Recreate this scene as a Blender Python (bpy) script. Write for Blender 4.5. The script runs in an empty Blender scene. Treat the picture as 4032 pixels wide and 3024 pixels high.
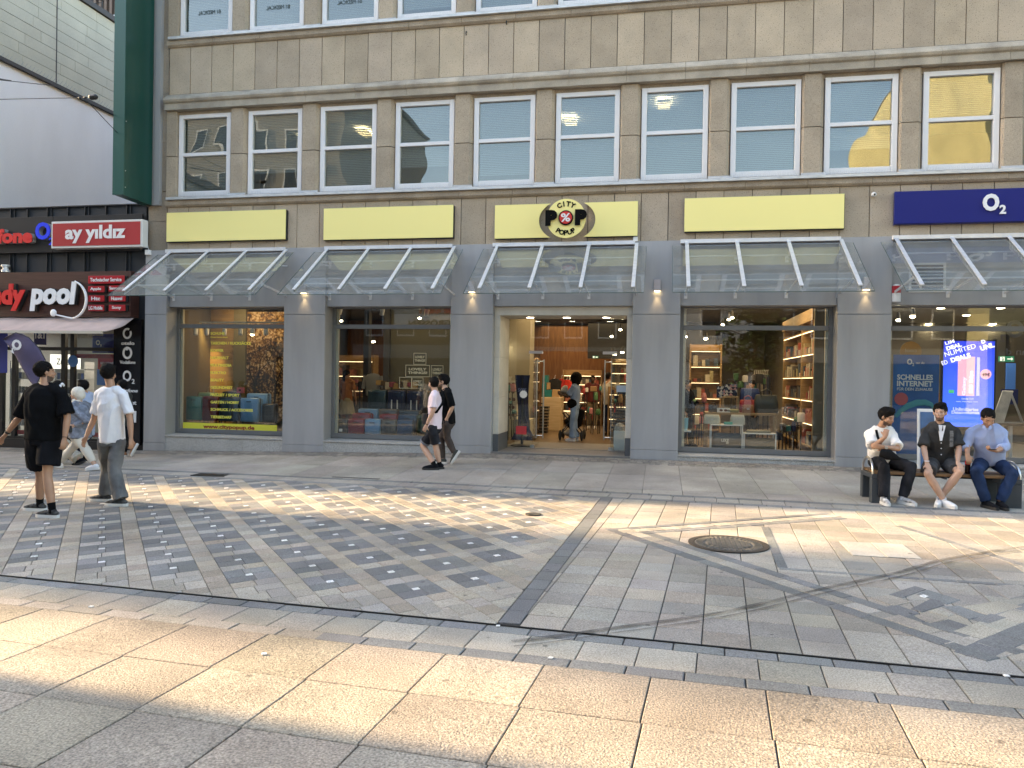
import bpy, bmesh, math, random
import numpy as np
from mathutils import Vector, Matrix, noise
random.seed(7)
SC = bpy.context.scene
COL = SC.collection
R = math.radians
# ---------------------------------------------------------------- camera
CAMF, YAW, PIT, ROL = 2950.0, .1967, -.0068, .0169          # focal length in photo pixels, angles
CAM = Vector((0, -15.044, 1.66))
_cy, _sy = math.cos(YAW), math.sin(YAW)
_fw = Vector((-_sy*math.cos(PIT), _cy*math.cos(PIT), math.sin(PIT)))
_r0 = Vector((_cy, _sy, 0)); _u0 = _r0.cross(_fw)
_rt = _r0*math.cos(ROL) + _u0*math.sin(ROL)
_up = -_r0*math.sin(ROL) + _u0*math.cos(ROL)
cam_data = bpy.data.cameras.new('camera'); cam = bpy.data.objects.new('camera', cam_data); COL.objects.link(cam)
cam_data.sensor_width = 36; cam_data.lens = CAMF/4032*36; cam_data.clip_start = .1; cam_data.clip_end = 2000
M3 = Matrix((_rt, _up, -_fw)).transposed().to_4x4(); M3.translation = CAM; cam.matrix_world = M3
SC.camera = cam
# ---------------------------------------------------------------- light
SUN_DIR = Vector((-1, .11, 0)).normalized()                 # horizontal direction towards the sun
SUN_EL = R(20)
w = bpy.data.worlds.new('World'); SC.world = w; w.use_nodes = True
nt = w.node_tree; bg = nt.nodes['Background']
sky = nt.nodes.new('ShaderNodeTexSky'); sky.sky_type = 'NISHITA'; sky.sun_disc = False
sky.sun_elevation = SUN_EL; sky.sun_rotation = math.atan2(SUN_DIR.x, SUN_DIR.y); sky.air_density = 1.0; sky.dust_density = 1.6
nt.links.new(sky.outputs[0], bg.inputs[0]); bg.inputs[1].default_value = .15
sl = bpy.data.lights.new('sun', 'SUN'); sl.energy = 3.6; sl.angle = R(.45); sl.color = (1, .77, .50)
so = bpy.data.objects.new('sun', sl); COL.objects.link(so)
d = Vector((SUN_DIR.x*math.cos(SUN_EL), SUN_DIR.y*math.cos(SUN_EL), math.sin(SUN_EL)))
so.rotation_euler = d.to_track_quat('Z', 'Y').to_euler()
SC.view_settings.view_transform = 'Standard'; SC.view_settings.look = 'None'
SC.view_settings.exposure = 2.5; SC.view_settings.gamma = 1
SC.view_settings.use_white_balance = True; SC.view_settings.white_balance_temperature = 7400; SC.view_settings.white_balance_tint = 10   # camera balanced for open shade
SC.cycles.use_denoising = True
try: SC.cycles.denoiser = 'OPENIMAGEDENOISE'
except Exception: pass
SC.cycles.max_bounces = 8; SC.cycles.diffuse_bounces = 3; SC.cycles.glossy_bounces = 4
SC.cycles.transparent_max_bounces = 24; SC.cycles.sample_clamp_indirect = 4
SC.cycles.caustics_reflective = False; SC.cycles.caustics_refractive = False

# ---------------------------------------------------------------- materials
MATS = {}
def _n(nt, t, **k):
    n = nt.nodes.new(t)
    for a, b in k.items(): setattr(n, a, b)
    return n
def mat(name, col, rough=.6, metal=0, var=0, scale=4, bump=0, bscale=40, spec=.5, emit=0, var2=0, scale2=60, stretch=(1,1,1), attr=False, alpha=1, pits=0, coat=0, tint=None):
    """procedural principled material: base colour modulated by two noises; optional pits, bump and face colour attribute"""
    if name in MATS: return MATS[name]
    m = bpy.data.materials.new(name); m.use_nodes = True; nt = m.node_tree; L = nt.links
    b = nt.nodes['Principled BSDF']
    b.inputs['Base Color'].default_value = (*col, 1); b.inputs['Roughness'].default_value = rough
    b.inputs['Metallic'].default_value = metal; b.inputs['Specular IOR Level'].default_value = spec
    b.inputs['Coat Weight'].default_value = coat
    if alpha < 1: b.inputs['Alpha'].default_value = alpha
    if emit:
        b.inputs['Emission Color'].default_value = (*(tint or col), 1); b.inputs['Emission Strength'].default_value = emit
    tc = _n(nt, 'ShaderNodeTexCoord'); mp = _n(nt, 'ShaderNodeMapping'); mp.inputs['Scale'].default_value = stretch
    L.new(tc.outputs['Object'], mp.inputs[0]); vec = mp.outputs[0]
    cur = None
    if attr:
        at = _n(nt, 'ShaderNodeAttribute', attribute_name='Col'); cur = at.outputs['Color']
    def mult(cur, fac_out, lo, hi):
        mr = _n(nt, 'ShaderNodeMapRange'); mr.inputs[1].default_value = .25; mr.inputs[2].default_value = .75
        mr.inputs[3].default_value = lo; mr.inputs[4].default_value = hi; L.new(fac_out, mr.inputs[0])
        mx = _n(nt, 'ShaderNodeVectorMath', operation='SCALE')
        if cur is None: mx.inputs[0].default_value = col
        else: L.new(cur, mx.inputs[0])
        L.new(mr.outputs[0], mx.inputs['Scale']); return mx.outputs[0]
    if var:
        n1 = _n(nt, 'ShaderNodeTexNoise'); n1.inputs['Scale'].default_value = scale; n1.inputs['Detail'].default_value = 6
        L.new(vec, n1.inputs[0]); cur = mult(cur, n1.outputs[0], 1-var, 1+var)
    if var2:
        n2 = _n(nt, 'ShaderNodeTexNoise'); n2.inputs['Scale'].default_value = scale2; n2.inputs['Detail'].default_value = 3
        L.new(tc.outputs['Object'], n2.inputs[0]); cur = mult(cur, n2.outputs[0], 1-var2, 1+var2)
    if pits:
        v = _n(nt, 'ShaderNodeTexVoronoi'); v.inputs['Scale'].default_value = pits; v.inputs['Randomness'].default_value = 1
        L.new(tc.outputs['Object'], v.inputs[0])
        mr = _n(nt, 'ShaderNodeMapRange'); mr.inputs[1].default_value = .10; mr.inputs[2].default_value = .22
        mr.inputs[3].default_value = .45; mr.inputs[4].default_value = 1; L.new(v.outputs['Distance'], mr.inputs[0])
        mx = _n(nt, 'ShaderNodeVectorMath', operation='SCALE')
        if cur is None: mx.inputs[0].default_value = col
        else: L.new(cur, mx.inputs[0])
        L.new(mr.outputs[0], mx.inputs['Scale']); cur = mx.outputs[0]
    if cur is not None: L.new(cur, b.inputs['Base Color'])
    if bump:
        n3 = _n(nt, 'ShaderNodeTexNoise'); n3.inputs['Scale'].default_value = bscale; n3.inputs['Detail'].default_value = 4
        L.new(vec, n3.inputs[0]); bp = _n(nt, 'ShaderNodeBump'); bp.inputs['Strength'].default_value = bump; bp.inputs['Distance'].default_value = .01
        L.new(n3.outputs[0], bp.inputs['Height']); L.new(bp.outputs[0], b.inputs['Normal'])
    MATS[name] = m; return m
def glass(name, tint=(.9,.93,.92), ior=1.5, wav=0, wscale=1.2, gl=(1,1,1), dust=0):
    """thin pane: transparent with a fresnel mirror, no refraction"""
    if name in MATS: return MATS[name]
    m = bpy.data.materials.new(name); m.use_nodes = True; nt = m.node_tree; L = nt.links
    nt.nodes.remove(nt.nodes['Principled BSDF']); out = nt.nodes['Material Output']
    t = _n(nt, 'ShaderNodeBsdfTransparent'); t.inputs[0].default_value = (*tint, 1)
    gz = _n(nt, 'ShaderNodeBsdfAnisotropic'); gz.inputs['Roughness'].default_value = 0.0; gz.inputs[0].default_value = (*gl, 1)
    f = _n(nt, 'ShaderNodeFresnel'); ge = _n(nt, 'ShaderNodeNewGeometry'); im = _n(nt, 'ShaderNodeMapRange')   # same mirror strength from both faces
    im.inputs[3].default_value = ior; im.inputs[4].default_value = 1/ior; L.new(ge.outputs['Backfacing'], im.inputs[0]); L.new(im.outputs[0], f.inputs[0])
    mx = _n(nt, 'ShaderNodeMixShader'); L.new(f.outputs[0], mx.inputs[0]); L.new(t.outputs[0], mx.inputs[1]); L.new(gz.outputs[0], mx.inputs[2])
    if wav:
        tc = _n(nt, 'ShaderNodeTexCoord'); n = _n(nt, 'ShaderNodeTexNoise'); n.inputs['Scale'].default_value = wscale; n.inputs['Detail'].default_value = 0
        n.inputs['Distortion'].default_value = .6
        L.new(tc.outputs['Object'], n.inputs[0]); bp = _n(nt, 'ShaderNodeBump'); bp.inputs['Strength'].default_value = 1; bp.inputs['Distance'].default_value = wav
        L.new(n.outputs[0], bp.inputs['Height']); L.new(bp.outputs[0], gz.inputs['Normal'])
    if dust:
        df = _n(nt, 'ShaderNodeBsdfDiffuse'); df.inputs[0].default_value = (.66,.66,.64,1); m2 = _n(nt, 'ShaderNodeMixShader'); tcd = _n(nt, 'ShaderNodeTexCoord')
        nd = _n(nt, 'ShaderNodeTexNoise'); nd.inputs['Scale'].default_value = 3; nd.inputs['Detail'].default_value = 6; L.new(tcd.outputs['Object'], nd.inputs[0])
        mrd = _n(nt, 'ShaderNodeMapRange'); mrd.inputs[1].default_value = .3; mrd.inputs[2].default_value = .75; mrd.inputs[3].default_value = dust*.5; mrd.inputs[4].default_value = dust*1.6; L.new(nd.outputs[0], mrd.inputs[0])
        L.new(mrd.outputs[0], m2.inputs[0]); L.new(mx.outputs[0], m2.inputs[1]); L.new(df.outputs[0], m2.inputs[2]); mx = m2
    L.new(mx.outputs[0], out.inputs[0]); MATS[name] = m; return m
def wood(name, c1, c2, sc=1.0, rough=.5, stretch=(1, 1, 10), emit=0):
    if name in MATS: return MATS[name]
    m = bpy.data.materials.new(name); m.use_nodes = True; nt = m.node_tree; L = nt.links; b = nt.nodes['Principled BSDF']
    tc = _n(nt, 'ShaderNodeTexCoord'); mp = _n(nt, 'ShaderNodeMapping'); mp.inputs['Scale'].default_value = [s*sc for s in stretch]
    L.new(tc.outputs['Object'], mp.inputs[0]); n = _n(nt, 'ShaderNodeTexNoise'); n.inputs['Scale'].default_value = 2; n.inputs['Detail'].default_value = 7; n.inputs['Distortion'].default_value = 1.2
    L.new(mp.outputs[0], n.inputs[0]); cr = _n(nt, 'ShaderNodeValToRGB'); cr.color_ramp.elements[0].position = .35; cr.color_ramp.elements[1].position = .65
    cr.color_ramp.elements[0].color = (*c1, 1); cr.color_ramp.elements[1].color = (*c2, 1)
    L.new(n.outputs[0], cr.inputs[0]); L.new(cr.outputs[0], b.inputs['Base Color']); b.inputs['Roughness'].default_value = rough
    MATS[name] = m; return m

# ---------------------------------------------------------------- mesh helpers
def worigin(p):
    v = Vector((0, 0, 0))
    while p is not None: v += p.location; p = p.parent
    return v
def link(name, me, m=None, parent=None):
    o = bpy.data.objects.new(name, me); COL.objects.link(o)
    if m is not None:
        for x in (m if isinstance(m, (list, tuple)) else [m]): me.materials.append(x)
    if parent is not None: o.parent = parent
    return o
class MB:
    def __init__(s): s.v = []; s.f = []; s.c = []; s.mi = []; s.cc = None; s.m = 0
    def face(s, idx):
        s.f.append(idx); s.c.append(s.cc); s.mi.append(s.m)
    def poly(s, pts):
        i = len(s.v); s.v += [tuple(p) for p in pts]; s.face(list(range(i, i+len(pts))))
    def box(s, x0, x1, y0, y1, z0, z1):
        i = len(s.v)
        s.v += [(x0,y0,z0),(x1,y0,z0),(x1,y1,z0),(x0,y1,z0),(x0,y0,z1),(x1,y0,z1),(x1,y1,z1),(x0,y1,z1)]
        for q in ((0,3,2,1),(4,5,6,7),(0,1,5,4),(1,2,6,5),(2,3,7,6),(3,0,4,7)): s.face([i+k for k in q])
        return s
    def bar(s, a, b, wx, wz=None, up=(0,0,1)):
        """rectangular bar from a to b, wx across, wz along the up direction"""
        wz = wx if wz is None else wz
        a = Vector(a); b = Vector(b); t = (b-a).normalized(); u = Vector(up)
        if abs(t.dot(u)) > .99: u = Vector((0, 1, 0))
        sx = t.cross(u).normalized(); u = sx.cross(t)
        i = len(s.v)
        for p in (a, b):
            for q, r_ in ((-1,-1),(1,-1),(1,1),(-1,1)): s.v.append(tuple(p + sx*(q*wx/2) + u*(r_*wz/2)))
        for q in ((0,1,2,3),(7,6,5,4),(0,4,5,1),(1,5,6,2),(2,6,7,3),(3,7,4,0)): s.face([i+k for k in q])
        return s
    def tube(s, path, rad, n=10, side=None, cap=True, sq=None):
        """round or elliptical tube; rad: r or (ra, rb) per point; side: direction of ra"""
        P = [Vector(p) for p in path]; k = len(P); i0 = len(s.v)
        if not isinstance(rad, (list,)): rad = [rad]*k
        ref = Vector(side) if side is not None else None
        prev = None
        for j in range(k):
            t = (P[min(j+1, k-1)] - P[max(j-1, 0)])
            t = t.normalized() if t.length > 1e-9 else Vector((0, 0, 1))
            if ref is not None: a = ref - t*ref.dot(t)
            elif prev is not None: a = prev - t*prev.dot(t)
            else:
                a = Vector((1, 0, 0)) if abs(t.x) < .8 else Vector((0, 1, 0)); a = a - t*a.dot(t)
            if a.length < 1e-6: a = t.orthogonal()
            a.normalize(); prev = a; b = t.cross(a)
            ra, rb = (rad[j] if isinstance(rad[j], tuple) else (rad[j], rad[j]))
            for q in range(n):
                an = 2*math.pi*q/n; ca, sa = math.cos(an), math.sin(an)
                if sq: ca = math.copysign(abs(ca)**sq, ca); sa = math.copysign(abs(sa)**sq, sa)
                s.v.append(tuple(P[j] + a*(ca*ra) + b*(sa*rb)))
        for j in range(k-1):
            for q in range(n):
                q2 = (q+1) % n
                s.face([i0+j*n+q, i0+j*n+q2, i0+(j+1)*n+q2, i0+(j+1)*n+q])
        if cap:
            s.face([i0+q for q in range(n)][::-1]); s.face([i0+(k-1)*n+q for q in range(n)])
        return s
    def ell(s, c, r, rot=None, nu=12, nv=8):
        c = Vector(c); i0 = len(s.v)
        for j in range(nv+1):
            th = math.pi*j/nv
            for q in range(nu):
                ph = 2*math.pi*q/nu
                p = Vector((r[0]*math.sin(th)*math.cos(ph), r[1]*math.sin(th)*math.sin(ph), r[2]*math.cos(th)))
                if rot is not None: p = rot @ p
                s.v.append(tuple(c+p))
        for j in range(nv):
            for q in range(nu):
                q2 = (q+1) % nu; s.face([i0+j*nu+q, i0+(j+1)*nu+q, i0+(j+1)*nu+q2, i0+j*nu+q2])
        return s
    def prism(s, pts, off):
        """closed polygon pts extruded by the vector off"""
        off = Vector(off); n = len(pts); i = len(s.v)
        s.v += [tuple(Vector(p)) for p in pts] + [tuple(Vector(p)+off) for p in pts]
        s.face([i+k for k in range(n)][::-1]); s.face([i+n+k for k in range(n)])
        for k in range(n):
            k2 = (k+1) % n; s.face([i+k, i+k2, i+n+k2, i+n+k])
        return s
    def lathe(s, c, prof, n=24, axis='z'):
        c = Vector(c); i0 = len(s.v); k = len(prof)
        for r_, h in prof:
            for q in range(n):
                a = 2*math.pi*q/n
                p = Vector((r_*math.cos(a), r_*math.sin(a), h)) if axis == 'z' else Vector((r_*math.cos(a), h, r_*math.sin(a)))
                s.v.append(tuple(c+p))
        for j in range(k-1):
            for q in range(n):
                q2 = (q+1) % n; s.face([i0+j*n+q, i0+j*n+q2, i0+(j+1)*n+q2, i0+(j+1)*n+q])
        s.face([i0+q for q in range(n)][::-1]); s.face([i0+(k-1)*n+q for q in range(n)])
        return s
    def build(s, name, m, parent=None, bevel=0, smooth=False, fixn=True):
        o = worigin(parent)
        me = bpy.data.meshes.new(name)
        me.from_pydata([(x-o.x, y-o.y, z-o.z) for x, y, z in s.v], [], s.f)
        ob = link(name, me, m, parent)
        if any(c is not None for c in s.c):
            at = me.attributes.new('Col', 'FLOAT_COLOR', 'FACE')
            for k, c in enumerate(s.c): at.data[k].color = (*(c or (.5,.5,.5)), 1)
        if any(s.mi):
            for k, q in enumerate(s.mi): me.polygons[k].material_index = q
        if fixn:
            bm = bmesh.new(); bm.from_mesh(me); bmesh.ops.recalc_face_normals(bm, faces=bm.faces)
            if bevel: bmesh.ops.bevel(bm, geom=bm.edges, offset=bevel, segments=1, affect='EDGES', clamp_overlap=True)
            bm.to_mesh(me); bm.free()
        if smooth:
            for p in me.polygons: p.use_smooth = True
            try: me.set_sharp_from_angle(angle=R(smooth if smooth > 1 else 50))
            except Exception: pass
        return ob
def B(name, m, parent, *boxes, bevel=0, **k):
    mb = MB()
    for b in boxes: mb.box(*b)
    return mb.build(name, m, parent, bevel=bevel, **k)
def T(o, label, cat, group=None, kind=None):
    if label: o['label'] = label
    if cat: o['category'] = cat
    if group: o['group'] = group
    if kind: o['kind'] = kind
    return o
def thing(name, loc, label, cat, group=None, rz=0):
    o = bpy.data.objects.new(name, None); COL.objects.link(o); o.location = loc; o.rotation_euler = (0, 0, rz)
    o.empty_display_size = .2
    return T(o, label, cat, group)
def S(o, label=None):
    o['kind'] = 'structure'
    if label: o['label'] = label
    return o
def text(s, m, parent, c, w=None, h=None, depth=.01, bold=0, shear=0, rot=0, mirror=False, name='lettering', plane='xz', align='CENTER', arc=None, yaw=0):
    """writing as a mesh, facing the street (-y); c is the centre (or left end) of the line"""
    cu = bpy.data.curves.new('t', 'FONT'); cu.body = s; cu.size = 1; cu.extrude = .5; cu.offset = bold; cu.shear = shear; cu.resolution_u = 3
    ob = bpy.data.objects.new('t', cu); me = bpy.data.meshes.new_from_object(ob)
    n = len(me.vertices); co = np.zeros(n*3); me.vertices.foreach_get('co', co); co = co.reshape(-1, 3)
    x0, y0 = co[:, 0].min(), co[:, 1].min(); W = co[:, 0].max()-x0; H = co[:, 1].max()-y0
    sx = (w/W) if w else (h/H); sy = (h/H) if h else sx
    X = (co[:, 0]-x0)*sx - (0 if align == 'LEFT' else W*sx/2); Y = (co[:, 1]-y0)*sy - H*sy/2; Z = co[:, 2]*depth
    if mirror: X = -X
    cr, sr = math.cos(rot), math.sin(rot); X, Y = X*cr - Y*sr, X*sr + Y*cr
    o = worigin(parent); cyw, syw = math.cos(yaw), math.sin(yaw)
    px = X*cyw + Z*syw; py = X*syw - Z*cyw
    out = np.stack([c[0]-o.x+px, c[1]-o.y+py, c[2]-o.z+Y], 1) if plane == 'xz' else np.stack([c[0]-o.x+X, c[1]-o.y+Y, c[2]-o.z+Z], 1)
    me.vertices.foreach_set('co', out.ravel()); me.update()
    bpy.data.objects.remove(ob); bpy.data.curves.remove(cu)
    me.materials.clear(); return link(name, me, m, parent)
# points read off the photo (4032 x 3024 pixels) brought to a plane y = Y of the place
def U(px, py, Y):
    d = _fw + _rt*((px-2016)/CAMF) - _up*((py-1512)/CAMF); t = (Y-CAM.y)/d.y
    return CAM + d*t
def _sm(t): t = min(max(t, 0), 1); return t*t*(3-2*t)
def gz(x, y):
    """height of the ground: the pavement climbs to the right along the shops"""
    base = min(max(-.07+.0275*(x+10.9), -.14), .135); t = _sm(-y/5.0)
    return base*(1-t) + .009*max(min(x, 8), -14)*t
# frequent materials
M_white = mat('white_paint', (.78,.78,.77), .45, var=.05, scale=3)
M_black = mat('black_plastic', (.015,.015,.016), .45)
M_alu = mat('brushed_aluminium', (.74,.74,.75), .4, .35, var=.12, scale=3, stretch=(1,8,1))
M_steel = mat('stainless_steel', (.62,.62,.62), .28, 1)
M_dark = mat('dark_metal', (.018,.019,.021), .5, var=.2)
# ================================================================ GROUND
TH = -.075; cT, sT = math.cos(TH), math.sin(TH)
def toL(x, y): return (x*cT + y*sT, -x*sT + y*cT)            # world -> paving axes
def toW(a, b): return (a*cT - b*sT, a*sT + b*cT)
M_pave = mat('paving_stone', (.3,.28,.25), .75, attr=True, var=.15, scale=1.3, var2=.5, scale2=110, bump=.55, bscale=160)
M_conc = mat('exposed_aggregate', (.3,.28,.25), .8, attr=True, var=.09, scale=1.1, var2=.62, scale2=80, bump=1.0, bscale=95)
# dark spots of chewing gum and stains on both materials
def add_spots(m, scale, dark=.45, r0=.045, r1=.07, stain=True):
    nt = m.node_tree; L = nt.links; b = nt.nodes['Principled BSDF']; src = b.inputs['Base Color'].links[0].from_socket
    tc = _n(nt, 'ShaderNodeTexCoord'); nz = _n(nt, 'ShaderNodeTexNoise'); nz.inputs['Scale'].default_value = 14
    L.new(tc.outputs['Object'], nz.inputs[0]); ad = _n(nt, 'ShaderNodeVectorMath', operation='MULTIPLY_ADD'); ad.inputs[1].default_value = (.05,.05,.05)
    L.new(nz.outputs['Color'], ad.inputs[0]); L.new(tc.outputs['Object'], ad.inputs[2])
    v = _n(nt, 'ShaderNodeTexVoronoi'); v.inputs['Scale'].default_value = scale; L.new(ad.outputs[0], v.inputs[0])
    mr = _n(nt, 'ShaderNodeMapRange'); mr.inputs[1].default_value = r0; mr.inputs[2].default_value = r1; mr.inputs[3].default_value = dark; mr.inputs[4].default_value = 1
    L.new(v.outputs['Distance'], mr.inputs[0])
    n2 = _n(nt, 'ShaderNodeTexNoise'); n2.inputs['Scale'].default_value = .55; n2.inputs['Detail'].default_value = 8; n2.inputs['Roughness'].default_value = .65
    L.new(tc.outputs['Object'], n2.inputs[0]); m2 = _n(nt, 'ShaderNodeMapRange'); m2.inputs[1].default_value = .32; m2.inputs[2].default_value = .62
    m2.inputs[3].default_value = .86; m2.inputs[4].default_value = 1.1; L.new(n2.outputs[0], m2.inputs[0])
    mm = _n(nt, 'ShaderNodeMath', operation='MULTIPLY'); L.new(mr.outputs[0], mm.inputs[0]); L.new(m2.outputs[0], mm.inputs[1])
    sc = _n(nt, 'ShaderNodeVectorMath', operation='SCALE'); L.new(src, sc.inputs[0]); L.new(mm.outputs[0], sc.inputs['Scale']); L.new(sc.outputs[0], b.inputs['Base Color'])
add_spots(M_pave, 3.1); add_spots(M_conc, 2.3, .55); add_spots(M_pave, 6.5, .7, .03, .06); add_spots(M_conc, 5.1, .7, .05, .10)
M_joint = mat('joint_dirt', (.07,.064,.056), .95, var=.4, scale=9)

base = MB(); NX, NY = 64, 60
gx = [-400,-120,-60,-40] + [-30+i*1.0 for i in range(56)] + [30,40,60,120,400]
gy = [-400,-120,-60,-45] + [-36+i*.75 for i in range(49)] + [.3, 4, 14, 30, 80, 400]
for y in gy:
    for x in gx: base.v.append((x, y, gz(x, min(y, 0)) - .012))
nx = len(gx)
for j in range(len(gy)-1):
    for i in range(nx-1): base.face([j*nx+i, j*nx+i+1, (j+1)*nx+i+1, (j+1)*nx+i])
S(base.build('ground', M_joint, smooth=True, fixn=False))

def clip(poly, regs):
    for a, b, c in regs:                                       # keep a*x+b*y+c >= 0
        out = []; n = len(poly)
        for i in range(n):
            p, q = poly[i], poly[(i+1) % n]; dp = a*p[0]+b*p[1]+c; dq = a*q[0]+b*q[1]+c
            if dp >= 0: out.append(p)
            if (dp >= 0) != (dq >= 0):
                t = dp/(dp-dq); out.append((p[0]+(q[0]-p[0])*t, p[1]+(q[1]-p[1])*t))
        poly = out
        if len(poly) < 3: return None
    return poly
def half(p, q, gap=.004):
    """half plane left of the line p -> q"""
    dx, dy = q[0]-p[0], q[1]-p[1]; l = math.hypot(dx, dy); dx /= l; dy /= l
    return (-dy, dx, dy*p[0]-dx*p[1]-gap)
def convex(pts, gap=.004): return [half(pts[i], pts[(i+1) % len(pts)], gap) for i in range(len(pts))]
def area(p): return abs(sum(p[i][0]*p[(i+1) % len(p)][1]-p[(i+1) % len(p)][0]*p[i][1] for i in range(len(p))))/2
def slab(mb, poly, col, regs=(), inset=.004, dz=0, jit=.05):
    """one stone: top face plus a chamfer down to the joint"""
    cx = sum(p[0] for p in poly)/len(poly); cy = sum(p[1] for p in poly)/len(poly)
    if regs: poly = clip(poly, regs)
    if not poly or area(poly) < .0006: return
    n = len(poly); cx = sum(p[0] for p in poly)/n; cy = sum(p[1] for p in poly)/n
    def ins(k):
        o = []
        for p in poly:
            l = math.hypot(p[0]-cx, p[1]-cy) or 1; o.append((p[0]+(cx-p[0])*min(k*1.3/l, .4), p[1]+(cy-p[1])*min(k*1.3/l, .4)))
        return o
    v = 1+random.uniform(-jit, jit)*1.6; h = random.uniform(-.0012, .0012); c = tuple(min(1, q*v*(1+random.uniform(-.02,.02))) for q in col)
    a = ins(inset); b = ins(inset+.004); i = len(mb.v); mb.cc = c
    mb.v += [(x, y, gz(x, y)-.010+dz) for x, y in a] + [(x, y, gz(x, y)-.003+dz+h) for x, y in a] + [(x, y, gz(x, y)+dz+h) for x, y in b]
    for k in range(n):
        k2 = (k+1) % n; mb.face([i+k, i+k2, i+n+k2, i+n+k]); mb.face([i+n+k, i+n+k2, i+2*n+k2, i+2*n+k])
    mb.face([i+2*n+k for k in range(n)])
DK = (.150,.153,.152); DK2 = (.182,.184,.182); LT = (.335,.30,.25); LB = (.315,.272,.215); GY = (.31,.284,.246); WH = (.68,.68,.66); CO = (.32,.27,.21)
def rectL(a0, a1, b0, b1): return [toW(a0, b0), toW(a1, b0), toW(a1, b1), toW(a0, b1)]
def row(mb, b0, b1, a0, a1, step, col, off=0, regs=(), cols=None, inset=.004, dz=0, jit=.08):
    a = a0+off
    while a < a1:
        slab(mb, rectL(a, a+step, b0, b1), random.choice(cols) if cols else col, regs, inset, dz, jit); a += step
XL, XR = -20, 12
# --- pavement in front of the shops
pv = MB()
REG_W = [(0, -1, -.17)]                                        # y <= -.17
y = -.17
k = 0
while y > -.9:                                                 # small setts along the wall
    x = XL - (k % 2)*.06
    while x < XR:
        s_ = random.uniform(.10, .14); slab(pv, [(x, y-.12), (x+s_, y-.12), (x+s_, y), (x, y)], random.choice([(.20,.18,.16),(.24,.22,.19),(.17,.16,.15)]), inset=.005, jit=.12); x += s_
    y -= .12; k += 1
edge = [half(toW(XR, -3.9), toW(XL, -3.9), .003)]              # stays in front of the plaza edge (b <= -3.9 side excluded)
edge = [(-h[0], -h[1], -h[2]-.006) for h in edge]
def sgn(regs, p): return all(a*p[0]+b*p[1]+c >= 0 for a, b, c in regs)
if not sgn(edge, (0, -1)): edge = [(-edge[0][0], -edge[0][1], -edge[0][2]-.006)]
for r_ in range(4):
    y1 = -.90-1.33*r_; x = XL + .29*(r_ % 2)*0 - .14
    while x < XR: slab(pv, [(x, y1-1.33), (x+.585, y1-1.33), (x+.585, y1), (x, y1)], GY, edge, .004, jit=.07); x += .585
pv_o = S(pv.build('pavement', M_pave, fixn=False))
# --- plaza
pl = MB()
row(pl, -4.03, -3.9, XL, XR, .31, DK); row(pl, -4.33, -4.03, XL, XR, .30, GY, .1); row(pl, -4.45, -4.33, XL, XR, .31, DK2, .05)
A1, A2 = (-1.07, -10.03), (-.805, -4.28)                       # dark column dividing the plaza: left side
B1, B2 = (-.915, -10.03), (-.645, -4.28)
def lerp2(p, q, t): return (p[0]+(q[0]-p[0])*t, p[1]+(q[1]-p[1])*t)
n = 20
for i in range(n): slab(pl, [lerp2(A1, A2, i/n), lerp2(B1, B2, i/n), lerp2(B1, B2, (i+1)/n), lerp2(A1, A2, (i+1)/n)], DK)
def halfin(p, q, inside, gap=.003):
    h = half(p, q, 0); s_ = 1 if h[0]*inside[0]+h[1]*inside[1]+h[2] >= 0 else -1
    return (h[0]*s_, h[1]*s_, h[2]*s_-gap)
top = halfin(toW(0, -4.45), toW(1, -4.45), (0, -8)); bot = halfin(toW(0, -10.13), toW(1, -10.13), (0, -8))
REG_L = [top, bot, halfin(A1, A2, (-5, -8)), (1, 0, 17)]
# diamond paving with white centre stones
O = (-1.88, -9.36); E1 = (-.3765, .4500); E2 = (.379, .402)
def ST(s_, t): return (O[0]+E1[0]*s_+E2[0]*t, O[1]+E1[1]*s_+E2[1]*t)
def rst(s0, s1, t0, t1): return [ST(s0, t0), ST(s0, t1), ST(s1, t1), ST(s1, t0)][::1]
a_, w_ = .35, .058
for i in range(-18, 40):
    for j in range(-34, 34):
        c = ST(i, j)
        if not sgn([(r[0], r[1], r[2]+.8) for r in REG_L], c): continue
        cl = toL(*c); border = cl[1] < -9.86
        dx = c[0] - (A1[0] + (A2[0]-A1[0])*(c[1]-A1[1])/(A2[1]-A1[1]))
        if dx > -.42: border = True
        P = [(-a_, w_, w_, a_), (w_, a_, -w_, a_), (-w_, a_, -a_, -w_), (-a_, -w_, -a_, w_)]
        for q, (s0, s1, t0, t1) in enumerate(P):
            slab(pl, rst(i+s0, i+s1, j+t0, j+t1), (LT if random.random() < .5 else GY) if border else random.choice([DK, DK2, DK]), REG_L, .003, jit=.1)
        slab(pl, rst(i-w_, i+w_, j-w_, j+w_), LT if border else WH, REG_L, .003, jit=.08)
        # strips: along e1 (brownish) and along e2 (mixed)
        for s0, s1 in ((-.5, -.17), (-.17, .17), (.17, .5)):
            slab(pl, rst(i+s0, i+s1, j+a_, j+1-a_), random.choice([LB, LB, LT]), REG_L, .003, jit=.1)
        for t0, t1 in ((-a_, 0), (0, a_)):
            slab(pl, rst(i+a_, i+1-a_, j+t0, j+t1), random.choice([LT, GY, (.33,.31,.28), LB]), REG_L, .003, jit=.1)
# right field: 30 cm slabs
REG_R = [top, bot, halfin(B1, B2, (3, -8))]
a = -.16-1.2
b = -4.45
while b > -10.2:
    q = a
    while q < XR: slab(pl, rectL(q, q+.30, b-.30, b), random.choice([GY, (.325,.29,.24), (.29,.27,.24)]), REG_R, .0042, jit=.13); q += .30
    b -= .30
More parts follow.
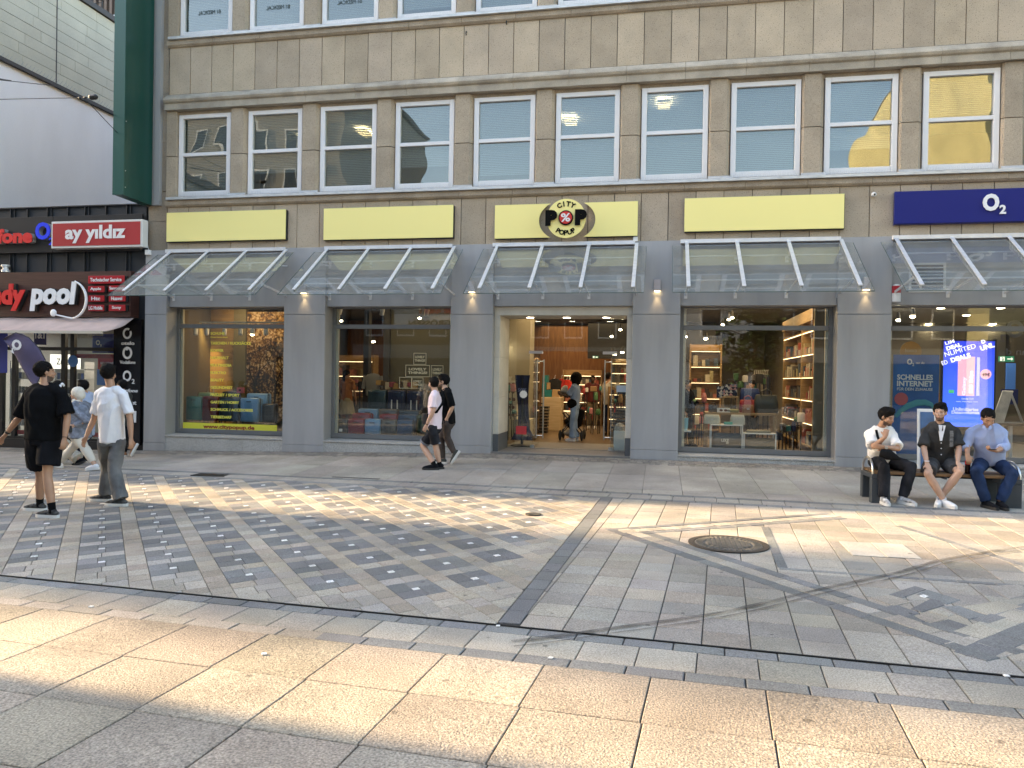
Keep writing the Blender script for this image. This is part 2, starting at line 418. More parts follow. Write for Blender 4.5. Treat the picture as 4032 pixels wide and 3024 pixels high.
# drain line, band, slab row, band
row(pl, -10.28, -10.155, XL, XR, .31, DK2, .1, jit=.12)
row(pl, -10.61, -10.28, XL, XR, .35, LT, .02, jit=.1)
row(pl, -10.74, -10.61, -1.35, XR, .33, DK2, .0, jit=.12)
row(pl, -10.74, -10.61, XL+.17, -1.35, .35, LT, 0, jit=.1)
S(pl.build('plaza', M_pave, fixn=False))
fg = MB()
for r_ in range(44):
    b1 = -10.74-.587*r_; off = .01*r_
    for q in range(-36, 30):
        a0 = -.445+.612*q+off; slab(fg, rectL(a0, a0+.612, b1-.587, b1), random.choice([CO, (.305,.26,.205), (.33,.275,.215)]), (), random.uniform(.003,.0055), jit=.08)
S(fg.build('concrete_slabs', M_conc, fixn=False))
# --- ornament bands laid in the right field (3 mm proud)
orn = MB()
def band(p, q, width, n, cols, side=1, dz=.004):
    dx, dy = q[0]-p[0], q[1]-p[1]; l = math.hypot(dx, dy); nx_, ny_ = -dy/l*width*side, dx/l*width*side
    for i in range(n):
        u0, u1 = lerp2(p, q, i/n), lerp2(p, q, (i+1)/n)
        slab(orn, [u0, u1, (u1[0]+nx_, u1[1]+ny_), (u0[0]+nx_, u0[1]+ny_)], cols[i % len(cols)], (), .003, dz, .1)
Sx, Wx = (1.94, -10.10), (-.56, -6.70)
u_ = ((Sx[0]-Wx[0]), (Sx[1]-Wx[1])); l_ = math.hypot(*u_); u_ = (u_[0]/l_, u_[1]/l_); n_ = (-u_[1], u_[0])
def off(p, k): return (p[0]+n_[0]*k, p[1]+n_[1]*k)
band(Wx, Sx, .13, 14, [DK], 1); band(off(Wx, .134), off(Sx, .134), .14, 18, [LT, (.36,.33,.28), GY], 1); band(off(Wx, .278), off(Sx, .278), .12, 13, [DK, DK2], 1)
v_ = (.66, .751)
def al(p, k): return (p[0]+v_[0]*k, p[1]+v_[1]*k)
def offv(p, k): return (p[0]-u_[0]*k, p[1]-u_[1]*k)
def Gp(u, v):
    d = _fw + _rt*((2600+u/1.3555-2016)/CAMF) - _up*((1800+v/1.3555-1512)/CAMF); z = 0
    for _ in range(8): p = CAM + d*((z-CAM.z)/d.z); z = gz(p.x, p.y)
    return (p.x, p.y)
band(Gp(1740,1090), Gp(2600,690), .19, 10, [DK], 1); band(Gp(1600,1022), Gp(2500,660), .185, 10, [(.36,.33,.28), LT], 1); band(Gp(1750,893), Gp(2500,640), .11, 9, [DK2], 1)
E_ = (2.09, -4.90); W2 = (-.60, -6.62)
band(E_, W2, .10, 15, [DK], 1); band((E_[0]+.06, E_[1]-.12), (W2[0]+.15, W2[1]-.06), .14, 17, [LT, (.36,.33,.28)], 1); band((E_[0]+.12, E_[1]-.30), (W2[0]+.38, W2[1]-.10), .09, 14, [DK2], 1)
def op(pts, col): slab(orn, pts, col, (), .003, .005, .05)
oc = (2.04, -8.70)
def oq(s0, s1, t0, t1, col): op([(oc[0]+u_[0]*s_+n_[0]*t, oc[1]+u_[1]*s_+n_[1]*t) for s_, t in ((s0,t0),(s1,t0),(s1,t1),(s0,t1))], col)
for c_, q_ in ((DK, ((1222,735),(1360,690),(1420,708),(1290,755))), (DK2, ((1424,709),(1605,765),(1530,788),(1365,733))), (DK, ((1520,792),(1395,830),(1335,812),(1445,757),(1500,770))), (DK2, ((1388,834),(1312,856),(1165,812),(1250,785))), (WH, ((1376,741),(1403,734),(1440,746),(1412,753))),
 (LT, ((1110,750),(1215,738),(1345,775),(1250,798))), ((.36,.33,.28), ((1420,822),(1470,808),(1570,840),(1535,855))), (LT, ((1190,862),(1270,843),(1410,890),(1345,912))), (DK, ((1445,893),(1535,866),(1695,915),(1602,944))), ((.33,.29,.24), ((1350,850),(1400,838),(1520,870),(1440,892))),
 (DK2, ((1500,800),(1590,795),(1745,850),(1645,870))), (LT, ((1610,800),(1800,770),(1941,800),(1760,848))), ((.36,.33,.28), ((1745,690),(1900,680),(1941,690),(1941,740),(1860,762)))):
    op([Gp(*k_) for k_ in q_], c_)
band((1.06, -8.00), (3.6, -8.20), .07, 9, [DK2], -1); band((1.24, -6.07), (1.14, -8.0), .09, 7, [DK], -1)
band((2.78, -5.6), (3.5, -7.9), .10, 8, [DK2], -1)
S(orn.build('ornament_paving', M_pave, fixn=False))
mb = MB()
for i in range(2):
    mb.cc = (.45,.435,.40); x0 = 1.83+.31*i
    mb.prism([(x0, -7.36, gz(x0,-7)+.003), (x0+.30, -7.36, gz(x0,-7)+.003), (x0+.32, -6.71, gz(x0,-7)+.003), (x0+.02, -6.71, gz(x0,-7)+.003)], (0,0,.006))
S(mb.build('pale_paving_slabs', M_pave))
# long dark slot drain
mb = MB()
for i in range(40):
    a0 = XL+i*.8; p, q = toW(a0, -10.13), toW(a0+.8, -10.13); mb.bar((p[0], p[1], gz(*p)-.001), (q[0], q[1], gz(*q)-.001), .016, .006)
S(mb.build('drain_slot', mat('slot_black', (.01,.01,.01), .9)))
p, q = toW(-5.05, -3.83), toW(-4.2, -3.83); S(MB().bar((p[0], p[1], gz(*p)+.002), (q[0], q[1], gz(*q)+.002), .05, .01).build('drain_channel', M_dark))
# tyre marks
M_tyre = mat('tyre_rubber_mark', (.07,.066,.06), .8, alpha=.5)
def ribbon(pts, wdt, name, m, dz=.010, soft=True):
    mb = MB(); P = [Vector((x, y, 0)) for x, y in pts]; i = 0
    Q = []
    for k in range(len(P)-1):
        for s_ in range(8): Q.append(P[k].lerp(P[k+1], s_/8))
    Q.append(P[-1])
    for _ in range(6): Q = [Q[0]] + [(Q[k-1]+Q[k]*2+Q[k+1])/4 for k in range(1, len(Q)-1)] + [Q[-1]]
    for k, p in enumerate(Q):
        t = (Q[min(k+1, len(Q)-1)]-Q[max(k-1, 0)]).normalized(); nn = Vector((-t.y, t.x, 0))*wdt/2*(.7+.5*noise.noise(p*3))
        for s_ in (-1, 1): a = p+nn*s_; mb.v.append((a.x, a.y, gz(a.x, a.y)+dz))
    for k in range(len(Q)-1): mb.face([2*k, 2*k+2, 2*k+3, 2*k+1])
    return S(mb.build(name, m, fixn=False))
nt = M_tyre.node_tree; nz = _n(nt, 'ShaderNodeTexNoise'); nz.inputs['Scale'].default_value = 5; nz.inputs['Detail'].default_value = 5
mr = _n(nt, 'ShaderNodeMapRange'); mr.inputs[1].default_value = .3; mr.inputs[2].default_value = .7; mr.inputs[3].default_value = .15; mr.inputs[4].default_value = .8
tc = _n(nt, 'ShaderNodeTexCoord'); nt.links.new(tc.outputs['Object'], nz.inputs[0]); nt.links.new(nz.outputs[0], mr.inputs[0]); nt.links.new(mr.outputs[0], nt.nodes['Principled BSDF'].inputs['Alpha'])
tm = [(-.9,-10.40),(-.7,-10.29),(-.3,-10.01),(.2,-9.68),(.56,-9.4),(1.27,-8.69),(2.08,-7.96),(2.61,-7.35),(3.66,-6.53),(4.6,-6.0)]
ribbon(tm, .07, 'tyre_mark', M_tyre); ribbon([(x+.03, y-.085) for x, y in tm], .035, 'tyre_mark', M_tyre)
# manhole cover
def manhole(name, x, y, r, label):
    t = thing(name, (x, y, gz(x, y)), label, 'manhole cover')
    z = gz(x, y)+.002; m1 = mat('cast_iron', (.045,.038,.032), .7, .1, var=.3, scale=20, bump=.3, bscale=120)
    MB().lathe((x, y, z), [(r, 0), (r, .012), (r*.86, .012), (r*.86, .002)], 40).build('ring', m1, t, smooth=True)
    mb = MB(); mb.lathe((x, y, z), [(r*.84, .001), (r*.84, .010), (r*.62, .010), (r*.61, .004), (r*.56, .004), (r*.55, .010), (.001, .010)], 40)
    for i in range(36):
        a = i/36*2*math.pi; mb.bar((x+math.cos(a)*r*.64, y+math.sin(a)*r*.64, z+.013), (x+math.cos(a)*r*.80, y+math.sin(a)*r*.80, z+.013), r*.05, .008)
    for i in range(-4, 5):
        for j in range(-4, 5):
            if math.hypot(i, j) < 4.5: mb.box(x+i*r*.12-r*.04, x+i*r*.12+r*.04, y+j*r*.12-r*.04, y+j*r*.12+r*.04, z+.010, z+.017)
    mb.build('lid', mat('cast_iron_worn', (.105,.10,.09), .75, .0, var=.3, scale=14), t)
manhole('manhole_cover', .70, -7.12, .40, 'large round cast iron manhole cover set in the slabs right of the plaza')
manhole('manhole_cover', -1.52, -5.93, .10, 'small round iron cover in the sunlit strip of diamond paving')
def grate(x0, x1, y0, y1, label):
    t = thing('drain_grate', ((x0+x1)/2, (y0+y1)/2, gz(x0, y0)), label, 'drain grate'); z = gz(x0, y0)+.003; mb = MB()
    mb.box(x0, x1, y0, y0+.02, z, z+.012); mb.box(x0, x1, y1-.02, y1, z, z+.012); mb.build('frame', M_dark, t)
    mb = MB(); k = int((x1-x0)/.035)
    for i in range(k): mb.box(x0+i*.035, x0+i*.035+.018, y0+.021, y1-.021, z, z+.010)
    mb.build('slats', M_dark, t)
grate(-7.72, -7.10, -3.78, -3.50, 'dark oblong drain grate at the edge of the pavement')
# litter
for x, y, c, lb in ((-2.31,-10.93,(.75,.75,.72),'small white scrap of paper on the bright concrete slab joint'), (-1.05,-10.12,(.8,.8,.78),'white torn flake of paper at the foot of the dark paving column'), (-.62,-10.62,(.78,.76,.7),'cigarette end lying on the dark paving band'), (-4.0,-10.35,(.8,.8,.78),'bent white cigarette end on the beige slabs at left'), (1.95,-10.33,(.8,.78,.75),'white crumpled paper bit on the dark band at right')):
    mb = MB(); z = gz(x, y)+.003; a = random.random()*3
    mb.prism([(x+math.cos(a+k*1.57)*(.022 if k % 2 else .016), y+math.sin(a+k*1.57)*.016, z) for k in range(4)], (.002,.001,.006))
    T(mb.build('litter', mat('litter%d' % int(c[2]*100), c, .8)), lb, 'litter')
# ================================================================ MAIN BUILDING
M_stone = mat('shell_limestone', (.36,.30,.235), .85, attr=True, var=.14, scale=2.2, var2=.20, scale2=70, bump=.8, bscale=90, pits=26)
M_stone2 = mat('shell_limestone_trim', (.38,.31,.235), .85, attr=False, var=.22, scale=3, var2=.22, scale2=80, bump=.9, bscale=80, pits=30)
M_stone3 = mat('weathered_ledge', (.42,.365,.29), .9, var=.3, scale=2.5, var2=.25, scale2=90, bump=1, bscale=90)
M_clad = mat('grey_cladding', (.365,.365,.372), .42, .1, var=.13, scale=1.6, stretch=(2.2,2.2,.35), var2=.02, scale2=200, spec=.5)
M_clad2 = mat('grey_cladding_edge', (.33,.33,.33), .45, .15, var=.06, scale=2)
M_gran = mat('speckled_granite', (.42,.41,.39), .55, var=.12, scale=3, var2=.55, scale2=75, pits=0)
M_pvc = mat('white_window_frame', (.78,.76,.75), .35, var=.04, scale=3)
M_sill = mat('zinc_sill', (.60,.60,.59), .45, .3, var=.2, scale=6, stretch=(1,1,5))
M_frame = mat('shop_window_frame', (.20,.205,.21), .4, .4, var=.05)
G_up = glass('coated_window_glass', (.78,.82,.80), 1.95, wav=.009, wscale=.75, gl=(.98,.98,.95))
G_shop = glass('shop_glass', (.90,.92,.90), 1.62, wav=.0012, wscale=.8)
G_can = glass('canopy_glass', (.84,.86,.85), 1.5, dust=.075)
G_up2 = glass('rippled_window_glass', (.78,.82,.80), 2.0, wav=.018, wscale=1.0, gl=(.98,.98,.95))
M_int = mat('office_interior', (.16,.16,.15), .9)
M_blind = None
def blind_mat():
    m = bpy.data.materials.new('venetian_blind'); m.use_nodes = True; nt = m.node_tree; L = nt.links; b = nt.nodes['Principled BSDF']; out = nt.nodes['Material Output']
    tc = _n(nt, 'ShaderNodeTexCoord'); sx = _n(nt, 'ShaderNodeSeparateXYZ'); L.new(tc.outputs['Object'], sx.inputs[0])
    mu = _n(nt, 'ShaderNodeMath', operation='MULTIPLY'); mu.inputs[1].default_value = 1/.036; L.new(sx.outputs[2], mu.inputs[0])
    fr = _n(nt, 'ShaderNodeMath', operation='FRACT'); L.new(mu.outputs[0], fr.inputs[0])
    mr = _n(nt, 'ShaderNodeMapRange'); mr.inputs[1].default_value = 0; mr.inputs[2].default_value = 1; mr.inputs[3].default_value = .15; mr.inputs[4].default_value = .36; L.new(fr.outputs[0], mr.inputs[0])
    cb = _n(nt, 'ShaderNodeCombineColor'); [L.new(mr.outputs[0], cb.inputs[k]) for k in range(3)]; L.new(cb.outputs[0], b.inputs['Base Color']); b.inputs['Roughness'].default_value = .5
    g = _n(nt, 'ShaderNodeMath', operation='GREATER_THAN'); g.inputs[1].default_value = .22; L.new(fr.outputs[0], g.inputs[0])
    t = _n(nt, 'ShaderNodeBsdfTransparent'); mx = _n(nt, 'ShaderNodeMixShader'); L.new(g.outputs[0], mx.inputs[0]); L.new(t.outputs[0], mx.inputs[1]); L.new(b.outputs[0], mx.inputs[2]); L.new(mx.outputs[0], out.inputs[0])
    return m
M_blind = blind_mat()
bld = thing('office_building', (-2, 0, 0), 'beige limestone office block with grey clad shop fronts and white framed windows', 'building')
XE = 9.4                                                       # right end of what is built
wl = MB()                                                      # stone slabs
def course(z0, z1, y, x0, x1, w_=.5225, off=0):
    x = x0
    while x < x1:
        v = random.choice([1, 1, .93, 1.08, .86, 1.04]); wl.cc = (.47*v, .38*v, .28*v*random.uniform(.97,1.02)); dy = random.uniform(-.002, .002)
        wl.box(x+.007, min(x+w_, x1)-.007, y+dy, y+.04, z0+.003, z1-.003); x += w_
PW = 1.7
for st in range(3):
    dz = 3.55*st
    if st == 0: course(4.405, 5.36, -.10, -10.90, XE)
    course(7.87+dz, 8.93+dz, -.10, -10.90, XE)
    for i in range(-1, 12):                                    # piers between the windows
        xa = -10.575+1.7*i+1.0744+.115 if i >= 0 else -10.93; xb = -10.575+1.7*(i+1)-.115
        if xa > XE: continue
        for z0, z1 in ((5.57, 6.49), (6.50, 7.50)):
            v = random.choice([1, .9, .95, 1.05]); wl.cc = (.415*v, .335*v, .245*v)
            ch = .07 if i >= 0 else 0                          # chamfered jambs
            wl.prism([(xa, .06, z0+dz), (xa, -.07, z0+dz), (xa+ch*.5, -.12, z0+dz), (xb-ch, -.12, z0+dz), (xb, -.02, z0+dz), (xb, .06, z0+dz)], (0, 0, z1-z0-.006))
for z0, z1 in [(4.41+.66*k, 4.41+.66*(k+1)) for k in range(2)] + [(5.74+1.1*k, 5.74+1.1*(k+1)) for k in range(9)]:
    v = random.uniform(.85, 1.02); wl.cc = (.33*v, .275*v, .21*v)
    wl.box(-11.41, -10.935, -.06, .3, z0, z1-.006)             # corner strip at the left end
wl.build('wall', M_stone, bld)
tr = MB()
for st in range(3):
    dz = 3.55*st
    x = -10.93; k = 0
    while x < XE:
        x1 = min(x+1.13, XE)
        tr.prism([(x+.003, .0, 5.36+dz), (x+.003, -.13, 5.36+dz), (x+.003, -.17, 5.40+dz), (x+.003, -.17, 5.50+dz), (x+.003, .0, 5.50+dz)], (x1-x-.006, 0, 0)); x = x1
    tr.box(-10.93, XE, -.045, .02, 7.40+dz, 7.50+dz)
tr.build('string_course', M_stone2, bld)
for st in range(3):
    co = MB(); dz = 3.55*st; x = -10.95
    while x < XE:
        x1 = min(x+1.13, XE)
        co.prism([(x+.003, q[0], q[1]+dz) for q in ((.0,7.505),(-.19,7.505),(-.19,7.64),(-.23,7.665),(-.255,7.71),(-.235,7.75),(-.10,7.868),(.0,7.868))], (x1-x-.006, 0, 0)); x = x1
    co.build('cornice', M_stone3, bld)
B('structure_core', mat('mortar', (.13,.105,.075), .95),  bld, (-10.9, XE, -.06, .0, 4.3, 5.36), (-10.9, XE, -.06, .0, 7.88, 8.93), (-10.9, XE, -.06, 0, 11.43, 12.48), (-11.3, XE, .0, 14, 12.4, 12.6),
  (-11.40, -11.0, .3, 14, .3, 12.5), (XE, XE+.3, -.1, 14, -.1, 12.6), (-11.4, XE, 14, 14.3, -.1, 12.6), (-11.0, XE, .02, 14, 4.1, 4.5), (-11.0, XE, .1, 14, 7.6, 8.8), (-11.0, XE, 4.0, 4.1, 4.5, 12.4), (-10.9, XE, -.05, .02, 12.5, 12.9))
B('eaves_trim', mat('grey_trim', (.34,.34,.34), .6), bld, (-11.20, -11.08, -.16, -.05, 5.42, 12.9), (-11.42, -11.20, -.12, -.06, 5.42, 12.9))
# sills with bird spikes
for st in range(2):
    dz = 3.55*st
    s_ = MB(); s_.box(-10.86, XE, -.23, .0, 5.505+dz, 5.56+dz)
    for i in range(0, 12):
        x0 = -10.575+1.7*i+1.0744+.11; x1 = -10.575+1.7*(i+1)-.11
        if x0 > XE: break
        s_.prism([(x0-.0, -.215, 5.561+dz), (x1+.04, -.215, 5.561+dz), (x1, -.125, 5.62+dz), (x0+.02, -.125, 5.62+dz)], (0, .001, 0))
        s_.prism([(x0, -.20, 5.561+dz), (x0, -.122, 5.63+dz), (x0, -.122, 5.561+dz)], (x1-x0, 0, 0))
    so_ = s_.build('window_sill', M_sill, bld)
    sp = MB(); x = -10.8
    while x < min(XE, 7):
        sp.poly([(x, -.16, 5.56+dz), (x+.004, -.16, 5.56+dz), (x+.012+random.uniform(-.01,.01), -.19, 5.66+dz)]); sp.poly([(x+.01, -.13, 5.56+dz), (x+.014, -.13, 5.56+dz), (x-.0+random.uniform(-.01,.01), -.11, 5.68+dz)]); x += .024
    sp.build('bird_spikes', mat('spike_wire', (.42,.42,.42), .4, .5), bld, fixn=False)
M_lamp = mat('office_lamp', (1,.85,.55), .5, emit=7, tint=(1,.86,.6))
M_louv = mat('lamp_louver', (.5,.45,.35), .4, .3)
for st in range(2):
    dz = 3.55*st
    for i in range(0, 12):
        x0 = -10.575+1.7*i; x1 = x0+1.0744
        if x1+.1 > XE or (st == 1 and i > 8): continue
        o = thing('tmp', (x0, 0, 5.7+dz), None, None); del_ = o; bpy.data.objects.remove(o)
        z0, z1 = 5.719+dz, 7.335+dz; fw_ = .10
        f = MB()
        f.box(x0-fw_, x0, -.055, .05, z0-.11, z1+.09); f.box(x1, x1+fw_, -.055, .05, z0-.11, z1+.09)
        f.box(x0, x1, -.055, .05, z1, z1+.09); f.box(x0, x1, -.055, .05, z0-.11, z0); f.box(x0, x1, -.05, .05, 6.50+dz, 6.575+dz)
        f.box(x0-.11, x1+.11, -.03, .06, z1+.092, z1+.11)
        win = f.build('window', M_pvc, bld, bevel=.006)
        for zz0, zz1 in ((z0, 6.50+dz), (6.575+dz, z1)):
            B('pane', G_up2 if (st == 0 and i >= 8) else G_up, win, (x0, x1, -.002, .004, zz0, zz1))
        bl = MB(); bl.box(x0+.01, x1-.01, .06, .062, z0+.01+random.choice([0, 0, .0, .35, .12]) + (.9 if i == 9 else 0), z1); b_ = bl.build('blind', M_blind, win)
        for (a, b, c_) in ({(0,1):[(.6,6.2,1.6)], (0,2):[(.5,6.25,1.7)], (0,5):[(.05,6.2,1.5),(.28,5.86,2.2)], (0,6):[(.62,6.95,1.8)]}.get((st, i), [])):
            pass
# office ceiling lamps seen through the panes
for x, y, lb in ((-8.62, 2.0, 'square louvred office lamp glowing behind the second window from the left'), (-7.0, 1.7, 'square louvred office lamp glowing behind the third window from the left'), (-2.10, 1.6, 'louvred office lamp glowing at the left edge of the sixth window'), (-.05, .9, 'louvred office lamp glowing high in the seventh window')):
    t = thing('ceiling_lamp', (x, y, 7.5), lb, 'ceiling lamp', 'lit office ceiling lamps')
    B('lamp_panel', M_lamp, t, (x-.13, x+.13, y-.25, y+.25, 7.44, 7.46))
    mb = MB()
    for k in range(5): mb.box(x-.13+k*.065-.004, x-.13+k*.065+.004, y-.25, y+.25, 7.41, 7.44)
    for k in range(7): mb.box(x-.13, x+.13, y-.25+k*.083-.004, y-.25+k*.083+.004, 7.41, 7.44)
    mb.build('louver', M_louv, t)
B('office_ceiling', mat('office_ceiling', (.5,.5,.48), .9), bld, (-10.99, XE, .1, 3.99, 7.5, 7.52), (-10.99, XE, .1, 3.99, 11.05, 11.07))
# mirrored lettering on three upper windows
for i in range(3):
    xc = -10.575+1.7*i+.52+(.06, .02, -.02)[i]; text('B1 MEDICAL', mat('window_lettering', (.02,.035,.04), .6), bld, (xc, -.012, 9.27+(.42, .40, .38)[i]), w=.55, h=.085, depth=.002, mirror=True)
# ------------------------------------------------ shop front cladding
P = [(-11.40, -10.86), (-8.01, -7.06), (-4.28, -3.39), (-.575, .335), (3.205, 4.13), (7.0, 9.4)]
for k, (a, b) in enumerate(P):
    mb = MB(); zb = [-.12, -.05, .06, .10, .09, .09][k]; L_ = a
    mb.box(a, b, -.15, .35, 2.973, 4.40); mb.box(a, b, -.147, .35, zb+.22, 2.967); mb.box(a-.002, b+.002, -.153, .35, zb-.25, zb+.215)
    mb.build('pillar_cladding', M_clad, bld, bevel=.004)
OP = [(-10.86, -8.01), (-7.06, -4.28), (-3.39, -.575), (.335, 3.205), (4.13, 7.0)]
mb = MB()
for a, b in OP: mb.box(a+.002, b-.002, -.06, .3, 3.145, 4.33)
mb.build('fascia_cladding', M_clad, bld, bevel=.003)
mb = MB()
for a, b in OP: mb.box(a-.02, b+.02, -.20, -.02, 4.335, 4.41)
mb.build('canopy_rail', M_alu, bld, bevel=.003)
B('dado_strip', M_stone2, bld, (-11.4, XE, -.03, .03, 4.40, 4.412))
# ventilation grille behind the rightmost canopy
mb = MB(); gx0, gx1, gz0, gz1 = 4.48, 5.02, 3.42, 3.88
mb.box(gx0-.04, gx1+.04, -.075, -.058, gz0-.04, gz0); mb.box(gx0-.04, gx1+.04, -.075, -.058, gz1, gz1+.04); mb.box(gx0-.04, gx0, -.075, -.058, gz0, gz1); mb.box(gx1, gx1+.04, -.075, -.058, gz0, gz1)
for k in range(7): mb.prism([(gx0, -.062, gz0+.015+k*.065), (gx0, -.085, gz0+.005+k*.065), (gx0, -.085, gz0+.012+k*.065), (gx0, -.062, gz0+.03+k*.065)], (gx1-gx0, 0, 0))
vg = mb.build('vent_grille', M_alu, bld); B('vent_back', M_black, vg, (gx0, gx1, -.0605, -.0600, gz0, gz1))
# shop windows (bays 1, 2, 4, 5)
def shopwin(k, z0, label=None):
    a, b = OP[k]; mb = MB(); y0, y1 = .22, .30
    mb.box(a, a+.08, y0, y1, z0, 3.2); mb.box(b-.08, b, y0, y1, z0, 3.2); mb.box(a+.08, b-.08, y0, y1, z0, z0+.10); mb.box(a+.08, b-.08, y0-.01, y1, 2.69, 2.78)
    mb.box(a+.08, b-.08, y0, y1, 3.12, 3.2)
    o = mb.build('shop_window', M_frame, bld, bevel=.004)
    if k != 4: B('pane', G_shop, o, (a+.08, b-.08, .255, .262, z0+.10, 2.69))
    else:
        B('pane', G_shop, o, (a+.08, 5.9, .255, .262, z0+.10, 2.69)); B('pane', G_shop, o, (5.91, b-.08, .255, .262, z0+.10, 2.69))
    B('pane', G_shop, o, (a+.08, b-.08, .255, .262, 2.78, 3.12))
    # pale inner reveals
    B('inner_frame', mat('pale_reveal', (.55,.52,.45), .6), o, (a+.081, a+.13, .263, .32, z0+.1, 3.12), (b-.13, b-.081, .263, .32, z0+.1, 3.12))
    # reveal cladding
    B('reveal', M_clad2, bld, (a-.001, a+.003, -.1, .3, z0-.1, 3.144)); B('reveal', M_clad2, bld, (b-.003, b+.001, -.1, .3, z0-.1, 3.144))
    gb = gz((a+b)/2, 0)
    pl_ = MB(); n = 3
    for q in range(n):
        xa = a+(b-a)*q/n+.002; xb = a+(b-a)*(q+1)/n-.002
        pl_.prism([(xa, .3, gb-.3), (xa, -.13, gb-.3), (xa, -.13, z0-.075), (xa, -.15, z0-.06), (xa, -.15, z0-.035), (xa, .3, z0-.005)], (xb-xa, 0, 0))
    pl_.build('plinth', M_gran, bld)
    return o
w1 = shopwin(0, .31); w2 = shopwin(1, .31); w4 = shopwin(3, .27); w5 = shopwin(4, .27)
# lettering on the first shop window
M_ylet = mat('yellow_window_letters', (.85,.78,.12), .6); M_ylet2 = mat('yellow_letter_fill', (.22,.22,.03), .6)
Lp = lambda u, v: (620+u/2.552, 1150+v/2.552)
for s_, v, wpx, hpx in (('SCHUHE',415,142,28),('(Damen, Herren, Kinder)',455,172,14),('TASCHEN / RUCKS\u00c4CKE',511,405,34),('KOFFER',587,133,28),('HAUSHALT',660,182,28),('MULTIMEDIA',736,212,28),('ELEKTRO',810,155,28),('BEAUTY',884,135,28),('GESUNDHEIT',959,220,28),('FREIZEIT / SPORT',1034,290,28),('GARTEN / HOBBY',1108,288,28),('SCHMUCK / ACCESOIRES',1184,425,28),('TIERBEDARF',1256,210,28)):
    a = U(*Lp(533, v), .25); b = U(*Lp(533+wpx, v), .25); h_ = (U(*Lp(533, v-hpx/2), .25)-U(*Lp(533, v+hpx/2), .25)).z
    text(s_, M_ylet, w1, (a.x, .252, (a.z+b.z)/2), w=b.x-a.x, h=h_, depth=.002, bold=.035, align='LEFT')
a = U(*Lp(257, 1345), .25); b = U(*Lp(1200, 1370), .25)
B('banner', mat('yellow_foil', (.75,.70,.07), .5), w1, (a.x, b.x, .249, .254, a.z-.093, a.z+.083))
a2 = U(*Lp(460, 1355), .25); b2 = U(*Lp(975, 1365), .25); text('www.citypopup.de', mat('dark_red_foil', (.28,.02,.02), .5), w1, ((a2.x+b2.x)/2, .246, a.z-.005), w=b2.x-a2.x, h=.115, depth=.003, bold=.035)
# LOVELY THINGS outlines on the second window
M_lov = mat('pale_decal', (.55,.50,.33), .6)
Lq = lambda u, v: (1240+u/2.2117, 1150+v/2.2117)
def decal(u0, v0, u1, v1, txt=True, tw=.8):
    a = U(*Lq(u0, v0), .25); b = U(*Lq(u1, v1), .25); t_ = .009
    xa, xb, za, zb = a.x, min(b.x, -4.38), b.z, a.z; mb = MB(); y0, y1 = .250, .2535
    mb.box(xa, xb, y0, y1, zb-t_, zb); mb.box(xa, xb, y0, y1, za, za+t_); mb.box(xa, xa+t_, y0, y1, za+t_, zb-t_)
    if b.x < -4.38: mb.box(xb-t_, xb, y0, y1, za+t_, zb-t_)
    mb.build('decal_outline', M_lov, w2)
    if txt:
        W = (xb-xa)*tw
        text('LOVELY', M_lov, w2, ((xa+xb)/2, .252, (za+zb)/2+(zb-za)*.15), w=W*.92, h=(zb-za)*.22, depth=.002, bold=.03); text('THINGS!', M_lov, w2, ((xa+xb)/2, .252, (za+zb)/2-(zb-za)*.15), w=W, h=(zb-za)*.22, depth=.002, bold=.03)
decal(860, 530, 968, 632); decal(790, 634, 998, 740); decal(1012, 638, 1116, 742); decal(736, 740, 842, 840, False); decal(843, 744, 942, 840, True); decal(1156, 742, 1190, 840, False)
# ------------------------------------------------ entrance
ent = MB(); a, b = OP[2]; M_lime = mat('pale_stone_surround', (.62,.58,.50), .6, var=.12, scale=3, var2=.06, scale2=50)
ent.box(a+.003, b-.003, .02, 1.0, 2.965, 3.14)
for s_ in (0, 1):
    x0 = a+.003 if s_ == 0 else b-.115; x1 = x0+.112
    for z0, z1 in ((.52, 1.28), (1.285, 2.1), (2.105, 2.963)): ent.box(x0, x1, .02, 1.0, z0, z1)
ent.build('door_surround', M_lime, bld)
[B('door_surround_foot', mat('dark_foot', (.10,.105,.11), .5), bld, q) for q in ((a+.003, a+.117, .015, 1.0, .05, .515), (b-.117, b-.003, .015, 1.0, .05, .515))]
B('threshold', mat('threshold_stone', (.16,.155,.15), .6, var=.1), bld, (a, b, -.16, 1.0, .0, .165), (a, b, 1.0, 2.6, .10, .171))
for x in (-3.0+.28, -1.95, -1.05-.08):
    t = thing('downlight', (x, .45, 2.96), {-2.72: 'left round downlight in the soffit over the shop entrance', -1.95: 'middle round downlight in the soffit over the shop entrance'}.get(round(x, 2), 'right round downlight in the soffit over the shop entrance'), 'downlight', 'downlights over the entrance')
    MB().lathe((x, .45, 2.955), [(.11, .01), (.12, .0), (.085, -.004)], 20).build('rim', M_white, t); MB().lathe((x, .45, 2.949), [(.075, .0), (.07, .001)], 16).build('diffuser', mat('warm_light', (1,.9,.7), .5, emit=6, tint=(1,.9,.72)), t)
G_door = glass('door_glass', (.90,.93,.91), 1.5)
def leafglass(name, *bx): return B(name, G_door, bld, *bx)
leafglass('transom_pane', (a+.12, b-.12, .95, .962, 2.27, 2.96)); leafglass('side_pane', (a+.12, -2.72, .95, .962, .17, 2.265)); leafglass('side_pane', (-1.03, b-.12, .95, .962, .17, 2.265))
B('threshold_rail', M_steel, bld, (a+.12, b-.12, .94, .97, .168, .178))
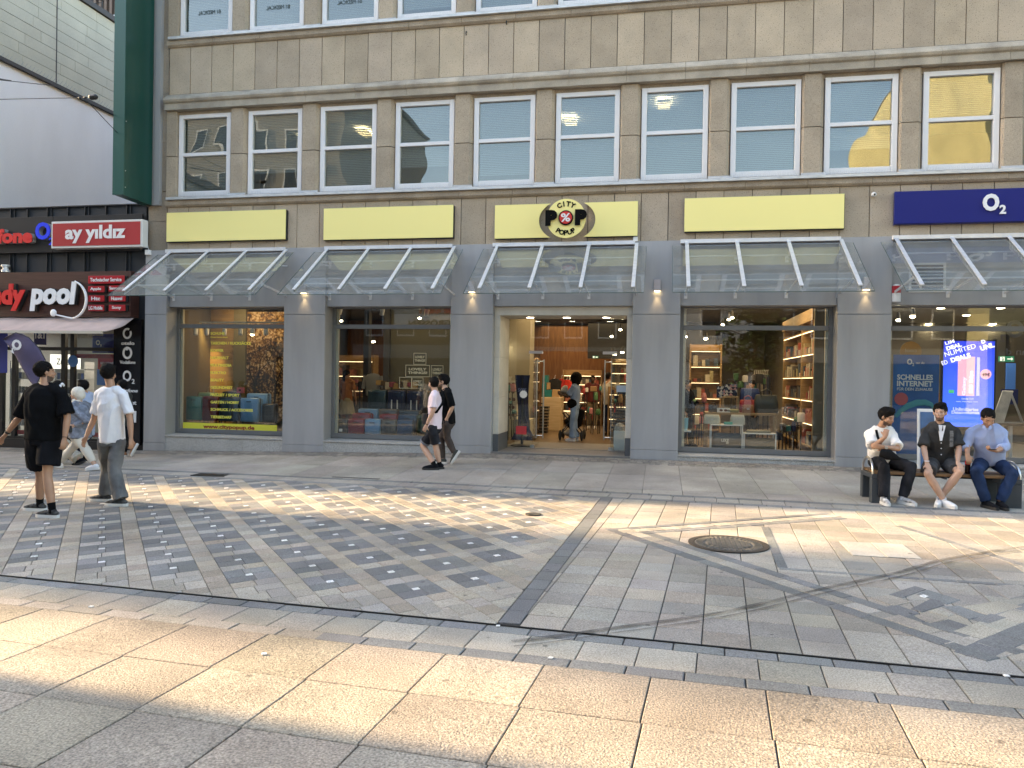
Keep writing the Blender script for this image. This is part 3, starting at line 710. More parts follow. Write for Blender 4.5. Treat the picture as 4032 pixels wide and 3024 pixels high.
for s_, hx in ((1, -2.72), (-1, -1.03)):
    dr = B('glass_door', G_door, bld, (hx-.006, hx+.006, .98, 1.84, .19, 2.26))
    B('patch_fitting', M_steel, dr, (hx-.10 if s_ > 0 else hx-.20, hx+.20 if s_ > 0 else hx+.10, .93, .975, 2.215, 2.275)); B('patch_fitting', M_steel, dr, (hx-.05 , hx+.04, .97, 1.1, .175, .24))
    for q in (.075, -.075):
        xx = hx+q+s_*.10; mb = MB(); mb.tube([(xx, 1.3, .36), (xx, 1.3, 2.10)], .017, 8)
        mb.build('handle', M_steel, dr, smooth=True)
    mb = MB()
    for z in (.42, 2.06): mb.tube([(hx+s_*.1-.075, 1.3, z), (hx+s_*.1+.075, 1.3, z)], .012, 8)
    mb.build('handle_bolts', M_steel, dr)
B('red_notice', mat('red_notice', (.65,.05,.06), .5), bld, (-3.08, -2.85, .942, .949, .46, .64))
MB().lathe((-2.93, .945, 2.0-.67), [(.085, 0), (.085, .004)], 10, axis='y').build('round_sticker', mat('pale_sticker', (.8,.8,.8), .5), bld)
B('door_notice', mat('pale_blue_notice', (.5,.6,.72), .5), bld, (-.93, -.73, .942, .949, 1.42, 1.56))
# ------------------------------------------------ glass canopies
GZ = lambda y: 4.28 + (y+.25)*(4.28-3.2)/1.53
def canopy(x0, label, n=4, first=.27, pitch=.93, wid=3.25):
    t = thing('glass_canopy', (x0+wid/2, -.25, 4.3), label, 'canopy', 'sloping glass canopies over the shop windows')
    ya, yb = -.25, -1.78; xs = [x0+first+pitch*k for k in range(n)]; cuts = [x0] + xs[1:-1] + [x0+wid]
    for k in range(len(cuts)-1):
        a, b = cuts[k]+.006, cuts[k+1]-.006
        mb = MB(); mb.prism([(a, ya, GZ(ya)), (b, ya, GZ(ya)), (b, yb, GZ(yb)), (a, yb, GZ(yb))], (0, .006, .009)); mb.build('glass_panel', G_can, t)
    for k in range(len(cuts)-1):
        a, b = cuts[k]+.006, cuts[k+1]-.006
    e = MB()
    for k in range(len(cuts)-1): e.box(cuts[k]+.006, cuts[k+1]-.006, yb-.010, yb-.003, GZ(yb)-.002, GZ(yb)+.010)
    for xx, s_ in ((x0, -1), (x0+wid, 1)): e.bar((xx+s_*.004, ya, GZ(ya)+.004), (xx+s_*.004, yb, GZ(yb)+.004), .006, .010)
    e.build('glass_edge', mat('green_glass_edge', (.06,.10,.09), .2), t)
    for x in xs:
        mb = MB(); mb.bar((x, -.20, GZ(-.20)+.04), (x, -1.67, GZ(-1.67)+.04), .066, .022); bt = mb.build('support_bar', M_alu, t, bevel=.003)
        # perforated web below the glass
        mb = MB(); m_ = 16
        for q in range(m_):
            y0 = -.24-q*1.40/m_; y1 = -.24-(q+1)*1.40/m_; h0 = .16-.10*q/m_; h1 = .16-.10*(q+1)/m_
            ym = y0+(y1-y0)*.42
            mb.prism([(x-.006, y0, GZ(y0)-.008), (x-.006, ym, GZ(ym)-.008), (x-.006, ym, GZ(ym)-h0), (x-.006, y0, GZ(y0)-h0)], (.012, 0, 0))
            mb.prism([(x-.005, ym, GZ(ym)-.008), (x-.005, y1, GZ(y1)-.008), (x-.005, y1, GZ(y1)-.03), (x-.005, ym, GZ(ym)-.03)], (.010, 0, 0)); mb.prism([(x-.005, ym, GZ(ym)-h0+.025), (x-.005, y1, GZ(y1)-h1+.025), (x-.005, y1, GZ(y1)-h1), (x-.005, ym, GZ(ym)-h0)], (.010, 0, 0))
        mb.build('web_plate', M_alu, t)
        mb = MB(); mb.bar((x, -.06, 3.36), (x, -1.30, GZ(-1.30)-.04), .022, .04); mb.box(x-.03, x+.03, -.07, -.058, 3.28, 3.44); mb.bar((x, -.06, 4.02), (x, -.62, GZ(-.62)-.06), .02, .03); mb.box(x-.03, x+.03, -.07, -.058, 3.96, 4.08)
        mb.build('stay_rod', M_alu, t)
    mb = MB()
    for y in (-.55, -1.33): mb.tube([(xs[0], y, GZ(y)-.05), (xs[-1], y, GZ(y)-.05)], .014, 8)
    mb.build('cross_tube', M_alu, t)
canopy(-11.01, 'glass canopy over the first shop window, its left end reaching over the phone shop')
canopy(-7.27, 'glass canopy over the second shop window with suitcases')
canopy(-3.58, 'glass canopy over the open shop entrance')
canopy(.165, 'glass canopy over the handbag window right of the entrance')
canopy(3.90, 'glass canopy at the right edge below the blue sign')
# wall lamps
M_lb = mat('lamp_box', (.45,.40,.40), .4, .4)
for x, lb in ((-7.53, 'small box wall lamp on the pillar between the two suitcase windows'), (-3.83, 'small box wall lamp on the pillar left of the entrance'), (-.11, 'small box wall lamp on the pillar right of the entrance'), (3.68, 'small box wall lamp on the pillar beside the bench')):
    t = thing('wall_lamp', (x, -.15, 3.5), lb, 'wall lamp', 'box wall lamps on the grey pillars')
    B('lamp_body', M_lb, t, (x-.065, x+.065, -.25, -.152, 3.42, 3.64), bevel=.006)
    B('lamp_glass', mat('lamp_glow', (1,.8,.5), .5, emit=2.4, tint=(1,.78,.45)), t, (x-.05, x+.05, -.235, -.165, 3.405, 3.419))
    ld = bpy.data.lights.new('wall_lamp_light', 'SPOT'); ld.energy = 2.6; ld.color = (1,.72,.38); ld.spot_size = R(75); ld.spot_blend = .9; ld.shadow_soft_size = .03
    lo = bpy.data.objects.new('lamp_light', ld); COL.objects.link(lo); lo.parent = t; lo.location = (0, -.05, -.105); lo.rotation_euler = (R(-6), 0, 0)
# ------------------------------------------------ signs over the canopies
M_yel = mat('pale_yellow_board', (1.0,.87,.33), .55)
def board(x0, x1, z0, z1, name, m, label, cat, y=-.20, grp=None, edge=None):
    t = thing(name, ((x0+x1)/2, -.14, z0), label, cat, grp)
    B('panel', m, t, (x0, x1, y, y+.02, z0, z1), bevel=.002); B('backing', edge or M_dark, t, (x0+.01, x1+.012, y+.021, -.103, z0-.012, z1-.01)); return t
g_ = 'blank yellow boards above the canopies'
board(-10.85, -7.98, 4.58, 5.22, 'sign_board', M_yel, 'blank pale yellow board over the leftmost shop window', 'sign board', grp=g_)
board(-7.10, -4.25, 4.545, 5.21, 'sign_board', M_yel, 'blank pale yellow board over the second shop window', 'sign board', grp=g_)
board(.38, 3.27, 4.56, 5.20, 'sign_board', M_yel, 'blank pale yellow board over the handbag window right of the entrance', 'sign board', grp=g_)
t = thing('sign_board', (-1.9, -.14, 4.5), 'pale yellow board over the entrance, cut out round the circular sign', 'sign board', g_)
cx, cz, rx, rz_ = -1.90, 4.84, .565, .42
for s_ in (-1, 1):
    pts = [(-3.37 if s_ < 0 else -.51, 5.175), (-3.37 if s_ < 0 else -.51, 4.50)]
    arc = []
    for k in range(13):
        an = math.radians(-54+108*k/12); arc.append((cx+s_*rx*math.cos(an), max(4.50, min(5.175, cz+rz_*math.sin(an)))))
    MB().prism([(x, -.20, z) for x, z in pts+arc], (0, .02, 0)).build('panel', M_yel, t)
    arc2 = [(x+s_*.05, z) for x, z in arc]; MB().prism([(x, -.178, z-.01) for x, z in pts+arc2], (0, .07, 0)).build('backing', M_dark, t)
# round sign
t = thing('round_sign', (cx, -.30, 4.84), 'round yellow shop sign reading city pop popup with a red percent disc', 'sign')
M_blk = mat('matt_black', (.004,.004,.004), .8, spec=.1); M_redd = mat('red_disc', (.62,.025,.015), .4)
MB().lathe((cx, -.36, 4.84), [(.385, .0), (.388, .02), (.388, .045)], 48, axis='y').build('disc', M_yel, t, smooth=True)
MB().lathe((cx, -.315, 4.84), [(.12, .0), (.12, .21)], 16, axis='y').build('standoff', M_dark, t)
text('P', M_blk, t, (cx-.285, -.40, 4.845), w=.235, h=.31, depth=.03, bold=.085); text('P', M_blk, t, (cx+.30, -.40, 4.845), w=.235, h=.31, depth=.03, bold=.085)
MB().lathe((cx, -.40, 4.845), [(.145, .0), (.145, .038)], 40, axis='y').build('ring', M_blk, t); MB().lathe((cx, -.408, 4.845), [(.122, .0), (.122, .007)], 40, axis='y').build('red_disc', M_redd, t)
text('%', M_white, t, (cx, -.414, 4.845), w=.185, h=.165, depth=.01, bold=.02)
for word, ra, a0, a1, sgn_ in (('CITY', .285, 118, 62, 1), ('POPUP', .285, 238, 302, -1)):
    for k, chh in enumerate(word):
        an = R(a0+(a1-a0)*k/(len(word)-1)); text(chh, M_blk, t, (cx+ra*math.cos(an), -.366, 4.84+ra*math.sin(an)), h=.10, depth=.008, bold=.04, rot=(an-math.pi/2) if sgn_ > 0 else (an+math.pi/2))
# blue sign
M_blue = mat('royal_blue_board', (.006,.014,.17), .4, spec=.25)
t = board(4.13, 7.6, 4.62, 5.21, 'shop_sign', M_blue, 'dark blue board with white O2 lettering at the right edge', 'sign', edge=mat('blue_edge', (.01,.015,.15), .4))
def o2(par, x, z, s_, m, y, d=.02, mir=False):
    text('O', m, par, (x, y, z), w=.86*s_, h=s_, depth=d, bold=.045, mirror=mir); text('2', m, par, (x+(-.62 if mir else .62)*s_, y, z-.42*s_), w=.34*s_, h=.52*s_, depth=d, bold=.035, mirror=mir)
o2(t, 5.72, 4.96, .31, mat('lit_white', (.85,.85,.85), .4), -.225)
# little things on the wall
def small(name, label, cat, boxes, m, loc): 
    t = thing(name, loc, label, cat); B(name+'_body', m, t, *boxes, bevel=.005); return t
p = U(2502, 942, -.13); t = small('junction_box', 'small white junction box below the right end of the entrance board', 'junction box', [(p.x-.045, p.x+.045, -.17, -.11, p.z-.045, p.z+.045)], M_white, p)
MB().tube([(p.x, -.12, p.z+.045), (p.x-.02, -.115, p.z+.13)], .006, 6).build('cable', M_white, t)
p = U(586, 994, -.15); t = small('alarm_box', 'white cube shaped sensor at the left corner above the first canopy', 'alarm box', [(p.x-.05, p.x+.06, -.22, -.12, p.z-.06, p.z+.05)], M_white, p)
MB().tube([(p.x-.02, -.13, p.z+.05), (p.x-.06, -.12, p.z+.2), (p.x-.08, -.11, p.z+.7)], .006, 6).build('cable', M_white, t)
p = U(3438, 768, -.12); t = thing('security_camera', p, 'small white dome camera on the stone wall left of the blue sign', 'camera')
mb = MB(); mb.ell((p.x, -.16, p.z), (.045, .05, .045)); mb.build('housing', M_white, t, smooth=True); MB().ell((p.x+.005, -.20, p.z-.005), (.02, .02, .02)).build('lens', M_black, t)
p = U(3528, 1155, -.12); t = thing('siren', p, 'red and white round siren light under the rightmost canopy', 'siren')
MB().lathe((p.x, -.14, p.z), [(.075, -.16), (.075, 0)], 16).build('white_body', M_white, t, smooth=True); MB().lathe((p.x, -.14, p.z+.0), [(.078, .001), (.078, .13)], 16).build('red_lamp', mat('red_lens', (.45,.02,.03), .3), t, smooth=True); MB().lathe((p.x, -.14, p.z+.131), [(.06, .0), (.05, .03)], 16).build('cap', M_white, t)
for px_, py_, lb in ((1837, 133, 'short rusty hook on a stone slab under the upper windows, the left one'), (1996, 92, 'short rusty hook on a stone slab under the upper windows, the right one')):
    p = U(px_, py_, -.11); t = MB().tube([(p.x, -.10, p.z+.04), (p.x, -.15, p.z+.03), (p.x, -.16, p.z-.02), (p.x, -.13, p.z-.035)], .012, 6).build('wall_hook', M_dark); T(t, lb, 'hook')
# ================================================================ NEIGHBOURS
# --- phone shop at the left: dark standing seam front
M_seam = mat('anthracite_sheet', (.022,.026,.032), .45, .1, var=.15, scale=1.5)
M_seam2 = mat('anthracite_fascia', (.022,.022,.024), .35, .1, var=.12, scale=1.2)
ps = thing('phone_shop', (-13.5, 0, 0), 'single storey phone shop clad in dark standing seam sheet', 'shop building')
mb = MB(); mb.box(-20, -11.47, -.05, .1, 2.75, 5.45); mb.box(-11.58, -11.47, -.05, .25, -.2, 2.75)
x = -19.7; k = 0
while x < -11.55:
    mb.box(x-.012, x+.012, -.095, -.051, 2.95, 5.46)
    if k % 2: mb.box(x+.09, x+.105, -.08, -.051, 2.95, 5.46)
    x += .545 if k % 3 else .46; k += 1
mb.box(-20, -11.47, -.11, .12, 5.451, 5.475); mb.build('wall', M_seam, ps)
B('fascia', M_seam2, ps, (-20, -13.83, -.16, -.096, 4.40, 5.23), (-13.82, -11.5, -.16, -.096, 4.40, 5.23), bevel=.004)
B('shell', M_seam, ps, (-20, -11.5, 9, 9.2, -.3, 5.4), (-20, -11.5, .1, 9.2, 5.2, 5.4), (-20, -19.8, 0, 9, -.3, 5.3), (-20, -11.47, .1, 9, -.2, -.08))
B('base', M_seam2, ps, (-20, -11.47, -.07, .1, -.25, .06))
M_redl = mat('red_letters', (.75,.03,.03), .35); M_redside = mat('letter_side', (.30,.30,.31), .4); M_bl = mat('blue_letters', (.01,.05,.85), .35)
t = thing('vodafone_sign', (-14.9, -.2, 4.6), 'red raised vodafone letters on the dark fascia at the left edge', 'sign'); T(t, 'red raised mobile network letters on the dark fascia at the left edge', 'sign'); t.name = 'network_sign'
text('vodafone', M_redside, t, (-15.25, -.22, 4.77), w=2.0, h=.34, depth=.10, bold=.05); text('vodafone', M_redl, t, (-15.25, -.285, 4.77), w=2.0, h=.34, depth=.015, bold=.05)
t = thing('network_sign', (-14.0, -.2, 4.6), 'blue raised O2 letters between the red letters and the red box sign', 'sign')
text('O', M_redside, t, (-13.97, -.22, 4.87), w=.40, h=.40, depth=.10, bold=.04); text('O', M_bl, t, (-13.97, -.285, 4.87), w=.40, h=.40, depth=.02, bold=.04); text('2', M_bl, t, (-13.73, -.285, 4.63), w=.15, h=.17, depth=.02, bold=.03)
t = thing('light_box_sign', (-12.5, -.2, 4.45), 'red box sign with white lettering ay yildiz above the phone shop', 'sign')
B('box', mat('white_box_frame', (.7,.69,.66), .4), t, (-13.68, -11.33, -.36, -.165, 4.45, 5.06), bevel=.01); B('panel', mat('red_panel', (.42,.025,.03), .4), t, (-13.63, -11.38, -.372, -.361, 4.50, 5.01))
text('ay y\u0131ld\u0131z', mat('white_letter_face', (.80,.79,.78), .4), t, (-12.52, -.377, 4.755), w=1.55, h=.40, depth=.008, bold=.035)
M_brn = wood('brown_sign_boards', (.055,.022,.017), (.085,.035,.027), .5, .4, stretch=(1, 1, 30))
t = thing('phone_shop_sign', (-13.3, -.2, 2.9), 'long brown sign with red and white handypool lettering over the awning', 'sign')
B('board', M_brn, t, (-19, -11.62, -.34, -.06, 2.90, 3.92))
M_sh = mat('letter_return', (.01,.01,.01), .6)
for dy_, m1, m2 in ((-.385, M_sh, M_sh), (-.455, M_redl, mat('white_letter', (.85,.85,.85), .35))):
    sx = .03 if dy_ > -.4 else 0
    text('handy', m1, t, (-15.02+sx, dy_, 3.335), w=1.52, h=.62, depth=.07 if sx else .02, bold=.05, shear=.05); text('pool', m2, t, (-13.52+sx, dy_, 3.35), w=1.22, h=.66, depth=.07 if sx else .02, bold=.05, shear=.12)
mb = MB(); pth = []
for k in range(21):
    a = R(80-165*k/20); pth.append((-13.05+.40*math.cos(a)*(1.0)+.0, -.46, 3.27+.42*math.sin(a)))
pth = [(-12.95, -.46, 3.69)] + pth[1:] + [(-13.42, -.46, 2.93)]
mb.tube(pth, [(.018+.012*math.sin(math.pi*k/(len(pth)-1)),)*2 for k in range(len(pth))], 8); mb.ell((-13.50, -.46, 2.975), (.085, .03, .085)); mb.build('headset_emblem', mat('white_letter', (.85,.85,.85), .35), t, smooth=True)
M_tag = mat('red_tag', (.42,.012,.02), .3)
for s_, x0, z1, x1, z0 in (('Technischer Service',-12.65,3.81,-11.72,3.63),('Apple',-12.65,3.58,-12.23,3.44),('Samsung',-12.12,3.59,-11.70,3.45),('Htc',-12.64,3.37,-12.23,3.23),('Huawei',-12.11,3.37,-11.69,3.23),('LG Mobile',-12.64,3.16,-12.23,3.02),('Sony',-12.11,3.16,-11.69,3.02)):
    pl2 = B('tag_plate', M_tag, t, (x0, x1, -.425, -.395, z0, z1), bevel=.012); B('tag_spacer', M_sh, t, (x0+.02, x1+.035, -.394, -.345, z0-.005, z1-.01))
    text(s_, M_white, t, ((x0+x1)/2, -.43, (z0+z1)/2), w=(x1-x0)*(.86 if len(s_) > 6 else .55 if len(s_) < 5 else .66), h=.085, depth=.006, bold=.02)
# awning
t = thing('awning', (-14, -.3, 2.7), 'rolled out pale awning under the brown sign', 'awning')
mb = MB(); N = 44
for i in range(N+1):
    x = -19+ (19-11.66)*i/N
    for j in range(7):
        u = j/6; y = -.30-.72*u; z = 2.88-.36*u-.06*math.sin(u*math.pi) + .018*noise.noise(Vector((x*2.1, u*2.5, 0)))*3*u*(1-u)*2 + .010*math.sin(x*5+u*3)
        mb.v.append((x+(.10*(1-u) if i == N else 0), y, z))
for i in range(N):
    for j in range(6): mb.face([i*7+j, i*7+7+j, i*7+8+j, i*7+1+j])
aw = mb.build('fabric', mat('pale_awning_cloth', (.52,.40,.36), .8, var=.15, scale=3), t, smooth=True); md = aw.modifiers.new('thick', 'SOLIDIFY'); md.thickness = .006
B('front_rail', mat('cream_rail', (.55,.50,.42), .5), t, (-19, -11.75, -1.05, -1.00, 2.48, 2.54))
# shop windows of the phone shop
M_sf = mat('black_window_frame', (.012,.013,.015), .35)
mb = MB(); mb.box(-20, -12.2, -.04, .04, 2.14, 2.22); 
for x in (-15.35, -15.0, -13.66, -13.42, -12.26): mb.box(x, x+.10, -.045, .045, -.1, 2.75)
mb.box(-20, -12.2, -.04, .04, -.1, .12); mb.build('window_frame', M_sf, ps)
B('red_stripe', mat('red_stripe', (.28,.015,.02), .5), ps, (-13.31, -12.27, .02, .03, 1.97, 2.07), (-13.31, -12.27, .02, .03, .16, .26), (-14.9, -13.67, .02, .03, .16, .26))
B('pane', G_shop, ps, (-20, -12.2, -.002, .003, .1, 2.75))
# black pillar with network names
sg = B('sign_pillar', mat('black_gloss_panel', (.006,.006,.008), .18), None, (-12.20, -11.50, -.14, -.055, .02, 2.86)); T(sg, 'tall black panel listing white network logos beside the grey pillar', 'sign')
Wl = mat('white_vinyl', (.75,.75,.76), .5)
text('otelo', Wl, sg, (-11.83, -.145, 2.32), w=.34, h=.08, depth=.004, bold=.03)
mb = MB(); 
def ringp(x, z, ra, rb, wd, n=24, a0=0, a1=360):
    for k in range(n):
        u0 = R(a0+(a1-a0)*k/n); u1 = R(a0+(a1-a0)*(k+1)/n); mb.prism([(x+math.cos(u)*(ra-q), -.1455, z+math.sin(u)*(rb-q)) for u, q in ((u0, 0), (u1, 0), (u1, wd), (u0, wd))], (0, .004, 0))
ringp(-11.85, 2.54, .115, .125, .045, 20, 60, 390); ringp(-11.84, 2.10, .125, .14, .05); mb.ell((-11.85, -.146, 2.20), (.035, .003, .045)); mb.build('logo_mark', Wl, sg)
text('Vodafone', Wl, sg, (-11.83, -.145, 1.89), w=.40, h=.075, depth=.004, bold=.02); text('O', Wl, sg, (-11.84, -.145, 1.58), w=.22, h=.25, depth=.004, bold=.03); text('2', Wl, sg, (-11.68, -.145, 1.46), w=.075, h=.11, depth=.004, bold=.02)
text('yourfone', Wl, sg, (-11.84, -.145, 1.24), w=.56, h=.10, depth=.004, bold=.03, shear=.25); text('freenet', Wl, sg, (-11.83, -.145, .98), w=.48, h=.10, depth=.004, bold=.02); text('1&1', Wl, sg, (-11.84, -.145, .66), w=.50, h=.26, depth=.004, bold=.05)
# things in and on the phone shop windows
def flat(name, m, label, cat, x0, x1, y, z0, z1, txts=(), grp=None, th=.01):
    o = B(name, m, None, (x0, x1, y, y+th, z0, z1)); T(o, label, cat, grp)
    for s_, mm, cx_, cz_, w_, h_, bo in txts: text(s_, mm, o, (cx_, y-.004, cz_), w=w_, h=h_, depth=.002, bold=bo)
    return o
M_pb = mat('poster_blue', (.015,.04,.32), .5); M_navy = mat('poster_navy', (.01,.015,.10), .5); M_lit = mat('lit_panel', (.9,.9,.88), .5, emit=.35, tint=(1,1,.97)); M_rp = mat('poster_red', (.5,.03,.04), .5)
M_txtb = mat('black_text', (.01,.01,.01), .6); M_txtw = mat('white_text', (.75,.75,.77), .6); M_blu2 = mat('poster_light_blue', (.06,.20,.62), .5)
flat('poster', M_navy, 'small navy poster with 1&1 in the top light of the phone shop', 'poster', -14.42, -14.09, -.025, 2.27, 2.66, [('1&1', M_txtw, -14.26, 2.50, .26, .17, .04), ('Partner', M_txtb, -14.26, 2.215, .28, .06, .01)])
flat('poster', M_pb, 'blue poster hanging high behind the right phone shop window', 'poster', -13.0, -12.27, .15, 2.10, 2.55, [('O', M_txtw, -12.85, 2.34, .11, .12, .04), ('2', M_txtw, -12.77, 2.28, .04, .05, .03)])
flat('poster', M_rp, 'red and blue welcome poster behind the right phone shop window', 'poster', -13.02, -12.29, .35, 1.35, 2.08, [('WILLKOMMEN BEI', M_txtw, -12.7, 1.86, .5, .08, .03)])
flat('poster', M_blu2, 'light blue poster panel below the welcome poster', 'poster', -13.02, -12.62, .33, 1.35, 1.72)
flat('letter_strip', mat('dull_white', (.35,.35,.33), .6), 'pale yourfone strip on the glass over the right window', 'window sign', -13.02, -12.52, -.02, 2.44, 2.445, [('yourfone', mat('dull_white', (.35,.35,.33), .6), -12.78, 2.51, .42, .10, .03)])
flat('lit_sign', M_lit, 'lit white sign starting with Zu behind the middle window', 'sign', -14.28, -13.45, .30, 1.72, 2.06, [('Zubeh\u00f6r', M_txtb, -13.80, 1.89, .60, .15, .02)])
flat('poster', M_pb, 'blue poster low behind the black T-shirt of the man at left', 'poster', -14.75, -14.35, .2, .55, 1.30, [('Das neue', M_txtw, -14.6, 1.18, .2, .04, .01), ('Galaxy', M_txtw, -14.6, 1.10, .2, .04, .01)])
flat('poster', M_pb, 'blue round cornered poster at the left edge of the phone shop', 'poster', -15.35, -15.12, -.06, 1.60, 2.55)
st_ = T(MB().lathe((-13.33, -.06, 1.90), [(.135, 0), (.135, .006)], 28, axis='y').build('window_sticker', mat('sticker_blue', (.03,.12,.32), .5)), 'round blue sticker on the frame of the phone shop window', 'sticker')
# display shelves with phones inside
for sx0, sx1, nm in ((-13.25, -12.3, 'right'), (-14.6, -13.75, 'middle'), (-15.9, -15.1, 'left')):
    t = thing('display_shelf', ((sx0+sx1)/2, .9, 0), 'glass display shelf with rows of phone cases behind the %s window' % nm, 'shelf', 'display shelves in the phone shop')
    mb = MB()
    for z in (.3, .75, 1.1, 1.45, 1.7): mb.box(sx0, sx1, .8, 1.1, z, z+.02)
    mb.box(sx0, sx0+.03, .8, 1.1, 0, 1.9); mb.box(sx1-.03, sx1, .8, 1.1, 0, 1.9); mb.build('shelf_board', mat('shelf_white', (.5,.5,.49), .5), t)
    mb = MB()
    for z in (.32, .77, 1.12, 1.47):
        x = sx0+.05
        while x < sx1-.1:
            mb.cc = random.choice([(.05,.05,.06),(.45,.44,.42),(.12,.10,.09),(.03,.06,.2),(.3,.3,.32),(.02,.02,.02)]); mb.box(x, x+.07, .82, .84, z, z+.15); x += .095
    mb.build('phone_cases', mat('case_colours', (.2,.2,.2), .4, attr=True), t)
B('back_wall', mat('shop_back_wall', (.28,.28,.27), .8), ps, (-19.8, -11.6, 3.6, 3.7, -.08, 5.1)); B('ceiling', mat('shop_ceiling', (.5,.5,.5), .8), ps, (-19.8, -11.6, .12, 3.6, 2.9, 2.95))
def area(name, x, y, z, sx, sy, e, col, par=None):
    ld = bpy.data.lights.new(name, 'AREA'); ld.shape = 'RECTANGLE'; ld.size = sx; ld.size_y = sy; ld.energy = e; ld.color = col
    lo = bpy.data.objects.new(name, ld); COL.objects.link(lo); lo.location = (x, y, z); return lo
area('phone_shop_ceiling_light', -13.5, 1.6, 2.85, 3.5, 1.5, 30, (1,.96,.9))
# exhaust vent on the sign
t = MB().lathe((-15.05, -.2, 3.95), [(.09, 0), (.09, .05), (.06, .06), (.06, .12), (.09, .13), (.09, .17)], 14).build('vent_cap', M_alu); T(t, 'small pale vent cap standing on top of the brown sign at the left edge', 'vent cap')
# feather flag
t = thing('feather_flag', (-12.98, -1.45, -.14), 'purple feather flag with white O2 leaning in front of the phone shop', 'flag')
F = lambda u, v: U(u/2.0743, 1300+v/2.0738, -1.45)
top = [(25,75),(60,45),(130,22),(185,30),(235,60),(280,100),(320,150),(350,200),(372,245)]; lowr = [(25,75),(90,150),(130,215),(170,290),(205,350),(235,405),(265,445),(300,440)]
def samp(pl_, t_): 
    k = min(int(t_*(len(pl_)-1)), len(pl_)-2); f_ = t_*(len(pl_)-1)-k; return (pl_[k][0]+(pl_[k+1][0]-pl_[k][0])*f_, pl_[k][1]+(pl_[k+1][1]-pl_[k][1])*f_)
top2 = top+[(350,330),(320,400),(300,440)]
mb = MB(); NI, NJ = 24, 10
for i in range(NI+1):
    a, b = samp(top2, i/NI), samp(lowr, i/NI)
    for j in range(NJ+1):
        u = j/NJ; p = F(a[0]+(b[0]-a[0])*u, a[1]+(b[1]-a[1])*u); mb.v.append((p.x, p.y+.035*math.sin(i*.35+u*3)*math.sin(math.pi*u), p.z))
for i in range(NI):
    for j in range(NJ): mb.face([i*(NJ+1)+j, (i+1)*(NJ+1)+j, (i+1)*(NJ+1)+j+1, i*(NJ+1)+j+1])
fl = mb.build('flag_cloth', mat('purple_flag_cloth', (.085,.07,.135), .8, var=.15, scale=4), t, smooth=True); md = fl.modifiers.new('t', 'SOLIDIFY'); md.thickness = .004
pc = F(165, 122); text('O', Wl, t, (pc.x, pc.y-.09, pc.z), w=.24, h=.22, depth=.006, bold=.05, rot=-.5, mirror=True); pc = F(135, 165); text('2', Wl, t, (pc.x, pc.y-.09, pc.z), w=.10, h=.11, depth=.006, bold=.04, rot=-.5, mirror=True)
pe = F(300, 445); mb = MB(); mb.tube([(pe.x, -1.45, -.1), (pe.x+.0, -1.45, pe.z)] + [tuple(F(*q)) for q in ((352,330),(375,250),(322,150),(236,60),(130,20),(25,75))], .009, 6); mb.build('pole', M_black, t, smooth=True)
mb = MB(); mb.lathe((pe.x, -1.45, -.135), [(.22, 0), (.22, .03), (.05, .05), (.03, .2)], 20); mb.build('foot', mat('flag_foot', (.5,.5,.5), .5), t)
# --- tall projecting green sign box on the corner
t = thing('green_light_box', (-11.4, -.6, 5.4), 'tall dark green box projecting from the building corner', 'advertising box')
mb = MB(); mb.prism([(-11.27, -.14, 5.41), (-11.27, -1.05, 5.43), (-11.49, -1.05, 5.43), (-11.49, -.14, 5.41)], (0, 0, 7)); mb.build('casing', mat('dark_green_panel', (.010,.062,.048), .28, .0, var=.15, scale=.8), t, bevel=.004)
B('edge_strip', mat('green_edge_strip', (.015,.085,.068), .3), t, (-11.515, -11.245, -1.075, -1.051, 5.43, 12.4)); B('mount', mat('grey_trim', (.34,.34,.34), .6), t, (-11.47, -11.29, -.139, .0, 5.42, 12.4))
mb = MB()
for z in (5.6, 5.95, 7.0): mb.ell((-11.262, -1.0, z), (.006, .012, .012))
mb.build('screws', M_steel, t)
# --- white rendered building with clad roof behind the phone shop
M_render = mat('white_render', (.90,.90,.92), .9, var=.07, scale=.9, var2=.03, scale2=30, stretch=(1,1,.35), bump=.15, bscale=14)
wb = thing('white_building', (-22, 8, 0), 'tall white rendered building with a beige clad roof rising behind the phone shop', 'building')
B('wall', M_render, wb, (-31, -17, .75, 18, -.3, 9.72))
M_beige = mat('beige_cladding', (.44,.42,.34), .75, attr=True, var=.10, scale=1.2, var2=.06, scale2=25)
mb = MB()
zt = lambda y: 12.45-.165*(y-3.2) if y > 3.2 else 12.45
nrow = 9
for r_ in range(nrow):
    y = .6+.13*r_; 
    while y < 18:
        y1 = min(y+random.uniform(1.2, 1.9), 18); v = random.uniform(.96, 1.03); mb.cc = (.50*v, .49*v, .40*v)
        z0, z1 = 9.80+r_*.305, 9.80+(r_+1)*.305; dxx = -.0+.004*r_
        mb.box(-17.4, -16.93-dxx*0+random.uniform(-.003,.003), y+.004, y1-.004, z0+.006, z1-.006); y = y1
mb.build('roof_cladding', M_beige, wb)
B('roof_edge', mat('dark_flashing', (.05,.045,.045), .6), wb, (-31, -16.86, .6, 18, 12.56, 12.72), (-16.955, -16.92, 3.22, 3.25, 9.8, 12.5), (-31, -16.9, .58, 18, 9.70, 9.795))
mb = MB(); y = .7
while y < 7: mb.bar((-16.9, y, 9.795), (-16.84, y+.03, 9.90), .008); y += .12
mb.build('bird_spikes', mat('spike_wire', (.42,.42,.42), .4, .5), wb)
mb = MB()
for y, z, r_ in ((.78+.25, 6.15, .17), (1.35, 5.85, .06), (.95, 5.62, .10)): mb.ell((-16.995, y, z), (.006, r_, r_), nu=16)
mb.build('paint_blots', mat('blue_paint_blot', (.30,.45,.62), .8), wb)
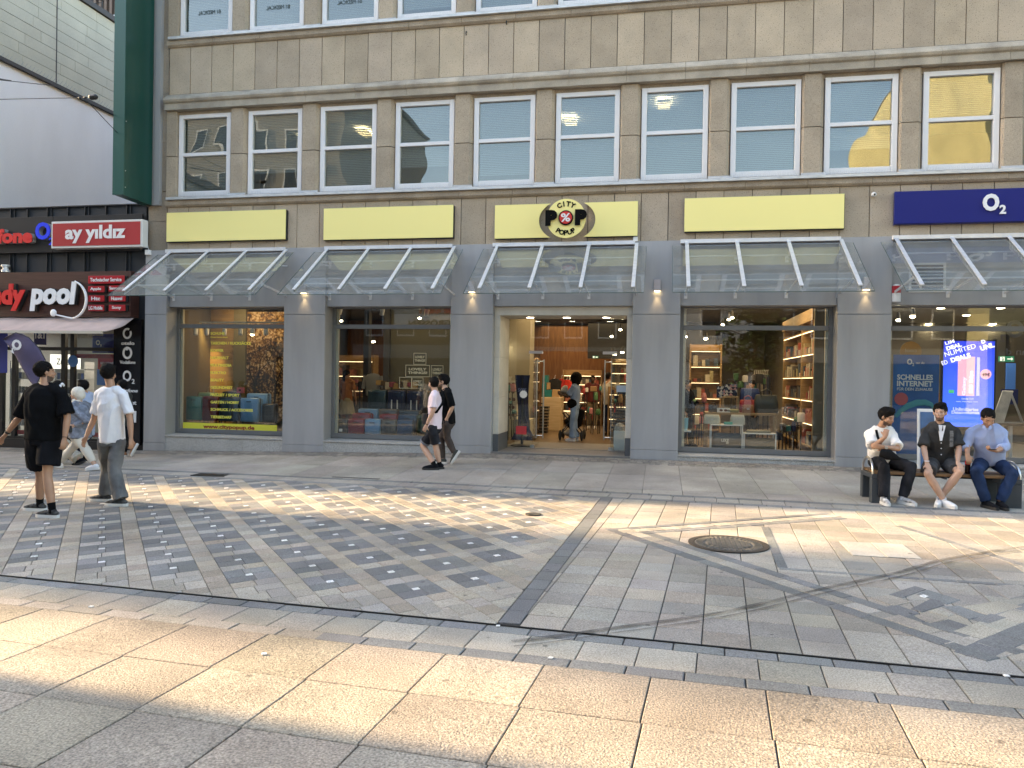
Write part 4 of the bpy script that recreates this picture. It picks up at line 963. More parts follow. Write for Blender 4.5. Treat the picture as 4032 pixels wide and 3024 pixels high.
# brown corrugated block and white one further back
M_corr = mat('brown_corrugated', (.13,.10,.085), .6, var=.1, scale=2)
t = thing('brown_tower', (-26, 16, 0), 'brown corrugated roof block rising behind the beige cladding', 'building')
mb = MB(); mb.box(-34, -21, 14.2, 22, 0, 26); x = -34
while x < -21: mb.box(x, x+.12, 14.08, 14.19, 16.9, 26); x += .27
mb.build('wall', M_corr, t); B('ledge', mat('dark_flashing', (.05,.045,.045), .6), t, (-34.1, -20.9, 13.9, 14.07, 16.62, 16.86))
ld = MB(); ld.tube([(-24.95, 13.86, 17.2), (-24.95, 13.86, 25)], .025, 6); ld.tube([(-24.45, 13.86, 17.2), (-24.45, 13.86, 25)], .025, 6)
for k in range(24): ld.tube([(-24.95, 13.86, 17.3+k*.32), (-24.45, 13.86, 17.3+k*.32)], .018, 6)
for z in (17.9, 18.8, 19.7):
    ld.tube([(-24.7+.42*math.cos(R(a)), 13.86-.42+.0-.42*math.sin(R(a))+.3, z) for a in range(0, 181, 20)], .018, 6)
ld.build('ladder', M_dark, t)
t = thing('white_corrugated_block', (-25, 12, 0), 'white corrugated roof storey below the brown tower', 'building'); mb = MB(); mb.box(-33, -20.5, 11.8, 13.7, 0, 16.2); x = -33
while x < -20.5: mb.box(x, x+.08, 11.72, 11.79, 12.5, 16.2); x += .16
mb.build('wall', mat('white_corrugated', (.66,.68,.70), .6), t)
# overhead cables
def cable(pts, name, label, r=.007):
    mb = MB(); Q = []
    for k in range(len(pts)-1):
        a, b = Vector(pts[k]), Vector(pts[k+1])
        for s_ in range(8): Q.append(a.lerp(b, s_/8))
    Q.append(Vector(pts[-1])); mb.tube([tuple(q) for q in Q], r, 6); return mb
c1 = U(0, 315, -3); c2 = U(210, 337, -3); c3 = U(477, 358, -2.0)
t = thing('overhead_cable', c1, 'upper thin black cable strung in front of the white wall', 'cable'); cable([(-19, -3.6, c1.z+.75), tuple(c1), tuple(c2), (-11.5, -.9, c3.z-.1)], 'c', '').build('wire', M_black, t)
MB().tube([tuple(c1+Vector((-.05,0,.02))), tuple(c1+Vector((.25,0,-.03)))], [.02,.012], 8).build('turnbuckle', M_black, t)
c1 = U(0, 391, -3); c2 = U(330, 384, -3); ci = U(367, 382, -3)
t = thing('overhead_cable', c1, 'lower thin black cable with a dark insulator in front of the white wall', 'cable'); cable([(-19, -3.4, c1.z), tuple(c1), tuple(c2), (-11.5, -.9, 6.75)], 'c', '').build('wire', M_black, t)
mb = MB(); mb.tube([tuple(ci+Vector((-.09,0,0))), tuple(ci+Vector((-.05,0,0))), tuple(ci+Vector((.05,0,0))), tuple(ci+Vector((.09,0,.0)))], [.02,.05,.05,.02], 10); mb.ell(tuple(ci+Vector((-.17,0,0))), (.04,.02,.02)); mb.ell(tuple(ci+Vector((-.29,0,0))), (.03,.02,.02)); mb.build('insulator', M_black, t)
# ================================================================ THE STREET AROUND (outside the frame: it shades the square and shows in the glass)
M_f1 = mat('far_plaster_cream', (.46,.42,.33), .9, var=.08, scale=.4); M_f2 = mat('far_plaster_grey', (.30,.29,.27), .9, var=.1, scale=.4); M_f3 = mat('far_plaster_yellow', (.36,.345,.20), .9, var=.25, scale=.25); M_f4 = mat('far_plaster_white', (.62,.62,.60), .9)
M_fw = mat('far_window_glass', (.03,.04,.05), .08); M_froof = mat('far_roof', (.10,.08,.07), .8)
def block(name, x0, x1, y0, y1, h, m, label, face=1, z0=-.2, win=True):
    t = thing(name, ((x0+x1)/2, (y0+y1)/2, 0), label, 'building'); B('wall', m, t, (x0, x1, y0, y1, z0, h)); B('roof', M_froof, t, (x0-.25, x1+.25, y0-.25, y1+.25, h+.001, h+.35))
    if not win: B('shop_glazing', M_fw, t, (x0+.2, x1-.2, y1+.01, y1+.05, .2, 4.6))  # dark ground-floor strip, added to dull this front's reflection in the shop glass
    if win:
        mb = MB(); fr = MB(); y = y1 if face > 0 else y0; z = 4.6
        while z < h-2.2:
            x = x0+1.2
            while x < x1-1.6:
                mb.box(x, x+1.1, y+face*.01, y+face*.04, z, z+1.6); fr.box(x-.08, x+1.18, y+face*.002, y+face*.03, z-.12, z-.01); fr.box(x-.08, x, y+face*.002, y+face*.05, z, z+1.6); fr.box(x+1.1, x+1.18, y+face*.002, y+face*.05, z, z+1.6); fr.box(x-.08, x+1.18, y+face*.002, y+face*.05, z+1.6, z+1.7); x += 2.3
            z += 3.2
        mb.build('window', M_fw, t); fr.build('window_frame', M_white, t)
        B('shop_glazing', M_fw, t, (x0+.5, x1-.5, y+face*.01 if face > 0 else y-.04, y+.04 if face > 0 else y-.01, .3, 2.9)); B('shop_fascia', M_f2 if m != M_f2 else M_f4, t, (x0+.2, x1-.2, y+.005 if face > 0 else y-.1, y+.1 if face > 0 else y-.005, 3.0, 3.9))
    return t
block('added_shade_row', -75, -31.2, .6, 14, 16.75, M_f1, 'unseen cream plastered row added at left to shade the shop side', -1)  # unseen row, added and sized to shade the pavement before the shops
block('added_shade_corner', -60, -25, -30, -9.15, 12.0, M_f2, 'unseen grey corner block added at far left to shade the near slabs', 1)  # unseen block, added so that its corner shades the near left slabs
block('opposite_building', -55, -22, -52, -33, 24, M_f2, 'tall grey building opposite the shops', 1)
M_f5 = mat('far_dark_brick', (.085,.062,.048), .9, var=.2, scale=2)
block('opposite_building', -21.5, 1.2, -48, -34, 12.6, M_f5, 'dark brick building opposite the entrance', 1)
block('opposite_building', 1.3, 5.6, -46, -33.6, 13.4, M_f4, 'narrow white house opposite the handbag window', 1)
block('opposite_building', 5.7, 17.9, -48, -34, 12.2, M_f5, 'dark brick building between the white house and the yellow one', 1)
t = thing('street_sign_board', (-15.2, -33.9, 5.3), 'white shop board with red lettering on the opposite building', 'sign'); B('board', M_white, t, (-18.2, -12.2, -33.85, -33.7, 5.0, 7.0)); text('ngarten', M_redl, t, (-14.6, -33.68, 6.3), w=3.6, h=.95, depth=.05, bold=.05, yaw=math.pi); text('54E GR\u00d6SSEN', M_txtb, t, (-15.0, -33.68, 5.4), w=4.2, h=.5, depth=.05, bold=.03, yaw=math.pi)
t = thing('street_sign_board', (-29, -32.9, 5.3), 'brown shop board with white perfume lettering on the opposite building', 'sign'); B('board', mat('brown_board', (.05,.025,.018), .5), t, (-36, -24.5, -32.9, -32.75, 5.2, 7.4)); text('Oil Perfumes', Wl, t, (-27.5, -32.72, 6.3), w=4.2, h=.9, depth=.05, bold=.02, yaw=math.pi)
def tree(x, y, h, r_, label, seed=1):
    rn = random.Random(seed); t = thing('street_tree', (x, y, 0), label, 'tree'); mb = MB(); mb.tube([(x, y, -.1), (x+.05, y, h*.3), (x, y+.05, h*.55), (x+.05, y, h*.9)], [.16, .12, .08, .02], 10)
    for k in range(14):
        z = h*(.32+.04*k); a = k*2.4; l_ = r_*(1-.05*k)*.8; mb.tube([(x, y, z), (x+math.cos(a)*l_*.5, y+math.sin(a)*l_*.5, z+.35), (x+math.cos(a)*l_, y+math.sin(a)*l_, z+.6)], [.05, .03, .01], 6)
    mb.build('trunk', mat('tree_bark', (.06,.045,.035), .9), t, smooth=True); mb = MB()
    for k in range(5200):
        u = rn.random()**.5; zz = rn.uniform(.28, 1.02); rad = r_*math.sin(min(1, (1.04-zz)/.55)*math.pi/2)*(.55+.45*math.sin(zz*23+1)**2)*u; a = rn.uniform(0, 6.283); p = V3((x+math.cos(a)*rad, y+math.sin(a)*rad, h*zz+rn.uniform(-.15,.15)))
        if noise.noise(p*1.3) < -.18: continue
        d1 = V3((rn.uniform(-1,1), rn.uniform(-1,1), rn.uniform(-.6,.6))).normalized()*.13; d2 = d1.cross(V3((rn.uniform(-1,1), rn.uniform(-1,1), 1))).normalized()*.07; v = rn.uniform(.6, 1.5); mb.cc = (.045*v, .075*v, .02*v); mb.poly([p-d1, p+d2, p+d1, p-d2])
    mb.build('crown', mat('tree_leaves', (.05,.08,.02), .6, attr=True), t, fixn=False)
V3 = Vector; tree(4.3, -21.5, 7.6, 2.1, 'leafy street tree on the far side of the square', 4)
block('opposite_building', 18, 40, -60, -31, 26, M_f3, 'yellow plastered building opposite at right', 1, win=False)
block('right_neighbour', 9.8, 40, .2, 14, 14, M_f4, 'white building continuing the row on the right', -1)
t = thing('added_shade_tower', (-105.5, 5.8, 0), 'unseen slab tower added far off to cast shade across the square', 'building')  # unseen tower, added to shade the ground between the two sun strips
B('wall', M_f2, t, (-108, -103, 1.0, 4.3, -.5, 64)); mb = MB()
for z in range(3, 62, 3): mb.box(-107.5, -103.5, .94, .99, z, z+1.6)
mb.build('window', M_fw, t); B('roof', M_froof, t, (-108.2, -102.8, .95, 4.35, 64.01, 64.5))
# ================================================================ INSIDE THE SHOP
M_floor = wood('shop_floor_boards', (.09,.055,.026), (.15,.095,.048), 1.0, .35, stretch=(8, 1, 1))
M_wallw = mat('shop_wall', (.33,.29,.22), .8, var=.06); M_ceil = mat('shop_ceiling_dark', (.10,.095,.085), .8)
M_wood = wood('oak_panel', (.30,.19,.085), (.42,.28,.14), .8, .5, stretch=(1.2, 1, 9)); M_woodd = wood('brown_panel', (.14,.055,.016), (.21,.095,.03), .8, .5, stretch=(7, 1, 1))
sh = thing('shop_interior', (-3, 6, .17), 'shop interior with wooden floor and warm spot lights behind the glass front', 'interior')
B('floor', M_floor, sh, (-11.3, 3.75, 2.6, 13.6, .08, .17), (-11.3, -3.4, .31, 2.6, .08, .17), (-.58, 3.75, .31, 2.6, .08, .17))
B('ceiling', M_ceil, sh, (-11.3, 3.75, .31, 13.6, 3.55, 3.6)); B('back_wall', M_wallw, sh, (-11.3, 3.75, 13.5, 13.6, .1, 3.55))
B('side_wall', M_wallw, sh, (3.66, 3.75, .31, 13.5, .17, 3.55))
B('oak_partition', M_wood, sh, (-13, -10.35, 1.75, 1.82, .17, 3.54)); B('partition_post', mat('partition_post', (.16,.14,.08), .7), sh, (-10.34, -10.02, 1.7, 1.82, .17, 3.54))
# inner panel painted with the autumn tree's reflection in the first window
M_refl = bpy.data.materials.new('painted_tree_reflection'); M_refl.use_nodes = True; nt = M_refl.node_tree; L = nt.links; b_ = nt.nodes['Principled BSDF']
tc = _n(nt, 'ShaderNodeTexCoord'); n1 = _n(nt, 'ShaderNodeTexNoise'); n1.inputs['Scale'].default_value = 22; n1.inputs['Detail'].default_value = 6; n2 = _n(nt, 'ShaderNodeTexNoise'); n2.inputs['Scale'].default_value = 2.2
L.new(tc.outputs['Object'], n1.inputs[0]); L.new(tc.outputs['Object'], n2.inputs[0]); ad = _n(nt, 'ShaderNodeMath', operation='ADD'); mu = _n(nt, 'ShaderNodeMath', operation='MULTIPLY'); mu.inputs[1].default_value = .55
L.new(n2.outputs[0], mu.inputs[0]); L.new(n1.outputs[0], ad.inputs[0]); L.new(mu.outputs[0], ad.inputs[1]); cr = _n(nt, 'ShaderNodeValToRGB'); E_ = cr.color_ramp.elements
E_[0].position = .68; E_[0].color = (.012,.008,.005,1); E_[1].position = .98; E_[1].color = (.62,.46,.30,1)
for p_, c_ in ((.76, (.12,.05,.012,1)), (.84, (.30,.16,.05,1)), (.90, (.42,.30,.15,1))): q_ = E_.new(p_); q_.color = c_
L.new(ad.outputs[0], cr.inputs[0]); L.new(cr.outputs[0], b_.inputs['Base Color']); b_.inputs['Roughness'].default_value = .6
mu_ = B('tree_reflection_panel', M_refl, sh, (-10.01, -8.3, 1.75, 1.80, .6, 3.2)); mb = MB(); random.seed(3)
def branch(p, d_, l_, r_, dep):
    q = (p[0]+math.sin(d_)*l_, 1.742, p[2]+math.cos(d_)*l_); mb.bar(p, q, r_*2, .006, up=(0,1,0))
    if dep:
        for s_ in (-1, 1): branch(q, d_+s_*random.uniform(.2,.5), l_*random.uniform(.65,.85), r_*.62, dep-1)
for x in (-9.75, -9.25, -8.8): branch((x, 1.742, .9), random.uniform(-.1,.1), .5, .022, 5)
mb.build('reflected_branches', mat('reflected_branch', (.012,.008,.006), .8), mu_)
# brown panel wall deeper in, beige column, counter wall
B('wood_wall', M_woodd, sh, (-4.6, -2.2, 10.0, 10.1, .17, 3.5), (-2.2, -1.6, 10.0, 10.12, .17, 2.4)); B('column', M_wallw, sh, (-4.45, -3.55, 5.2, 5.9, .17, 3.5)); B('dark_bulkhead', M_black, sh, (-2.3, 1.6, 8.6, 8.9, 2.35, 3.5))
B('grey_partition', mat('grey_green_panel', (.13,.13,.10), .7), sh, (-6.6, -4.9, 2.6, 2.7, .17, 3.5)); B('dark_column', mat('dark_grey_column', (.08,.085,.095), .6), sh, (-7.9, -7.75, 4.0, 4.2, .17, 3.5), (-6.75, -6.6, 2.5, 2.7, .17, 3.5)); B('orange_wall', M_woodd, sh, (-10.2, -8.9, 8.2, 8.3, .17, 3.5))
# lights that are on in the shop
WARM = (1, .72, .42); _area = area
def area(n, x, y, z, sx, sy, e, col): return _area(n, x, y, z, sx, sy, e*.42, col)
area('shop_ceiling_light', -9.6, 1.1, 3.4, 1.6, .5, 14, WARM); area('shop_ceiling_light', -5.8, 1.5, 3.45, 2.2, 1.0, 9, WARM); area('shop_ceiling_light', -2.4, 5, 3.45, 3, 3, 46, WARM); area('shop_ceiling_light', -2.5, 9, 3.45, 3, 2, 26, WARM); area('shop_ceiling_light', 1.6, 1.6, 3.45, 2.4, 1.4, 38, WARM); area('shop_ceiling_light', -7.5, 5.5, 3.45, 4, 2, 16, WARM); area('shop_ceiling_light', 2, 6, 3.45, 2.5, 4, 60, WARM)
ld = bpy.data.lights.new('wall_spot', 'SPOT'); ld.energy = 60; ld.color = (1,.66,.22); ld.spot_size = R(38); ld.spot_blend = .9; ld.shadow_soft_size = .05
lo = bpy.data.objects.new('wall_spot', ld); COL.objects.link(lo); lo.location = (-10.9, 1.25, 3.1); lo.rotation_euler = Vector((.0, -.42, 1.6)).to_track_quat('Z', 'Y').to_euler()
M_bulb = mat('spot_bulb', (1,.9,.7), .5, emit=12, tint=(1,.88,.66))
def spot(x, y, z, tilt, label, grp='track spot lights in the first shop window', lit=True, s_=1, col=None):
    t = thing('spot_light', (x, y, z), label, 'spot light', grp); d_ = Vector((tilt*.4, -.25, -1)).normalized(); a = Vector((x, y, z))
    MB().tube([tuple(a), tuple(a+d_*.14*s_)], .05*s_, 12).build('lamp_head', col or M_white, t, smooth=True)
    MB().tube([(x, y, z+.08), tuple(a+d_*.03)], .01, 6).build('bracket', M_white, t)
    MB().ell(tuple(a+d_*.145*s_), (.038*s_, .038*s_, .012)).build('bulb', M_bulb if lit else M_alu, t)
B('light_track', M_white, sh, (-10.6, -8.2, .70, .74, 2.84, 2.875))
ords = ('leftmost', 'second', 'third', 'fourth', 'fifth', 'rightmost')
for k, u in enumerate((385, 498, 675, 835, 955, 1090)):
    p = U(620+u/2.552, 1150+390/2.552, .72); spot(p.x, .72, p.z+.04, .3, '%s white track spot light above the suitcases in the first shop window' % ords[k], lit=(k == 4))
for k, (u, v, lb) in enumerate(((222, 155, 'left'), (592, 160, 'middle'), (978, 165, 'right'))):
    p = U(1240+u/2.2117, 1150+v/2.2117, .9); spot(p.x, .9, p.z+.03, -.3, '%s white spot light at the top of the second shop window' % lb, 'white spot lights in the second shop window', lit=False)
def glow(x, y, z, label, r_=.05, grp='glowing ceiling spots in the shop'):
    t = thing('ceiling_spot', (x, y, z), label, 'ceiling spot', grp); MB().ell((x, y, z), (r_, r_, r_*.6), nu=10, nv=6).build('bulb', M_bulb, t, smooth=True); MB().tube([(x, y, z+.02), (x, y, z+.16)], [r_*1.05, r_*.6], 8).build('housing', M_black, t)
gl = [((1240+230/2.2117, 1150+252/2.2117), 3, 'glowing spot at the upper left of the second shop window'), ((1240+912/2.2117, 1150+228/2.2117), 1.6, 'brightest glowing spot at the upper right of the second shop window'), ((1240+510/2.2117, 1150+432/2.2117), 6, 'small glowing spot in the middle of the second shop window'), ((1240+1155/2.2117, 1150+503/2.2117), 4, 'glowing spot beside the right edge of the second shop window'),
 ((1850+1405/2.3707, 1150+352/2.3707), 3, 'highest glowing spot at the upper right inside the entrance'), ((1850+1323/2.3707, 1150+415/2.3707), 4, 'glowing spot second from top inside the entrance'), ((1850+283/2.3707, 1150+450/2.3707), 3, 'glowing spot at the left edge inside the entrance'), ((1850+338/2.3707, 1150+519/2.3707), 5, 'lower glowing spot at the left inside the entrance'),
 ((1850+1332/2.3707, 1150+563/2.3707), 7, 'left one of the row of spots at the right inside the entrance'), ((1850+1353/2.3707, 1150+582/2.3707), 7, 'second of the row of spots at the right inside the entrance'), ((1850+1422/2.3707, 1150+562/2.3707), 7, 'right one of the row of spots at the right inside the entrance'), ((1850+1395/2.3707, 1150+606/2.3707), 9, 'lowest bright spot at the right inside the entrance'), ((1850+1422/2.3707, 1150+647/2.3707), 11, 'faint far spot at the right inside the entrance'),
 ((2600+235/2.3707, 1150+418/2.3707), 3, 'glowing spot at the left of the handbag window'), ((2600+640/2.3707, 1150+258/2.3707), 2.5, 'left one of the pair of spots in the top light of the handbag window'), ((2600+672/2.3707, 1150+240/2.3707), 2.5, 'right one of the pair of spots in the top light of the handbag window'), ((2600+583/2.3707, 1150+305/2.3707), 3, 'spot just under the pair of spots in the handbag window'), ((2600+425/2.3707, 1150+436/2.3707), 5, 'small far spot in the handbag window')]
for (px_, py_), y, lb in gl: p = U(px_, py_, y); glow(p.x, y, min(p.z, 3.42), lb, .036 if y < 5 else .05)
# emergency exit signs
def exitsign(x, y, z, w_, label, flip=False):
    t = thing('exit_sign', (x, y, z), label, 'exit sign'); B('panel', mat('exit_green', (.02,.22,.13), .4, emit=.05), t, (x-w_, x+w_, y, y+.03, z-w_*.42, z+w_*.42)); s_ = -1 if flip else 1; mb = MB()
    mb.box(x+s_*w_*.1-(w_*.0), x+s_*w_*.1+w_*.5, y-.006, y-.001, z-.012, z+.012); mb.prism([(x+w_*.62, y-.006, z-w_*.25), (x+w_*.85, y-.006, z), (x+w_*.62, y-.006, z+w_*.25)], (0,.005,0))
    mb.box(x-w_*.85, x-w_*.25, y-.006, y-.002, z-w_*.3, z+w_*.3); mb.build('pictogram', mat('exit_white', (.8,.85,.8), .4, emit=.2), t); MB().prism([(x-w_*.65, y-.009, z-w_*.25), (x-w_*.5, y-.009, z+.0), (x-w_*.62, y-.009, z+w_*.22), (x-w_*.45, y-.009, z+w_*.22), (x-w_*.38, y-.009, z-w_*.25)], (0,.002,0)).build('figure', mat('exit_green', (.02,.28,.16), .4), t)
p = U(1240+632/2.2117, 1150+300/2.2117, 1.2); exitsign(p.x, 1.2, p.z, .10, 'green exit sign at the top of the second shop window')
p = U(1850+1172/2.3707, 1150+607/2.3707, 8.4); exitsign(p.x, 8.4, p.z, .09, 'green exit sign on the black bulkhead seen through the entrance')
# suitcases
M_ctr = mat('case_trim', (.02,.02,.022), .5)
def suitcase(x, y, z, w_, h_, d_, col, style, label, grp, handle=0, rz=0):
    m = mat('suitcase_%s' % '_'.join('%03d' % int(c*999) for c in col), col, .32, var=.06, scale=3, coat=.15)
    t = thing('suitcase', (x, y, z), label, 'suitcase', grp, rz); globals()['LASTCASE'] = t; mb = MB(); o = Vector((x, y, z))
    mb.box(-w_/2+x, w_/2+x, y-d_/2, y-.008, z+.045, z+h_); body = mb.build('front_shell', m, t, bevel=.028, smooth=True)
    MB().box(x-w_/2, x+w_/2, y+.008, y+d_/2, z+.045, z+h_).build('back_shell', m, t, bevel=.028, smooth=True)
    MB().box(x-w_/2+.004, x+w_/2-.004, y-.007, y+.007, z+.05, z+h_-.004).build('zip_band', M_ctr, t)
    mb = MB()
    if style == 'rib':
        n = int(w_/.05)
        for k in range(n): mb.box(x-w_/2+.035+k*(w_-.07)/n, x-w_/2+.055+k*(w_-.07)/n, y-d_/2-.006, y-d_/2+.002, z+.09, z+h_-.05)
    elif style == 'diag':
        for k in range(-6, 10):
            x0 = x-w_/2+k*.06; a = (max(x0, x-w_/2+.03), 0); l0 = max(0, (x-w_/2+.03-x0)); z0 = z+.08+l0*1.0; x1 = min(x+w_/2-.03, x0+(h_-.14)); z1 = z+.08+(x1-x0)
            if x1 > a[0] and z1 <= z+h_-.03: mb.bar((a[0], y-d_/2-.002, z+h_-.04-(z0-z-.08)), (x1, y-d_/2-.002, z+h_-.04-(z1-z-.08)), .008, .006, up=(0,1,0))
    elif style == 'ring':
        for rr in (.085, .045):
            for k in range(20):
                a0, a1 = k/20*2*math.pi, (k+1)/20*2*math.pi; mb.bar((x+rr*math.cos(a0), y-d_/2-.003, z+h_*.5+rr*math.sin(a0)), (x+rr*math.cos(a1), y-d_/2-.003, z+h_*.5+rr*math.sin(a1)), .014, .010, up=(0,1,0))
        mb.box(x-.03, x-.015, y-d_/2-.004, y-d_/2+.002, z+.08, z+h_*.5-.09); mb.box(x+.015, x+.03, y-d_/2-.004, y-d_/2+.002, z+.08, z+h_*.5-.09); mb.box(x-.03, x-.015, y-d_/2-.004, y-d_/2+.002, z+h_*.5+.09, z+h_-.04); mb.box(x+.015, x+.03, y-d_/2-.004, y-d_/2+.002, z+h_*.5+.09, z+h_-.04)
    else:
        for k in range(1, 4): mb.box(x-w_/2+.03, x+w_/2-.03, y-d_/2-.005, y-d_/2+.002, z+h_*k/4-.01, z+h_*k/4+.01)
    if mb.v: mb.build('ridges', m, t)
    mb = MB()
    for sx in (-1, 1):
        for sy in (-1, 1): mb.ell((x+sx*(w_/2-.05), y+sy*(d_/2-.05), z+.025), (.012, .025, .025), nu=8, nv=6)
    mb.build('wheels', M_ctr, t)
    if handle:
        mb = MB(); mb.tube([(x-.07, y+d_/2-.03, z+h_-.01), (x-.07, y+d_/2-.03, z+h_+handle), (x+.07, y+d_/2-.03, z+h_+handle), (x+.07, y+d_/2-.03, z+h_-.01)], .009, 6); mb.build('handle', M_steel, t)
    else: MB().box(x-.06, x+.06, y-d_/2-.012, y-d_/2+.0, z+h_-.09, z+h_-.075).build('grip', M_ctr, t)
def px2case(u0, u1, v0, v1, y, f_): a = U(*f_(u0, v1), y); b = U(*f_(u1, v0), y); return (a.x+b.x)/2, a.z, b.x-a.x, b.z-a.z
B('display_plinth', mat('display_board', (.30,.28,.24), .6), sh, (-10.8, -8.05, .36, 1.55, .17, .38), (-7.0, -4.3, .36, 1.35, .17, .30), (-7.0, -4.3, 1.36, 2.0, .17, .62))
TEAL=(.06,.17,.15); WINE=(.13,.012,.02); NAVY=(.015,.04,.07); SKY=(.16,.33,.55); GREEN=(.20,.30,.17); BLK=(.02,.02,.025); GREY=(.10,.095,.09); BLUE=(.02,.07,.16); DNAVY=(.012,.02,.07); RED=(.25,.012,.03); DGRN=(.02,.07,.05)
g1 = 'suitcases in the first shop window'; g2 = 'suitcases in the second shop window'
for u0,u1,v0,v1,y,c_,stl,lb,hd in ((278,438,1050,1305,.62,TEAL,'ring','teal green suitcase with a ring emblem, front left in the first shop window',0), (440,600,1050,1312,.66,WINE,'rib','wine red suitcase beside the teal one in the first shop window',0), (612,812,1062,1318,.66,NAVY,'bar','dark navy suitcase in the middle of the first shop window',0), (825,1010,1068,1325,.60,SKY,'diag','sky blue suitcase with diagonal ridges, front right in the first shop window',0), (400,560,1012,1300,1.05,GREEN,'rib','pale green suitcase behind the teal one in the first shop window',.13), (640,790,1000,1290,1.1,BLK,'bar','black suitcase in the back row of the first shop window',0), (888,1098,1022,1300,1.05,SKY,'bar','sky blue suitcase standing behind the one with diagonal ridges',0), (1045,1170,1125,1330,.72,BLK,'rib','black suitcase at the right end of the first shop window',0)):
    x, z, w_, h_ = px2case(u0, u1, v0, v1, y-.12, Lp); suitcase(x, y, max(z, .38) if y < .8 else z, w_, h_, .24, c_, stl, lb, g1, hd)
for u0,u1,v0,v1,y,c_,stl,lb in ((283,425,1105,1255,.6,RED,'bar','red suitcase in the front row of the second shop window'), (428,565,1108,1258,.58,SKY,'diag','light blue suitcase with diagonal ridges in the front row of the second shop window'), (568,705,1115,1262,.6,GREY,'ring','grey suitcase with a ring emblem in the front row of the second shop window'), (708,850,1118,1265,.6,BLUE,'bar','blue suitcase in the front row of the second shop window'),
  (170,285,1105,1252,.66,GREY,'rib','grey suitcase in the lower left corner of the second shop window'), (318,480,1058,1240,.95,RED,'bar','red suitcase standing behind the front red one'), (370,545,1020,1200,1.2,SKY,'diag','light blue suitcase in the second row of the second shop window'), (548,712,1022,1200,1.22,GREY,'bar','taupe suitcase in the second row of the second shop window'), (556,712,1065,1240,.95,RED,'bar','small red suitcase with a black handle between grey suitcases'), (720,882,1070,1245,.95,BLUE,'rib','teal blue suitcase behind the front blue one'), (722,905,1033,1210,1.22,NAVY,'rib','dark teal suitcase lying in the second row at right'), (880,990,1070,1250,.9,DGRN,'bar','dark green suitcase at the right of the second shop window'),
  (455,620,852,1040,1.62,(.015,.05,.07),'rib','tall teal suitcase in the top row at left'), (628,785,855,1040,1.62,DNAVY,'rib','tall navy suitcase in the middle of the top row'), (795,955,860,1045,1.62,DNAVY,'rib','tall navy suitcase at the right of the top row')):
    x, z, w_, h_ = px2case(u0, u1, v0, v1, y-.12, Lq); suitcase(x, y, z, w_, h_, .24, c_, stl, lb, g2, 0)
    if y > 1.5 and c_ == DNAVY:
        o = bpy.context.scene.objects[-1] if False else None; mb = MB(); [mb.box(x+q-.012, x+q+.012, y-.15, y-.135, z+.02, z+h_*.55) for q in (-.10, .04)]; mb.build('front_rods', M_white, bpy.data.objects[LASTCASE.name])
sg_ = B('price_tag', M_white, None, (-6.93, -6.86, .36, .38, .44, .5)); T(sg_, 'tiny white tag in the lower left corner of the second shop window', 'tag')
t = thing('gift_bag', tuple(U(620+833/2.552, 1150+985/2.552, .95)), 'small pink box bag with black square standing on the suitcases', 'bag'); p = t.location
B('body', mat('pink_card', (.62,.16,.19), .6), t, (p.x-.085, p.x+.085, .93, 1.0, p.z-.07, p.z+.06), bevel=.004); B('emblem', M_black, t, (p.x-.03, p.x+.03, .925, .929, p.z-.02, p.z+.02)); MB().tube([(p.x-.05,.96,p.z+.06),(p.x-.04,.96,p.z+.10),(p.x+.04,.96,p.z+.10),(p.x+.05,.96,p.z+.06)], .006, 6).build('handle', M_black, t)
# shirt on a stand, boxes behind the suitcases
p = U(1240+505/2.2117, 1150+800/2.2117, 3.0); t = thing('display_shirt', (p.x, 3.0, .2), 'pale grey shirt on a display stand behind the suitcases', 'shirt')
mb = MB(); mb.tube([(p.x, 3, p.z-.30), (p.x, 3, p.z-.05), (p.x, 3, p.z+.15), (p.x, 3, p.z+.24), (p.x, 3, p.z+.27)], [(.19,.09),(.20,.10),(.23,.10),(.16,.08),(.05,.04)], 14, side=(1,0,0)); mb.tube([(p.x-.2,3,p.z+.2),(p.x-.27,3,p.z-.12)], [.06,.05], 8); mb.tube([(p.x+.2,3,p.z+.2),(p.x+.27,3,p.z-.12)], [.06,.05], 8)
mb.build('fabric', mat('pale_shirt', (.38,.40,.42), .8), t, smooth=True); MB().tube([(p.x,3,.17),(p.x,3,p.z)], .015, 6).build('stand', M_steel, t)
for k in range(9):
    u = 560+k*38; v = 800+random.uniform(-12, 25); p = U(1240+u/2.2117, 1150+v/2.2117, 2.3); w_ = random.uniform(.05, .09); hh = random.uniform(.04, .09)
    t = B('parcel', mat('parcel_%d' % (k % 4), ((.5,.32,.12),(.12,.08,.05),(.55,.50,.40),(.35,.09,.12))[k % 4], .6), None, (p.x-w_, p.x+w_, 2.25, 2.37, p.z-hh, p.z+hh), bevel=.008); T(t, '%s box, %s from the left on the shelf above the suitcases' % (('amber','dark','cream','rose')[k % 4], ('first','second','third','fourth','fifth','sixth','seventh','eighth','ninth')[k]), 'box', 'boxes on the shelf above the suitcases')
t = thing('back_shelf', (-6.2, 2.35, .17), 'wooden shelf carrying boxes behind the top row of suitcases', 'shelf'); p = U(1240+700/2.2117, 1150+850/2.2117, 2.3)
B('board', M_wood, t, (-7.0, -5.2, 2.2, 2.5, p.z-.05, p.z-.01)); B('side', M_wood, t, (-7.0, -6.95, 2.2, 2.5, .17, p.z-.051), (-5.25, -5.2, 2.2, 2.5, .17, p.z-.051))
